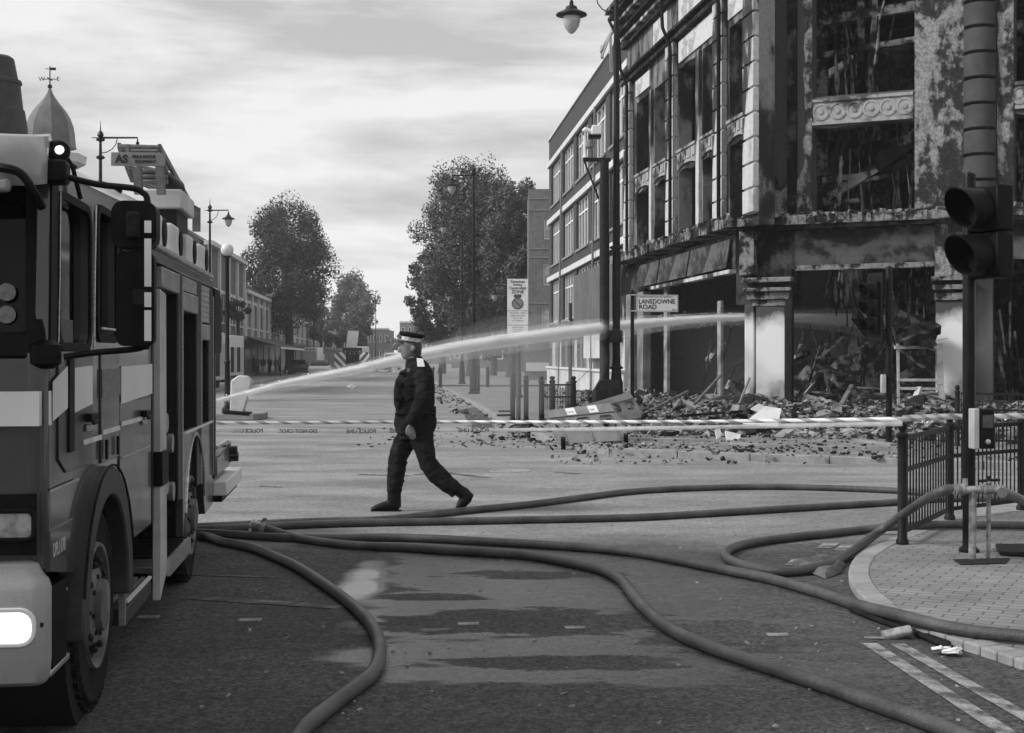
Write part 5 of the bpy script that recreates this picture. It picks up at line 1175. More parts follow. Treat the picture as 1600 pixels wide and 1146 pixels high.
for i in range(600):     # thrown into the road
    Y = random.uniform(20.6,27); px = random.uniform(830,1500)+ (Y-24)*-14; r = random.uniform(.012,.06)
    chunk(m if random.random() < .75 else m2, Vector(((px-800)/F*Y, Y, .03 if Y < 22.3 else .13)), r)
for i in range(420):
    px = random.gauss(880,170); y = random.uniform(668,700); g_ = G(px,y,.01)
    if px > 560: chunk(m, g_, random.uniform(.015,.06), .6)
for i in range(260):
    t_ = random.random(); Y = 24+t_*60; x = 2.75-.088*Y+random.uniform(-1.1,.5); chunk(m, Vector((x,Y,.03)), random.uniform(.03,.13), .6)
for i in range(120):
    u = random.random(); p = FB(1075+u*590, .2, random.uniform(-.3,3.9)) if i % 4 else FA(random.uniform(1000,1165), .2, random.uniform(0,3))
    d_ = Vector((random.uniform(-1,1), random.uniform(-.6,.6), random.uniform(-.15,.2))).normalized()*random.uniform(.3,1.5); p.z = random.uniform(.15,.45)
    (m if i % 3 else m2).beam(p, p+d_, random.uniform(.02,.06), random.uniform(.015,.04))
for i in range(620):
    x = random.uniform(1.0,13) if i % 3 else random.uniform(1.0,6); yk = 22.9-.56*(x-1.5)+random.gauss(.15,.45)
    chunk(m if i % 5 else m2, Vector((x, yk+.35, .03 if random.random() < .3 else .13)), .015+.08*random.random()**2.5, .7)
tag(m.build('rubble', B['ash'], smooth=0), 'burnt rubble strewn over pavement and road before the gutted shop', 'rubble', kind='stuff')
tag(m2.build('pale_rubble', M_['concrete'], smooth=0), 'paler brick and plaster fragments scattered through the burnt rubble', 'rubble', kind='stuff')
m = MB()
for i in range(260):
    if random.random() < .6: g_ = G(random.uniform(320,1380), random.uniform(690,860), .002)
    else: g_ = G(random.uniform(300,1500), random.uniform(860,1140), .002)
    chunk(m, g_, random.uniform(.008,.022), .7)
tag(m.build('grit', M_['concrete'], smooth=0), 'tiny stones and grit scattered over the asphalt', 'grit', kind='stuff')
m = MB()
for i in range(110):
    u = random.random(); p = FB(1085+u*520, .2, random.uniform(-.2,4.6)); p.z = random.uniform(.16,.36) if p.y > 22.5 else .03
    chunk(m, p, random.uniform(.04,.13), .25)
tag(m.build('paper_scraps', M_['white'], smooth=0), 'white paper and card scraps caught in the burnt rubble', 'scraps', kind='stuff')
def board(p, q, w, th, label, m_, name='board', cat='board'):
    return tag(MB().beam(p, q, w, th).build(name, m_, bevel=.005), label, cat)
wb = mat('torn_white_panel', .6, .6, .42, scale=2, lo=.3, hi=.7, bump=.1)
def sheet3(pts, th, label, m_=None, name='torn_panel', cat='panel'):
    pts = [Vector(p) for p in pts]; n_ = (pts[1]-pts[0]).cross(pts[2]-pts[0]).normalized()*th
    return tag(MB().prism(pts, n_).build(name, m_ or wb), label, cat)
sheet3([P(1160,664,27),P(1215,668,26.8),P(1221,640,27.4),P(1196,636,27.6)], .02, 'large crumpled white panel leaning at the foot of the white pier')
sheet3([P(1117,672,25.4),P(1124,668,25.5),P(1128,678,25.4),P(1122,691,25.2)], .02, 'small pointed white shard standing in the rubble')
sheet3([P(1133,673,25.2),P(1157,679,25.2),P(1156,690,25),P(1136,689,25)], .03, 'white block-shaped fragment right of the pointed shard')
sheet3([P(1172,640,28.2),P(1212,655,28),P(1218,648,28.4),P(1185,632,28.6)], .02, 'upper sheet of the pale panel pair by the white pier')
tm = mat('burnt_pale_timber', .16, .8, .06, scale=5)
board(P(1306,647,31.2), P(1331,603,32.6), .1,.06,'pale timber leaning out of the shopfront rubble', tm, 'timber', 'timber')
board(P(1333,632,32), P(1352,648,31), .08,.05,'shorter burnt timber crossing the leaning pale one', tm, 'timber', 'timber')
board(P(1340,606,33), P(1378,608,33), .08,.05,'horizontal burnt bar left of the white post box', tm, 'timber', 'timber')
board(P(1080,672,26.4), P(1100,655,27.4), .12,.06,'light splintered plank left of the white panels', tm, 'timber', 'timber')
board(P(1040,652,28), P(1160,643,28.4), .07,.05,'long dark bar lying above the rubble left of the pier', B['char'], 'timber', 'timber')
board(P(1085,632,31), P(1125,588,32.8), .05,.05,'thin burnt lath leaning left of the right shop post', tm, 'timber', 'timber')
board(P(1000,650,29.5), P(1075,612,33), .06,.06,'wire-like burnt lath low in the left shop opening', tm, 'timber', 'timber')
for (a, b2, s_) in [((963,697),(1128,701),'long loose kerb stone in the gutter before the rubble'),((835,688),(872,694),'short loose kerb stone left of the fallen barrier'),((1130,706),(1230,710),'second loose kerb stone to the right of the long one'),((1340,700),(1398,708),'tilted pale kerb stone near the far signal pole')]:
    p = G(*a); q = G(*b2); p.z = q.z = .09; board(p, q, .16, .14, s_, M_['kerb'], 'kerb_stone', 'kerb stone')
wp = mat('white_steel_frame', .5, .5, .3, scale=5, lo=.4, hi=.65)
t = thing('shop_frame', (9.3,33.2,.12), 'bent white shop display frame standing before the second white pier', 'frame')
def fr(a, b2, w_, nm): MB().beam(P(*a), P(*b2), w_, w_*.7).build(nm, wp, t)
fr((1403,537,33.2),(1404,655,33.2),.06,'upright'); fr((1467,537,33.2),(1469,600,33.2),.15,'upright'); fr((1469,600,33.2),(1476,652,33.2),.13,'upright')
fr((1398,543,33.2),(1470,543,33.2),.11,'cross_bar'); fr((1403,594,33.2),(1468,594,33.2),.09,'cross_bar'); fr((1403,607,33.2),(1468,608,33.2),.09,'cross_bar'); fr((1425,640,33),(1437,606,33.2),.14,'cross_bar')
fr((1463,532,33.2),(1481,529,33.2),.03,'bent_tip')
m = MB(); random.seed(2)
for i in range(26): chunk(m, P(random.uniform(1408,1458), random.uniform(512,538), 33.2+random.uniform(-.3,.3)), random.uniform(.15,.4))
for i in range(9): x = random.uniform(1405,1455); m.beam(P(x,530,33.2), P(x+random.uniform(-22,22), random.uniform(500,520), 33.2), .03,.03)
tag(m.build('charred_bundle', B['soot'], smooth=0), 'tangle of charred wreckage heaped on the white shop frame', 'wreckage')
tag(MB().lathe(G(1402,990,.03), [(.001,-.09),(.032,-.085),(.034,.0),(.034,.07),(.03,.08),(.001,.082)], 14, Matrix.Rotation(R(88),3,'X') @ Matrix.Rotation(R(75),3,'Y') if False else Matrix.Rotation(R(78),3,'Y')).build('drink_can', mat('crushed_can', .45, .35, .25, scale=20, metal=.5)), 'pale can lying in the gutter beside the double lines', 'can')
for (x, y, s_) in [(1471,1014,'left of two white paper scraps in the gutter'),(1490,1017,'right of two white paper scraps in the gutter'),(549,605,'white sheet of litter far up the road beneath the water jet')]:
    m = MB(); g_ = G(x, y, .03 if y > 800 else .08); k = 1 if y > 800 else 5
    for i in range(3): chunk(m, g_+Vector((.02*k*(i-1),0,.0)), .05*k, .5)
    tag(m.build('litter', M_['white'], smooth=0), s_, 'litter')
# torn-up heap beside the kerb, under the hose loop
m = MB(); n_ = 14; base_ = [G(x, y, 0) for x, y in [(1236,882),(1262,897),(1290,905),(1312,898),(1322,884),(1310,876),(1280,872)]]
cx_ = sum(base_, Vector())/len(base_); rings = []
for k_, (s_, h_) in enumerate([(1,.004),(.92,.03),(.7,.05),(.35,.035),(.05,.045)]): rings.append([cx_+(b-cx_)*s_+Vector((0,0,h_+random.uniform(-.012,.012))) for b in base_])
vs = [p for r_ in rings for p in r_]; nb = len(base_)
m.add(vs, [(i*nb+j, i*nb+(j+1) % nb, (i+1)*nb+(j+1) % nb, (i+1)*nb+j) for i in range(len(rings)-1) for j in range(nb)]+[tuple(range(4*nb,5*nb))])
tag(m.build('wet_sack', mat('wet_grey_sacking', .12, .7, .05, scale=6, bump=.8, bscale=25)), 'crumpled grey sack in the gutter under the hose loop', 'sack')
# dark torn patch by the far kerb
dp_ = mat('dark_tar_patch', .035, .7, .06, scale=6)
for q_ in [[(722,640),(742,636),(758,648),(770,658),(742,659),(728,655)],[(735,663),(768,662),(772,668),(738,669)],[(712,641),(722,640),(724,646),(712,646)]]:
    struct(sheet([G(x,y) for x,y in q_], .005).build('tar_patch', dp_, smooth=0))
# ================================================================ TREES
leafm = {}
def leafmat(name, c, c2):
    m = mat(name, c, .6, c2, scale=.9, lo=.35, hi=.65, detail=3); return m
def tree(px, Y, ppx, top, bot, label, seed=0, n=9000, leaf=.2, lm=None, clumps=None, trunk=.32, rz=1.0, zb=.12):
    """crown fitted to a picture outline; ppx = (left,right) columns; top/bot rows"""
    rnd = random.Random(seed); b_ = Vector(((px-CX)/F*Y, Y, zb))
    t = thing('tree', tuple(b_), label, 'tree')
    xl, xr = (ppx[0]-CX)/F*Y, (ppx[1]-CX)/F*Y; zt = CH+(HY-top)/F*Y; zbm = CH+(HY-bot)/F*Y
    cx, rx, cz, rz_ = (xl+xr)/2, (xr-xl)/2, (zt+zbm)/2, (zt-zbm)/2
    C0 = Vector((cx, Y, cz)); cl = []
    nc = clumps or 70
    for i in range(nc):
        while True:
            u = Vector((rnd.uniform(-1,1), rnd.uniform(-1,1), rnd.uniform(-1,1)))
            if .3 < u.length < 1: break
        k = 1-.12*max(0,u.z)**2 - .1*max(0,-u.z)
        u = u*.92
        cl.append((C0+Vector((u.x*rx*k, u.y*rx*.9*k, u.z*rz_)), rnd.uniform(.2,.34)*min(rx,rz_)))
    vs = []; fs = []
    for i in range(n):
        c, r = cl[rnd.randrange(nc)]
        d = Vector((rnd.gauss(0,1), rnd.gauss(0,1), rnd.gauss(0,1))).normalized(); p = c+d*r*(rnd.random()**.4)*Vector((1,1,.8)).length/1.6
        p.z += -.1*abs(d.x)*r
        a = Vector((rnd.gauss(0,1), rnd.gauss(0,1), rnd.gauss(0,.8))).normalized(); b2 = a.cross(d+Vector((.01,.02,.9))).normalized()
        s = leaf*rnd.uniform(.6,1.4); k = len(vs)
        vs += [p-a*s, p-b2*s*.6, p+a*s, p+b2*s*.6]; fs.append((k,k+1,k+2,k+3))
    mb = MB(); mb.v = vs; mb.f = fs
    cr_ = mb.build('crown', lm or leafmat('dark_leaves', .05, .085), t, smooth=0, fix=False)
    m = MB(); m.tube([b_, b_+Vector((.1,0,zbm*.3)), Vector((b_.x+(cx-b_.x)*.4,Y,zbm+.3*rz_)), Vector((cx,Y,cz)), Vector((cx,Y,cz+rz_*.6))], [trunk*1.3,trunk,trunk*.8,trunk*.45,trunk*.12], 12)
    m.build('trunk', mat('bark', .05, .9, .03, scale=6, bump=.6, stretch=(1,1,.3)), t)
    m = MB()
    for i in range(9):
        c, r = cl[(i*3) % nc]; s0 = Vector((b_.x+(cx-b_.x)*.5,Y,zbm+rz_*(.2+.08*i))); md = s0.lerp(c,.5)+Vector((0,0,.15*rz_)); m.tube([s0, md, c], [trunk*.4,trunk*.22,trunk*.06], 7)
    m.build('limb', MATS['bark'], t); return t
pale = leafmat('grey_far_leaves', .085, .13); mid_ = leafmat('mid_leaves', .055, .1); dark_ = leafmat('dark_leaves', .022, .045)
tree(452, 137, (374,523), 308, 525, 'broad dark tree left of the road, biggest on that side', 1, 48000, .12, dark_, 130, .45)
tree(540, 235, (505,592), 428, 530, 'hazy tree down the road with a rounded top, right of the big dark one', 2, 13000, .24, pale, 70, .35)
tree(556, 185, (520,580), 495, 548, 'low bushy dark tree over the chevron lorry', 3, 6000, .17, dark_, 30, .25)
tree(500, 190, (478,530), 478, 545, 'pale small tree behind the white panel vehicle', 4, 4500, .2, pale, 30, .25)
tree(738, 112, (645,826), 247, 520, 'largest tree, tall rounded crown behind the two lamp columns at right', 5, 62000, .11, mid_, 170, .5)
tree(800, 106, (748,858), 262, 500, 'right-hand partner crown merging into the largest tree next to the pale flat block', 6, 34000, .11, mid_, 90, .42)
tree(690, 130, (634,735), 375, 545, 'lower tree whose leaves reach out left of the largest crown', 7, 11000, .16, dark_, 60, .35)
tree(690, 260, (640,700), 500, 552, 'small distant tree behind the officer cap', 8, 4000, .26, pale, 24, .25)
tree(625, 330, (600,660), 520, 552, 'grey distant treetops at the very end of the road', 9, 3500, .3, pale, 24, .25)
tree(770, 118, (700,850), 440, 560, 'shrubby dark growth under the largest tree', 10, 12000, .17, dark_, 60, .3)
tree(372, 100, (352,390), 470, 505, 'small tree in front of the brick terrace behind the globe lamp', 11, 2500, .12, dark_, 18, .15)

# ================================================================ WATER JET
def volmat(name, col, dens, aniso=.3):
    m = bpy.data.materials.new(name); m.use_nodes = True; n = m.node_tree.nodes; l = m.node_tree.links; n.clear()
    o = n.new('ShaderNodeOutputMaterial'); v = n.new('ShaderNodeVolumePrincipled'); l.new(v.outputs[0], o.inputs['Volume'])
    v.inputs['Color'].default_value = g3(col); v.inputs['Density'].default_value = dens; v.inputs['Anisotropy'].default_value = aniso; return m
jp = [(318,631,21.6,.03),(333,628,22,.035),(450,598.5,24,.07),(560,577,25.8,.095),(640,558,27.2,.12),(720,543,28.5,.14),(800,531,29.8,.15),(880,520.5,31.3,.155),(960,510.5,33.3,.14),(1040,503,34.8,.12),(1110,498,36,.1),(1170,496,36.6,.10),(1240,497,36.9,.13),(1320,500,37.2,.18),(1380,506,37.5,.26)]
pts = smoothpts([P(a,b,c) for a,b,c,_ in jp], 5)
rs = []
for i in range(len(jp)-1):
    for j in range(5): rs.append(jp[i][3]+(jp[i+1][3]-jp[i][3])*j/5)
rs.append(jp[-1][3])
core = MB().tube(pts, [r*.6 for r in rs], 12).build('water_jet', volmat('water_spray_core', 1, 22)); tag(core, 'white jet of water arching from behind the engine into the burnt shop', 'water jet', kind='stuff')
sp1 = MB().tube(pts, rs, 14).build('water_spray', volmat('water_spray', 1, 4.2)); tag(sp1, 'soft spray wrapped round the jet of water', 'spray', kind='stuff')
sp2 = MB().tube([p+Vector((0,0,-.03)) for p in pts], [r*1.9 for r in rs], 14).build('water_mist', volmat('water_mist', .97, .42)); tag(sp2, 'thin outer mist drifting off the jet of water', 'mist', kind='stuff')
# droplets
m = MB(); random.seed(12)
for i in range(4200):
    k = min(int(random.random()**.8*(len(pts)-1)), len(pts)-2); p = pts[k].lerp(pts[k+1], random.random()); r = rs[k]
    a = random.uniform(0,6.28); q = abs(random.gauss(0,.6))*r*1.5; p = p+Vector((0,math.cos(a)*q,math.sin(a)*q-.1*q)); s_ = random.uniform(.003,.010)
    m.add([p+Vector((s_*2,0,0)),p-Vector((s_*2,0,0)),p+Vector((0,s_,0)),p-Vector((0,s_,0)),p+Vector((0,0,s_)),p-Vector((0,0,s_))], [(0,2,4),(0,4,3),(0,3,5),(0,5,2),(1,4,2),(1,3,4),(1,5,3),(1,2,5)])
tag(m.build('water_droplets', mat('water_drop', .85, .1, spec=.8), smooth=0, fix=False), 'droplets flying off the water jet', 'droplets', kind='stuff')
m = MB(); random.seed(14)
for i in range(2400):
    k = min(int(random.random()**.9*(len(pts)-4)), len(pts)-4); d_ = (pts[k+1]-pts[k]).normalized(); p = pts[k].lerp(pts[k+1], random.random()); r = rs[k]
    a = random.uniform(0,6.28); q = abs(random.gauss(0,.5))*r; p = p+Vector((0,math.cos(a)*q,math.sin(a)*q)); L_ = random.uniform(.15,.8); w_ = random.uniform(.004,.012)*(1-.5*q/r)
    m.tube([p, p+d_*L_*.5+Vector((0,0,random.uniform(-.01,.01))), p+d_*L_+Vector((0,0,random.uniform(-.03,.01)))], [w_*.3,w_,w_*.2], 5)
tag(m.build('water_strands', mat('white_water', .88, .3, spec=.5), smooth=60, fix=False), 'ragged white strands of water within the jet', 'water', kind='stuff')
# falling mist curtain under the middle of the jet
jd = (P(935,560,32.5)-P(700,575,29)).normalized(); jm = Matrix((jd, Vector((0,0,1)).cross(jd).normalized(), Vector((0,0,1)))).transposed(); jc = P(815,572,30.2)
m = MB().lathe(jc, [(math.sin(math.pi*i/14), -math.cos(math.pi*i/14)*1.15) for i in range(15)], 24, jm, sx=2.9, sy=.5)
tag(m.build('mist_curtain', volmat('mist_curtain', 1, .13)), 'pale curtain of mist falling below the middle of the jet', 'mist', kind='stuff')
# steam inside the shop
m = MB().hexa([FA(1010,.3,-.8),FB(1190,.3,-.8),FB(1250,.3,-5.5),FA(1010,.3,-5),FA(1010,3.1,-.8),FB(1190,3.1,-.8),FB(1250,3.1,-5.5),FA(1010,3.1,-5)])
tag(m.build('steam', volmat('steam', 1, .015)), 'steam hanging inside the left opening of the burnt shop', 'steam', kind='stuff')
m = MB().hexa([FB(1250,.3,-.6),FB(1452,.3,-.6),FB(1452,.3,-5),FB(1250,.3,-5),FB(1250,2.75,-.6),FB(1452,2.55,-.6),FB(1452,2.55,-5),FB(1250,2.75,-5)])
tag(m.build('steam', volmat('steam_front', 1, .018)), 'steam hanging inside the front opening of the burnt shop', 'steam', kind='stuff')
# ================================================================ HAZE
hz = MB().box(-110,80,-25,520,-1.2,22).build('haze', volmat('haze', .99, .00045, .3)); hz['kind'] = 'stuff'

# ================================================================ VEHICLES in the distance
def wheel(c, r, w, t):
    R90 = Matrix.Rotation(R(90),3,'Y')
    o = MB().lathe(Vector(c)-Vector((w/2,0,0)), [(r*.6,0),(r*.93,0),(r,.04),(r,w-.04),(r*.93,w),(r*.6,w)], 20, R90).build('wheel', M_['rubber'], t)
    MB().lathe(Vector(c)-Vector((w/2-.03,0,0)), [(r*.58,0),(r*.58,w-.06),(r*.1,w-.05)], 16, R90).build('rim', M_['silver'], o)
def appliance(px_right, Y, label, H=2.75, wd=2.35):
    xr = (px_right-CX)/F*Y; xl = xr-wd; t = thing('fire_appliance', (xl+wd/2,Y+3,0), label, 'fire engine')
    MB().prism([(xl,Y,.4),(xl,Y-.05,1.3),(xl,Y+.18,H-.25),(xl,Y+.45,H),(xl,Y+2.2,H),(xl,Y+2.2,.4)], (wd,0,0)).build('cab', M_['white'], t, bevel=.06)
    MB().box(xl-.02,xr+.02,Y+2.25,Y+6.5,.5,H+.15).build('body', M_['band'], t, bevel=.04)
    MB().prism([(xl+.12,Y-.062,1.36),(xl+.12,Y+.14,H-.4),(xr-.12,Y+.14,H-.4),(xr-.12,Y-.062,1.36)], (0,-.02,0)).build('windscreen', M_['glass'], t)
    MB().prism([(xr+.004,Y+.2,1.4),(xr+.004,Y+.32,H-.4),(xr+.004,Y+1.1,H-.4),(xr+.004,Y+1.1,1.4)], (.02,0,0)).build('side_window', M_['glass'], t)
    MB().box(xl+.1,xr-.1,Y-.09,Y-.04,.95,1.25).build('grille', M_['plast'], t)
    MB().box(xl,xr,Y-.12,Y+.2,.32,.62).build('bumper', M_['band'], t, bevel=.03)
    for s_ in (xl+.25,xr-.25): MB().box(s_-.18,s_+.18,Y-.14,Y-.1,.7,.88).build('headlight', M_['lens'], t, bevel=.02)
    for i in range(4): MB().box(xr+.021,xr+.04,Y+2.3+i,Y+3.2+i,.7,2.3).build('locker_shutter', M_['silver'] if i % 2 else M_['dark'], t)
    MB().box(xl+.15,xr-.15,Y+.5,Y+.8,H+.005,H+.17).build('light_bar', M_['plast'], t, bevel=.03)
    for s_ in (1,-1):
        c = xr if s_ > 0 else xl; MB().box(c+s_*.06-.05,c+s_*.06+.25*s_,Y-.05,Y+.05,1.5,2.1).build('mirror', M_['plast'], t, bevel=.03)
    for yy in (Y+1.1,Y+5.0):
        for x in (xl+.15,xr-.15): wheel((x,yy,.45),.45,.28,t)
    return t
appliance(305, 64, 'pale fire appliance parked nearer, its edge just showing past the engine')
appliance(348, 84, 'second pale fire appliance parked behind the nearer one by the globe lamp', 2.9)
# white panel vehicle and chevron lorry
def boxlorry(x0p, x1p, Y, H, label):
    x0 = (x0p-CX)/F*Y; x1 = (x1p-CX)/F*Y; t = thing('lorry', ((x0+x1)/2,Y,0), label, 'lorry')
    MB().box(x0,x1,Y,Y+4.5,.7,H).build('box_body', M_['white'], t, bevel=.05)
    MB().box(x0+.1,x1-.1,Y+4.55,Y+6.2,.5,H*.75).build('cab', M_['white'], t, bevel=.1)
    MB().box(x0+.12,x1-.12,Y-.02,Y+.01,1.0,H-.4).build('rear_door', mat('pale_grey_panel', .45, .5, .35, scale=3), t)
    for i in range(3): MB().box(x0+.2+(x1-x0-.4)*i/3+.05,x0+.2+(x1-x0-.4)*(i+1)/3-.15,Y-.03,Y,H-.28,H-.12).build('marker_light', M_['plast'], t)
    MB().box(x0,x1,Y-.15,Y,.45,.65).build('bumper', M_['plast'], t)
    for x in (x0+.2,x1-.2): wheel((x,Y+1,.42),.42,.28,t); wheel((x,Y+5.2,.42),.42,.28,t)
boxlorry(475, 496, 146, 2.75, 'white box lorry seen from behind, left of the chevron lorry')
Y = 150; xc = (551-CX)/F*Y; t = thing('lorry', (xc,Y,0), 'works lorry with black and white chevron boards splayed at its rear', 'lorry', group=None)
MB().box(xc-1.15,xc+1.15,Y,Y+5,.9,2.3).build('body', M_['plast'], t, bevel=.04); MB().box(xc-1.1,xc+1.1,Y+5.05,Y+6.8,.5,2.9).build('cab', M_['band'], t, bevel=.1)
T2 = stripe('chevron_board', .7, .06, .8, .5, .9); T3 = stripe('chevron_board_mirrored', .7, .06, .8, .5, -.9)
MB().prism([(xc-1.9,Y-.6,.3),(xc-.75,Y-.1,.75),(xc-.75,Y-.1,2.4),(xc-1.9,Y-.6,2.1)], (0,.06,0)).build('chevron_panel', T2, t)
MB().prism([(xc+1.9,Y-.6,.3),(xc+.75,Y-.1,.75),(xc+.75,Y-.1,2.4),(xc+1.9,Y-.6,2.1)], (0,.06,0)).build('chevron_panel', T3, t)
MB().prism([(xc-.75,Y,2.75),(xc+.45,Y,2.75),(xc+.65,Y+.3,4.6),(xc-.55,Y+.3,4.6)], (0,.1,0)).build('sign_board', mat('pale_grey_panel', .45, .5, .35, scale=3), t)
MB().box(xc-1.1,xc+1.0,Y-.05,Y+.3,2.31,2.75).build('light_rack', M_['iron'], t)
for i in range(4): MB().lathe((xc-.8+i*.5,Y-.06,2.1), [(.1,0),(.1,.03),(.01,.04)], 10, Vector((0,-1,0)).to_track_quat('Z','Y').to_matrix()).build('rear_light', M_['lens'], t)
for x in (xc-.9,xc+.9): wheel((x,Y+1,.45),.45,.3,t); wheel((x,Y+5.6,.45),.45,.3,t)
x0 = (610-CX)/F*185; t = thing('van', (x0,186,0), 'pale van far down the road left of the officer head', 'van')
MB().prism([(x0-1,186,.35),(x0-1,185.9,1.2),(x0-1,186.5,2.3),(x0-1,190,2.35),(x0-1,190,.35)], (2.1,0,0)).build('body', M_['white'], t, bevel=.08)
MB().prism([(x0-.85,185.88,1.25),(x0+.95,185.88,1.25),(x0+.9,186.4,2.1),(x0-.8,186.4,2.1)], (0,-.03,0)).build('windscreen', M_['glass'], t)
for x in (x0-.8,x0+.9): wheel((x,187,.35),.35,.22,t); wheel((x,189.3,.35),.35,.22,t)
# awning on the left
t = thing('awning', tuple(FL(122,2.6)), 'dark sloping shop awning with a white front edge on the left', 'awning')
MB().prism([FL(112,3.3,.35),FL(138,3.3,.35),FL(138,2.5,3.1),FL(112,2.5,3.1)], (0,0,.06)).build('canvas', mat('dark_canvas', .06, .8, .09, scale=1), t)
MB().beam(FL(112,2.45,3.15),FL(138,2.45,3.15),.1,.16).build('front_edge', M_['white'], t)
for y in (113,121,129,137): MB().beam(FL(y,.1,3.0),FL(y,2.42,3.0),.07,.07).build('leg', M_['iron'], t)
# low cross-road things beyond the officer: pale barrier boards, distant cars
def car(px, Y, label, m_, L_=4.2, wd=1.75, rz=0):
    b_ = Vector(((px-CX)/F*Y, Y, 0)); t = thing('car', tuple(b_), label, 'car', rz=rz)
    M4 = WM[t.name]
    MB().prism([(-wd/2,-2.1,.3),(-wd/2,-2.15,.75),(-wd/2,-1.2,.95),(-wd/2,1.5,.98),(-wd/2,2.05,.8),(-wd/2,2.1,.3)], (wd,0,0)).build('body', m_, t, local=M4, bevel=.08)
    MB().hexa([(-.8,-1.15,.96),(.8,-1.15,.96),(.8,1.5,.96),(-.8,1.5,.96),(-.62,-.45,1.42),(.62,-.45,1.42),(.62,1.0,1.42),(-.62,1.0,1.42)]).build('cabin', M_['glass'], t, local=M4, bevel=.05)
    MB().box(-.6,.6,-.42,.98,1.42,1.45).build('roof', m_, t, local=M4, bevel=.02)
    for x in (-.8,.8):
        for y in (-1.35,1.3): MB().lathe((x-.1,y,.32), [(.1,0),(.32,0),(.32,.2),(.1,.2)], 16, Matrix.Rotation(R(90),3,'Y')).build('wheel', M_['rubber'], t, local=M4)
car(598, 160, 'small dark car far down the road beneath the brown block', dk); car(468, 128, 'dark car parked by the left kerb right under the big tree', dk, rz=.08); car(500, 118, 'pale car parked by the left kerb past the tree', M_['band'], rz=.08)
# ================================================================ FIRE ENGINE (near left)
EO = Vector((-1.1757-.112*5.22, 5.22, 0)); ERZ = math.atan(.112)
en = thing('fire_engine', tuple(EO), 'large fire engine at left facing us with open side lockers and lit headlamp', 'fire engine', rz=ERZ)
EM = WM[en.name]
def EU(px): return (2528/(559-px)-5.22)*1.0063          # picture column on the side plane -> distance back from the front corner
def EZ(px, py): return CH-(py-HY)/F*(2528/(559-px))
def E(x, y, z): return Vector((x, y, z))
def eb(mb, name, m, par=None, **k): return mb.build(name, m, par or en, local=EM, **k)
def side(a, b, d=0): return Vector((d, a, b))           # plate map on the side plane
def front(a, b, d=0): return Vector((-a, -d, b))        # plate map on the front, a = distance in from the corner
WU, WR, RU = 1.09, .47, 4.72
def arc(cu, cz, r, a0, a1, n=14): return [(cu+r*math.cos(R(a0+(a1-a0)*i/n)), cz+r*math.sin(R(a0+(a1-a0)*i/n))) for i in range(n+1)]
def rrect(a0, a1, b0, b1, r=.05, n=4):
    o = []
    for cx, cy, s in ((a1-r,b0+r,-90),(a1-r,b1-r,0),(a0+r,b1-r,90),(a0+r,b0+r,180)):
        o += [(cx+r*math.cos(R(s+90*i/n)), cy+r*math.sin(R(s+90*i/n))) for i in range(n+1)]
    return o
# ---- cab side shell with window openings
outl = [(.0,.80),(.0,1.62),(.03,2.28),(.07,2.33),(2.62,2.41),(2.62,.655)]+[(1.70,.655)]+arc(WU,WR,.60,18,162)+[(.50,.74)]
wins = [rrect(.17,.80,1.655,2.235,.09), rrect(.99,1.46,1.70,2.27,.05), rrect(1.62,2.42,1.70,2.29,.06)]
eb(MB().plate(outl, wins, side, .05), 'cab_side', M_['red'], bevel=.006)
# other side, back wall of cab, floor, front and roof (rounded by extra facets)
eb(MB().plate(outl, wins, lambda a,b,d: Vector((-2.36+d,a,b)), .05), 'cab_side', M_['red'])
eb(MB().box(-2.30,-.06,2.50,2.61,.66,2.36), 'cab_rear_wall', M_['red'])
eb(MB().box(-2.30,-.06,.12,2.45,.74,.9), 'cab_floor', M_['plast'])
fr_ = lambda a,b,d=0: Vector((-a, -.002-d-.03*math.sin(min(1,a/.25)*math.pi/2), b))
eb(MB().plate([(.0,.80),(2.34,.80),(2.34,1.60),(.0,1.60)], [], lambda a,b,d: Vector((-a-.0, -.012-d, b)), .04), 'front_panel', M_['redlow'], bevel=.01)
# rounded front corner
m = MB(); pr = [(.012,0),(.0,.03)]
for z0, z1 in ((.80,1.345),(1.475,1.62)):
    m.lathe((-.05,.035,z0), [(.052,0),(.052,z1-z0)], 20)
eb(m, 'corner_panel', M_['red'])
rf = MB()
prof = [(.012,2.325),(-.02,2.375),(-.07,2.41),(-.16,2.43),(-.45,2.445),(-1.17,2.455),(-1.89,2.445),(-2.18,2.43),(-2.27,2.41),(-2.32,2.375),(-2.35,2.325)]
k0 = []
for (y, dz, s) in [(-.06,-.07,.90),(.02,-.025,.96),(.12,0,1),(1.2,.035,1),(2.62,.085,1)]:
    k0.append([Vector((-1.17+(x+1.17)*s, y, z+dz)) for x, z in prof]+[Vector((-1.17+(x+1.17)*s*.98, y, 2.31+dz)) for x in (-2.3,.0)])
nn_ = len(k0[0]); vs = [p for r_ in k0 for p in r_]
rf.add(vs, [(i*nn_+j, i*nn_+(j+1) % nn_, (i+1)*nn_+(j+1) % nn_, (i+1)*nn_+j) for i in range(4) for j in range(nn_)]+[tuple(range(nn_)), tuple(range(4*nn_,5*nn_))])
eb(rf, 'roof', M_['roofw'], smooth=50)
for y in (.62, 1.75): eb(MB().tube([(x-.0,y,z+.035*(y/1.2)+.012) for x, z in prof[1:6]], .012, 6), 'roof_seam', M_['plast'])
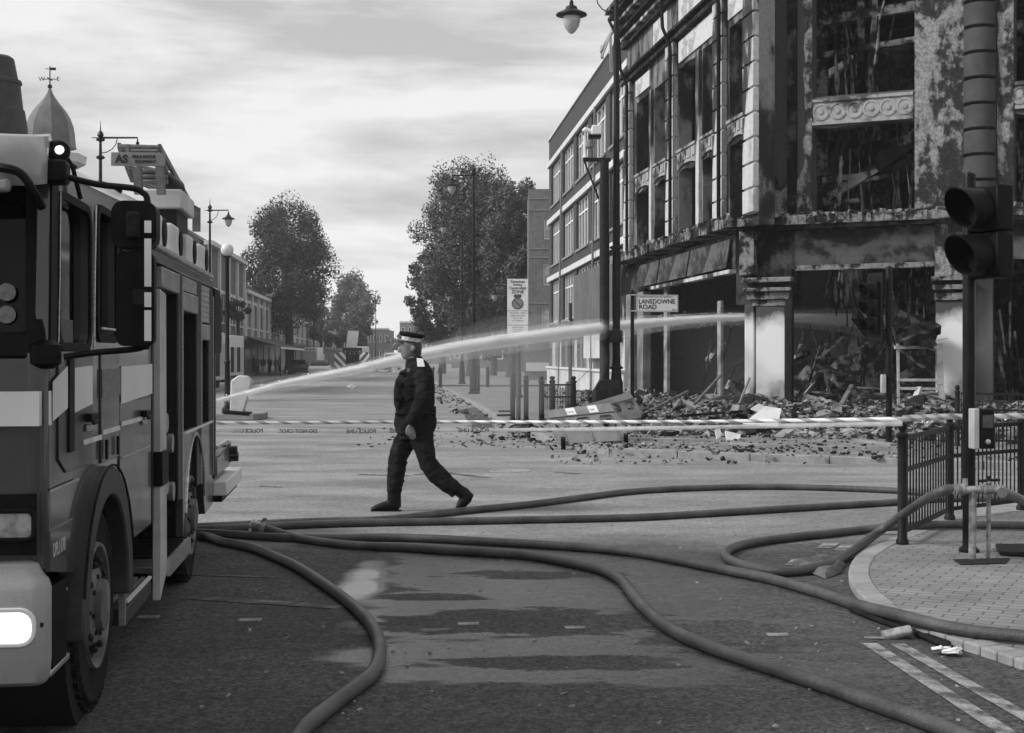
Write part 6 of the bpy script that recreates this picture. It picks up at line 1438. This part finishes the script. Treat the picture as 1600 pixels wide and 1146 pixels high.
# A pillar, windscreen, surround
eb(MB().plate([(.0,1.60),(2.34,1.60),(2.28,2.36),(.06,2.36)], [[(.085,1.70),(2.25,1.70),(2.22,2.27),(.10,2.27)]], lambda a,b,d: Vector((-a,-.012-d+(b-1.6)*.12,b)), .05), 'windscreen_surround', M_['plast'], bevel=.01)
eb(MB().plate([(.07,1.67),(2.27,1.67),(2.23,2.30),(.09,2.30)], [], lambda a,b,d: Vector((-a,.012-d+(b-1.6)*.12,b)), .01), 'windscreen', M_['glass'])
for z in (1.765, 1.85): eb(MB().lathe((-.155,.012,z+.0), [(.034,0),(.033,.006),(.001,.007)], 20, Vector((0.3,-1,0)).to_track_quat('Z','Y').to_matrix()), 'windscreen_reflection', mat('round_light_reflection', .2, .6, .12, scale=40))  # two grey discs paint the reflection of round lights on the glass
# seats and steering wheel inside
for x in (-.62,-1.75): eb(MB().box(x-.26,x+.26,.75,1.25,1.15,1.3), 'seat', M_['dark'], bevel=.05); eb(MB().box(x-.25,x+.25,1.2,1.32,1.3,2.0), 'seat', M_['dark'], bevel=.05)
# window glass, gaskets, sliding bars
for i, wv in enumerate(wins):
    us = [p[0] for p in wv]; zs = [p[1] for p in wv]
    eb(MB().plate(rrect(min(us)-.01,max(us)+.01,min(zs)-.01,max(zs)+.01,.08 if i == 0 else .05), [], lambda a,b,d: Vector((-.035+d,a,b)), .006), 'side_window', M_['glass'])
    eb(MB().plate(rrect(min(us)-.028,max(us)+.028,min(zs)-.028,max(zs)+.028,.10 if i == 0 else .07), [rrect(min(us)+.008,max(us)-.008,min(zs)+.008,max(zs)-.008,.075 if i == 0 else .045)], lambda a,b,d: side(a,b,d+.012), .0118), 'window_gasket', M_['rubber'], bevel=.003)
eb(MB().plate(rect(.19,.60,1.66,1.76), [], lambda a,b,d: Vector((-.028+d,a,b)), .004), 'window_reflection', mat('grey_window_reflection', .09, .5, .06, scale=30))  # grey sheet: a reflection in the lower window, put into its colour
eb(MB().tube([(.012,.855,1.62),(.012,.87,2.0),(.012,.90,2.28)], .0045, 6), 'window_trim', M_['silver'])
eb(MB().tube([(.018,1.0,1.735),(.018,1.44,1.735)], .006, 6), 'window_trim', M_['silver'])
eb(MB().plate([(-.004+.012,1.62),(.115,1.62),(.16,2.30),(.04,2.30)], [], lambda a,b,d: side(a,b,d+.008), .007), 'pillar_trim', M_['plast'], bevel=.003)
eb(MB().tube([(.012,.13,1.66),(.012,.15,1.9),(.012,.165,2.25)], .003, 6), 'pillar_highlight_line', M_['silver'])  # thin silver tube added as a highlight running up the pillar
# doors: shut lines and panels stand 4 mm proud of the shell
def door(u0, u1, z0, z1, cut=None, w=None):
    o = [(u0,z0),(u1,z0),(u1,z1),(u0,z1)] if cut is None else cut
    return eb(MB().plate(o, [w] if w else [], lambda a,b,d: side(a,b,d+.008), .0078), 'door', M_['redlow'], bevel=.004)
d1 = door(0,0,0,0, cut=[(.30,1.14),(.84,1.14),(.86,1.615),(.155,1.615),(.155,1.20)])
d2 = door(0,0,0,0, cut=[(1.545,.67),(2.56,.67),(2.56,1.385),(1.545,1.385)])
d4 = door(1.05,1.525,1.12,1.64)
# reflective band (broken by the doors' shut lines) and two silver feature lines
for a0, a1 in [(.035,.30),(.43,.82),(1.56,2.58)]:
    eb(MB().plate([(a0,1.375 if a0 > .3 else 1.36),(a1,1.40),(a1,1.568),(a0,1.56 if a0 > .3 else 1.51)], [], lambda a,b,d: side(a,b,d+.0125), .003), 'reflective_band', M_['band'])
eb(MB().plate(rect(1.05,1.53,1.42,1.55), [], lambda a,b,d: side(a,b,d+.0125), .003), 'crest_panel', mat('grey_crest_panel', .16, .5, .11, scale=22, lo=.45, hi=.55))
eb(MB().plate([(.02,1.345),(.02,1.475),(2.3,1.475),(2.3,1.345)], [], lambda a,b,d: Vector((-a,-.055-d,b)), .004), 'reflective_band', M_['band'])
eb(MB().lathe((-.05,.035,1.345), [(.056,0),(.056,.13)], 20), 'reflective_band', M_['band'])
for a0, a1, z in [(.62,1.02,1.232),(1.06,1.50,1.250),(1.56,2.50,1.265)]:
    eb(MB().plate(rect(a0,a1,z,z+.022), [], lambda a,b,d: side(a,b,d+.016), .006), 'feature_line', mat('bright_stripe', .6, .35, .45, scale=6))
for a0, a1, z in [(-.0,.52,1.092),(1.58,2.5,1.105)]:
    eb(MB().plate(rect(a0,a1,z,z+.009), [], lambda a,b,d: side(a,b,d+.014), .005), 'feature_line', M_['silver'])
eb(MB().plate(rect(.31,.41,1.22,1.60), [], lambda a,b,d: side(a,b,d+.018), .009), 'pillar_trim', M_['plast'], bevel=.004)
for u, z, pr_ in [(.72,1.345,d1),(2.26,1.30,d2)]:
    h = MB(); h.obox((.028,u,z), .03,.16,.035); h.obox((.045,u-.02,z-.02), .012,.10,.02)
    eb(h, 'handle', M_['plast'], pr_, bevel=.004); eb(MB().obox((.018,u,z-.045), .012,.12,.03), 'handle_recess', M_['silver'], pr_, bevel=.003)
for u in (1.12,1.42): eb(MB().obox((.02,u,1.18), .012,.03,.09), 'hinge', M_['black'])
# wheel arch flare
m = MB(); A0 = arc(WU,WR,.50,-4,184,26); A1 = arc(WU,WR,.635,-4,184,26)
m.plate(A0+A1[::-1], [], lambda a,b,d: side(a,b,d+.045), .12); eb(m, 'wheel_arch', mat('arch_plastic', .045, .5, .03, scale=8, bump=.15, bscale=80), bevel=.012)
eb(MB().tube([(.047,u,z) for u, z in arc(WU,WR,.64,20,168,26)], .006, 6), 'arch_trim', M_['rubber'])
eb(MB().box(-.42,-.02,.42,1.76,.5,1.05) if False else MB().lathe((-.45,WU,WR), [(.56,0),(.56,.40)], 28, Matrix.Rotation(R(90),3,'Y')), 'wheel_well', M_['dark'])
# unit number behind the bumper
mb = MB(); text_mb(mb, 'DPL1170', .074, lambda a,b,d: side(.045+a*.80, .838+b, .0095+d), .0012, .0005); eb(mb, 'lettering', mat('number_white', .4, .5), smooth=0, fix=False)
eb(MB().plate([(-.0,.79),(.44,.72),(.47,.80),(.47,.94),(-.0,.94)], [], lambda a,b,d: side(a,b,d+.009), .02), 'number_panel', M_['red'])
# ---- lower front: bumper, headlamp, indicator, steps
bp_ = MB()
rows_ = [(.375,-.08,-.005),(.395,-.115,.008),(.47,-.135,.014),(.62,-.135,.014),(.735,-.12,.014),(.765,-.10,.004),(.785,-.075,-.012),(.825,-.07,-.03),(.835,-.03,-.04)]
cols = []
for z, yf, xo in rows_:
    cols.append([Vector(p) for p in [(-2.34-xo,.24,z),(-2.34-xo,.0,z),(-2.30-xo,yf+.03,z),(-2.1,yf,z),(-1.17,yf-.02,z),(-.22,yf,z),(-.05+xo,yf+.002,z),(-.018+xo,yf+.014,z),(-.002+xo,yf+.045,z),(xo,-.0,z),(-.05,.05,z),(-2.25,.06,z)]])
n_ = len(cols[0]); vs = [p for c in cols for p in c]
bp_.add(vs, [(i*n_+j, i*n_+(j+1) % n_, (i+1)*n_+(j+1) % n_, (i+1)*n_+j) for i in range(len(cols)-1) for j in range(n_)]+[tuple(range(n_)), tuple(range((len(cols)-1)*n_,len(cols)*n_))])
bumper = eb(bp_, 'bumper', M_['bumper'], smooth=45)
def lampf(a0, a1, b0, b1, y, nm, m_, r, th=.02, rim=None, par=None):
    f_ = lambda a,b,d: Vector((-a, y-d, b)); o = None
    if rim: o = eb(MB().plate(rrect(a0-.016,a1+.016,b0-.016,b1+.016,r+.012), [rrect(a0,a1,b0,b1,r)], f_, .03), nm+'_rim', rim, par, bevel=.004)
    return eb(MB().plate(rrect(a0,a1,b0,b1,r), [], lambda a,b,d: f_(a,b,d-.004), th), nm, m_, par, bevel=.006)
lampf(.03,.42,.548,.662,-.140,'headlight', M_['lit'], .045, rim=mat('headlamp_rim', .6, .3), par=bumper)
eb(MB().tube([(.0,-.105,.61),(.0,-.118,.61)], .009, 8), 'bumper_bolt', M_['black'], bumper)
lampf(.045,.42,.93,1.02,-.075,'indicator', M_['lens'], .018, rim=M_['plast'])
eb(MB().plate(rect(.03,2.31,.86,1.09), [], lambda a,b,d: Vector((-a,-.05-d,b)), .004), 'grille', M_['plast'])
m = MB()
for i in range(5): m.plate(rect(.5,1.85,.88+i*.042,.9+i*.042), [], lambda a,b,d: Vector((-a,-.056-d,b)), .015)
eb(m, 'grille_slats', M_['black'])
eb(MB().box(-.12,-.002,.09,.34,.40,.72), 'step_well', M_['plast'])
eb(MB().box(-.10,.0,.06,.40,.375,.40), 'step', M_['silver'], bevel=.006); eb(MB().box(-.1,-.004,.1,.38,.655,.67), 'step', M_['silver'], bevel=.004)
# ---- chassis, wheels
eb(MB().box(-2.1,-.25,.35,7.3,.45,.66), 'chassis', M_['black']); eb(MB().box(-2.2,-.16,1.75,2.7,.32,.66), 'chassis', M_['plast'])
def ewheel(x, u, w=.27, inward=-1):
    Rm = Matrix.Rotation(R(90),3,'Y')
    o = MB().lathe((x-w,u,WR), [(.26,0),(.43,.0),(.462,.03),(.47,.06),(.47,w-.06),(.462,w-.03),(.43,w),(.415,w),(.40,w-.008),(.30,w-.004),(.275,w-.03),(.26,w-.05)], 40, Rm)
    t_ = eb(o, 'wheel', M_['rubber'])
    tr = MB()
    for i in range(40):
        a = 2*math.pi*i/40
        for s_ in (-.07,.07): tr.obox((x-w/2+s_,u+.470*math.cos(a),WR+.470*math.sin(a)), .115,.04,.012, Matrix.Rotation(-a+R(90) if False else a-R(90),3,'X'))
    eb(tr, 'tread', M_['rubber'], t_, smooth=0)
    eb(MB().lathe((x-w*.5,u,WR), [(.283,.0),(.29,w*.5-.01),(.282,w*.5+.012),(.268,w*.5+.008),(.25,w*.5-.05),(.20,w*.5-.045),(.17,w*.5+.0),(.12,w*.5+.01),(.115,w*.5+.04),(.06,w*.5+.05),(.01,w*.5+.05)], 32, Rm), 'rim', mat('road_grimed_rim', .16, .55, .07, scale=5, lo=.4, hi=.6), t_)
    if x < -.1: return
    for i in range(10):
        a = 2*math.pi*i/10; eb(MB().lathe((x-.005,u+.20*math.cos(a),WR+.20*math.sin(a)), [(.017,-.04),(.017,.012),(.01,.02)], 6, Rm), 'wheel_nut', M_['iron'], t_)
    for i in range(8):
        a = 2*math.pi*i/8+.2; eb(MB().lathe((x+.005,u+.135*math.cos(a),WR+.135*math.sin(a)), [(.011,-.03),(.011,.012)], 6, Rm), 'wheel_nut', M_['iron'], t_)
ewheel(-.02,WU); ewheel(-2.06,WU); ewheel(-.03,RU); ewheel(-2.05,RU); ewheel(-.33,RU)
# crew step
eb(MB().hexa([(-.28,1.78,.24),(.0,1.78,.24),(.0,2.62,.26),(-.28,2.62,.26),(-.28,1.78,.33),(.0,1.78,.33),(.0,2.62,.35),(-.28,2.62,.35)]), 'crew_step', mat('step_edge', .05, .5, .035, scale=8), bevel=.008)
m = MB()
for i in range(6): m.box(-.26+i*.042,-.24+i*.042,1.82,2.6,.348,.362)
eb(m, 'step_tread', M_['silver']); eb(MB().box(-.012,.006,1.80,2.60,.352,.366), 'step_nosing', M_['band'])
eb(MB().box(-.34,-.29,1.75,2.7,.3,.66), 'step_back', M_['plast']); eb(MB().box(-.03,.0,1.73,1.765,.25,.66), 'mud_edge', M_['silver'])
# ---- locker body
BZ = 2.22
L0, L1 = 2.78, 6.02
eb(MB().box(-2.36,-.55,2.66,6.0,.66,2.16), 'locker_back', M_['dark'])
eb(MB().box(-2.38,-.002,2.66,6.03,2.165,2.235), 'body_roof', M_['red'], bevel=.006)
eb(MB().box(-.02,.03,2.64,5.75,2.235,2.262), 'gutter', M_['silver'], bevel=.004)
eb(MB().box(-2.36,.0,2.645,2.72,.66,2.16), 'locker_wall', M_['lock'])
# bright edge strip of the first shutter and the drop-down step in front
eb(MB().hexa([(-.01,2.74,.20),(.035,2.74,.20),(.035,3.02,.33),(-.01,3.02,.33),(-.01,2.74,2.0),(.035,2.74,2.0),(.035,2.98,1.98),(-.01,2.98,1.98)]), 'locker_edge_strip', mat('pale_locker_strip', .42, .5, .32, scale=4, bump=.05), bevel=.004)
eb(MB().box(.0,.05,2.72,2.98,.86,1.06), 'strip_latch', M_['plast'], bevel=.006)
m = MB().hexa([(-.30,3.02,.33),(.05,3.02,.30),(.05,4.02,.36),(-.30,4.02,.36),(-.30,3.02,.36),(.05,3.02,.345),(.05,4.02,.39),(-.30,4.02,.39)]); eb(m, 'drop_step', M_['silver'], bevel=.005)
m = MB()
for i in range(9): m.box(-.28,.02,3.08+i*.1,3.13+i*.1,.392,.404)
eb(m, 'step_tread', M_['plast']); eb(MB().box(.035,.055,3.0,4.03,.30,.40), 'step_edge', M_['silver'])
for u0, u1, nm in [(3.80,4.02,.66),(4.86,5.14,.66),(5.66,6.0,.66)]:
    eb(MB().box(-.5,-.0,u0,u1,nm,2.16), 'locker_pillar', M_['lock'], bevel=.01)
    eb(MB().box(-.004,.008,u1-.02,u1,nm,2.1), 'pillar_edge', M_['silver'])
for (u0, u1, z0, z1) in [(3.03,3.80,2.02,2.15),(4.03,4.86,1.92,2.05),(5.14,5.66,1.74,1.86)]:
    eb(MB().box(-.16,.012,u0,u1,z0,z1), 'shutter_box', mat('shutter_housing', .3, .4, .2, scale=4, metal=.3), bevel=.012)
m = MB()
for i in range(7): m.box(-.03,.004,5.16,5.66,1.875+i*.04,1.875+i*.04+.036)
eb(m, 'locker_shutter', M_['silver'])
m = MB()
for i in range(8): m.box(-.03,.001,4.04,4.84,2.06+i*.012,2.06+i*.012+.01)
eb(m, 'locker_shutter', M_['silver'])
# kit inside the lockers
random.seed(8)
for (u0, u1, z0) in [(3.05,3.78,.66),(4.05,4.84,1.12),(5.16,5.64,1.12)]:
    eb(MB().box(-.5,-.1,u0,u1,z0,z0+.03), 'locker_shelf', M_['silver']); eb(MB().box(-.5,-.14,u0,u1,z0+.45,z0+.47), 'locker_shelf', M_['redlow'])
    for i in range(4):
        u = u0+.1+(u1-u0-.2)*i/3; z = z0+.03; h = random.uniform(.12,.34)
        if i % 2: eb(MB().lathe((-.25,u,z), [(.06,0),(.07,.02),(.07,h),(.03,h+.04)], 12), 'equipment', random.choice([M_['silver'],M_['plast'],M_['band']]))
        else: eb(MB().obox((-.25,u,z+h/2), .16,.13,h), 'equipment', random.choice([M_['plast'],M_['redlow'],M_['silver']]), bevel=.01)
# pump panel valves beside the pump bay
for i, (u, z) in enumerate([(3.3,1.0),(3.55,.86),(3.3,.62),(3.6,.55)]):
    o = eb(MB().lathe((-.2,u,z+.2), [(.05,0),(.055,.08),(.045,.1),(.045,.16),(.06,.17),(.06,.2)], 14, Matrix.Rotation(R(90),3,'Y')), 'pump_outlet', M_['brass'])
m = MB()
for i in range(5): m.tube([(-.3,3.1+.13*i,.7),(-.28,3.12+.13*i,1.1+.1*math.sin(i)),(-.3,3.2+.12*i,1.7)], .035, 8)
eb(m, 'coiled_hose', M_['hose'])
# lower body and rear arch
low = [(4.05,.40),(4.12,.40)]+arc(RU,WR,.58,172,8,18)+[(5.4,.40),(6.0,.42),(6.0,1.10),(4.05,1.10)]
eb(MB().plate(low, [], lambda a,b,d: side(a,b,d), .05), 'lower_body', M_['redlow'], bevel=.006)
eb(MB().tube([(.006,u,z) for u, z in arc(RU,WR,.585,8,172,22)], .012, 6), 'arch_trim', M_['silver'])
eb(MB().box(-.001,.012,4.1,5.9,1.085,1.10), 'feature_line', M_['band'])
eb(MB().box(-2.36,.0,6.005,6.05,.5,2.16), 'rear_wall', M_['redlow'])
eb(MB().box(-.07,.012,5.98,6.10,.62,2.10), 'rear_corner_post', M_['black'], bevel=.01)
eb(MB().prism([(.015,6.0,1.64),(.015,6.5,1.64),(.015,6.56,1.75),(.015,6.52,2.1),(.015,6.4,2.17),(.015,6.0,2.17)], (-.06,0,0)), 'rear_flap', M_['plast'], bevel=.01)
# tail step and pump deck seen past the wheel
eb(MB().box(-2.3,.02,6.1,7.2,.62,.80), 'tail_deck', M_['redlow'], bevel=.02); eb(MB().box(-2.3,.10,6.1,7.55,.47,.59), 'tail_step', M_['band'], bevel=.01)
eb(MB().box(-2.3,.06,6.1,7.5,.42,.468), 'tail_step', M_['plast'])
eb(MB().tube([(.0,6.2,.86),(.02,6.9,.87),(.02,7.2,.84),(.0,7.3,.78)], .018, 8), 'grab_rail', M_['silver'])
for u, z in ((7.3,.76),(7.42,.70)): eb(MB().lathe((-.1,u,z), [(.055,0),(.06,.1),(.045,.12),(.045,.18)], 14, Matrix.Rotation(R(90),3,'Y')), 'tail_valve', M_['iron'])
eb(MB().lathe((.02,7.55,.53), [(.055,0),(.06,.04),(.03,.07)], 14, Matrix.Rotation(R(-70),3,'X')), 'tail_light', M_['lens'])
# ---- roof furniture
for i, (u, s_) in enumerate([(2.78,.17),(3.55,.17),(4.35,.16),(5.15,.15)]):
    o = eb(MB().box(-.30,-.0,u,u+s_*1.9,2.262,2.262+.20), 'scene_light', mat('pale_housing', .6, .45, .5, scale=4), bevel=.02)
    eb(MB().lathe((-.02,u+s_*2.1,2.36), [(.09,-.05),(.095,.0),(.085,.03),(.02,.035)], 16, Matrix.Rotation(R(90),3,'Y')), 'lamp_face', M_['plast'], o)
eb(MB().box(-.95,-.15,2.75,5.6,2.237,2.36), 'roof_locker', mat('pale_roof_box', .52, .5, .42, scale=2), bevel=.01)
eb(MB().box(-.26,.0,4.0,4.7,2.60,2.73), 'roof_box', MATS['pale_roof_box'], bevel=.012)
eb(MB().box(-.24,-.04,4.05,4.65,2.362,2.598), 'roof_box_base', M_['iron'])
eb(MB().box(-1.3,-.30,1.75,2.55,2.50,2.60), 'air_intake', MATS['pale_roof_box'], bevel=.04)
# beacon and light bar on the cab front
eb(MB().lathe((.02,.10,2.405), [(.017,0),(.016,.014),(.006,.02)], 16, Vector((.5,-1,0)).to_track_quat('Z','Y').to_matrix()), 'beacon', M_['lit'])
eb(MB().lathe((.0,.15,2.405), [(.045,-.05),(.045,.03),(.036,.05)], 14, Vector((.6,-1,0)).to_track_quat('Z','Y').to_matrix()), 'beacon_housing', M_['plast'])
vz = MB(); vv = []
for (y, z, xo) in [(-.02,2.45,-.02),(-.15,2.42,.0),(-.225,2.34,.01),(-.24,2.25,.01)]:
    vv.append([Vector(p) for p in [(-2.34,y+.06,z-.02),(-2.1,y,z),(-1.2,y-.02,z+.01),(-.3,y,z),(-.12+xo,y+.03,z),(-.05+xo,y+.10,z+.01),(-.01+xo,y+.2,z+.03)]])
k_ = len(vv[0]); vs = [p for r_ in vv for p in r_]; vs2 = [p+Vector((0,.025,-.02)) for p in vs]
vz.add(vs+vs2, [(i*k_+j,i*k_+j+1,(i+1)*k_+j+1,(i+1)*k_+j) for i in range(3) for j in range(k_-1)]+[tuple(4*k_+q for q in (i*k_+j,(i+1)*k_+j,(i+1)*k_+j+1,i*k_+j+1)) for i in range(3) for j in range(k_-1)]
   +[(j,j+1,4*k_+j+1,4*k_+j) for j in range(k_-1)]+[(3*k_+j,3*k_+j+1,7*k_+j+1,7*k_+j) for j in range(k_-1)]+[(i*k_+k_-1,(i+1)*k_+k_-1,4*k_+(i+1)*k_+k_-1,4*k_+i*k_+k_-1) for i in range(3)])
eb(vz, 'sun_visor', mat('tinted_visor', .3, .35, .22, scale=3, coat=.3), smooth=50)
eb(MB().tube([(.0,.26,2.43),(.02,.36,2.37),(.03,.46,2.26)], .01, 6), 'roof_cable', M_['black'])
# mirrors on a bent arm frame
MXo = lambda px, py, Y: EM.inverted() @ P(px, py, Y)
Ym = 5.30
arm = [(77,268,5.25),(95,274,5.27),(150,288,Ym),(205,294,Ym),(222,301,Ym),(231,318,Ym),(232,400,Ym),(231,528,Ym),(224,542,Ym),(200,547,Ym),(150,551,5.27),(100,558,5.25)]
mr_ = eb(MB().tube(smoothpts([MXo(*a) for a in arm], 4), .0125, 10), 'mirror_arm', M_['black'])
eb(MB().lathe(MXo(92,556,5.24)+Vector((-.05,.0,-.05)), [(.03,0),(.06,.02),(.06,.09),(.03,.11)], 14), 'arm_pivot', M_['plast'], mr_)
eb(MB().obox(MXo(88,270,5.27), .09,.1,.09), 'arm_pivot', M_['plast'], mr_, bevel=.015)
def mirror(x0, x1, y0, y1, Y, dep=.08, r=.035):
    c = [MXo(x0,y1,Y), MXo(x1,y1,Y), MXo(x1,y0,Y), MXo(x0,y0,Y)]
    w_ = c[1].x-c[0].x; h_ = c[3].z-c[0].z; b_ = c[0]
    f_ = lambda a,b,d=0: Vector((b_.x+a, b_.y-d, b_.z+b))
    o = eb(MB().plate(rrect(0,w_,0,h_,r), [], f_, dep), 'mirror', M_['plast'], mr_, bevel=.022); return o, w_, h_, f_
mirror(173,243,313,388,5.24,.11,.045); mirror(181,240,392,541,5.26,.06,.03)
eb(MB().obox(MXo(208,352,5.22), .05,.03,.10), 'mirror_clamp', M_['rubber'], mr_, bevel=.008); eb(MB().obox(MXo(218,466,5.22), .05,.04,.065), 'mirror_clamp', M_['rubber'], mr_, bevel=.008)
for y0, y1 in [(345,364),(373,448),(457,480),(485,533)]:
    a = MXo(225.5,y1,5.19); b = MXo(236,y0,5.19); eb(MB().plate(rect(0,b.x-a.x,0,b.z-a.z), [], lambda p,q_,d: Vector((a.x+p,a.y-d,a.z+q_)), .004), 'reflective_strip', M_['band'], mr_)
eb(MB().tube(smoothpts([MXo(-30,262,5.05),MXo(0,262,5.0),MXo(30,270,5.0),MXo(50,295,5.02),MXo(66,325,5.08)],4), .016, 8), 'front_mirror_arm', M_['plast'])
eb(MB().obox(MXo(10,290,5.02)+Vector((-.02,0,0)), .07,.05,.05), 'front_mirror', mat('grey_mirror_glass', .25, .2), bevel=.015)
# ---- ladder carried on the roof (a thing of its own)
def LP(px, py, Y): return P(px, py, Y)
ld = thing('roof_ladder', tuple(P(255,330,9.5)), 'alloy ladder resting high on the fire engine roof behind its lettered headboard', 'ladder')
am = M_['silver']; lad = mat('weathered_alloy', .16, .5, .1, scale=8, metal=.4)
r1 = [LP(186,228,9.0), LP(206,282,12.2)]; r2 = [LP(249,230,9.0), LP(300,322,12.2)]; r3 = [LP(256,236,9.2), LP(288,300,12)]
for a, b2, nm in [(r1[0],r1[1],.05),(r2[0],r2[1],.055),(LP(243,246,9),LP(292,333,12),.05)]: MB().beam(a,b2,.022,.04).build('rail', lad, ld)
for i in range(11):
    t_ = i/10; MB().tube([r1[0].lerp(r1[1],t_), r2[0].lerp(r2[1],t_)], .012, 8).build('rung', lad, ld)
for i in range(9):
    t_ = (i+.5)/9; p = LP(243,246,9).lerp(LP(292,333,12),min(1,t_+(.05 if i % 2 else -.05))); q = r2[0].lerp(r2[1],t_); MB().beam(p,q,.014,.014).build('brace', lad, ld)
MB().tube([LP(186,230,9),LP(249,231,9)], .013, 8).build('rung', lad, ld); MB().tube([LP(200,236,9.1),LP(247,237,9.1)], .012, 8).build('rung', lad, ld)
MB().beam(LP(200,226,9),LP(200,262,9),.02,.03).build('brace', lad, ld)
for (x, y, Y) in [(215,262,9),(250,262,9)]: MB().beam(LP(x,y,Y), LP(x+2,y+42,Y), .05,.05).build('bracket', lad, ld)
for y in (268,276,284): MB().tube([LP(212,y,9.3),LP(262,y,9.3)], .018, 8).build('gantry_bar', lad, ld)
MB().lathe(LP(268,292,10)-Vector((0,.2,0)), [(.06,0),(.075,.03),(.075,.3),(.05,.35)], 14, Matrix.Rotation(R(-90),3,'X')).build('gantry_roller', M_['iron'], ld)
MB().beam(LP(300,322,12.2), LP(309,328,12.2), .04,.04).build('bracket', lad, ld); MB().beam(LP(307,325,12.2), LP(307,362,12.2), .06,.06).build('bracket', lad, ld)
hb = P(173,259,8.85); w_ = 84*8.85/F; h_ = 21*8.85/F; fh = plane_fn(hb, (1,.06,.0))
sg = MB().plate(rect(0,w_,0,h_), [], fh, .02).build('headboard', mat('grey_headboard', .2, .5, .15, scale=5), ld, bevel=.004)
txt('AS', .07, .03, .02, fh, sg, bold=.003); txt('FIRE & RESCUE', .027, .135, .05, fh, sg, bold=.0005, xs=.85); txt('EQUIPMENT', .027, .155, .018, fh, sg, bold=.0005, xs=.9)
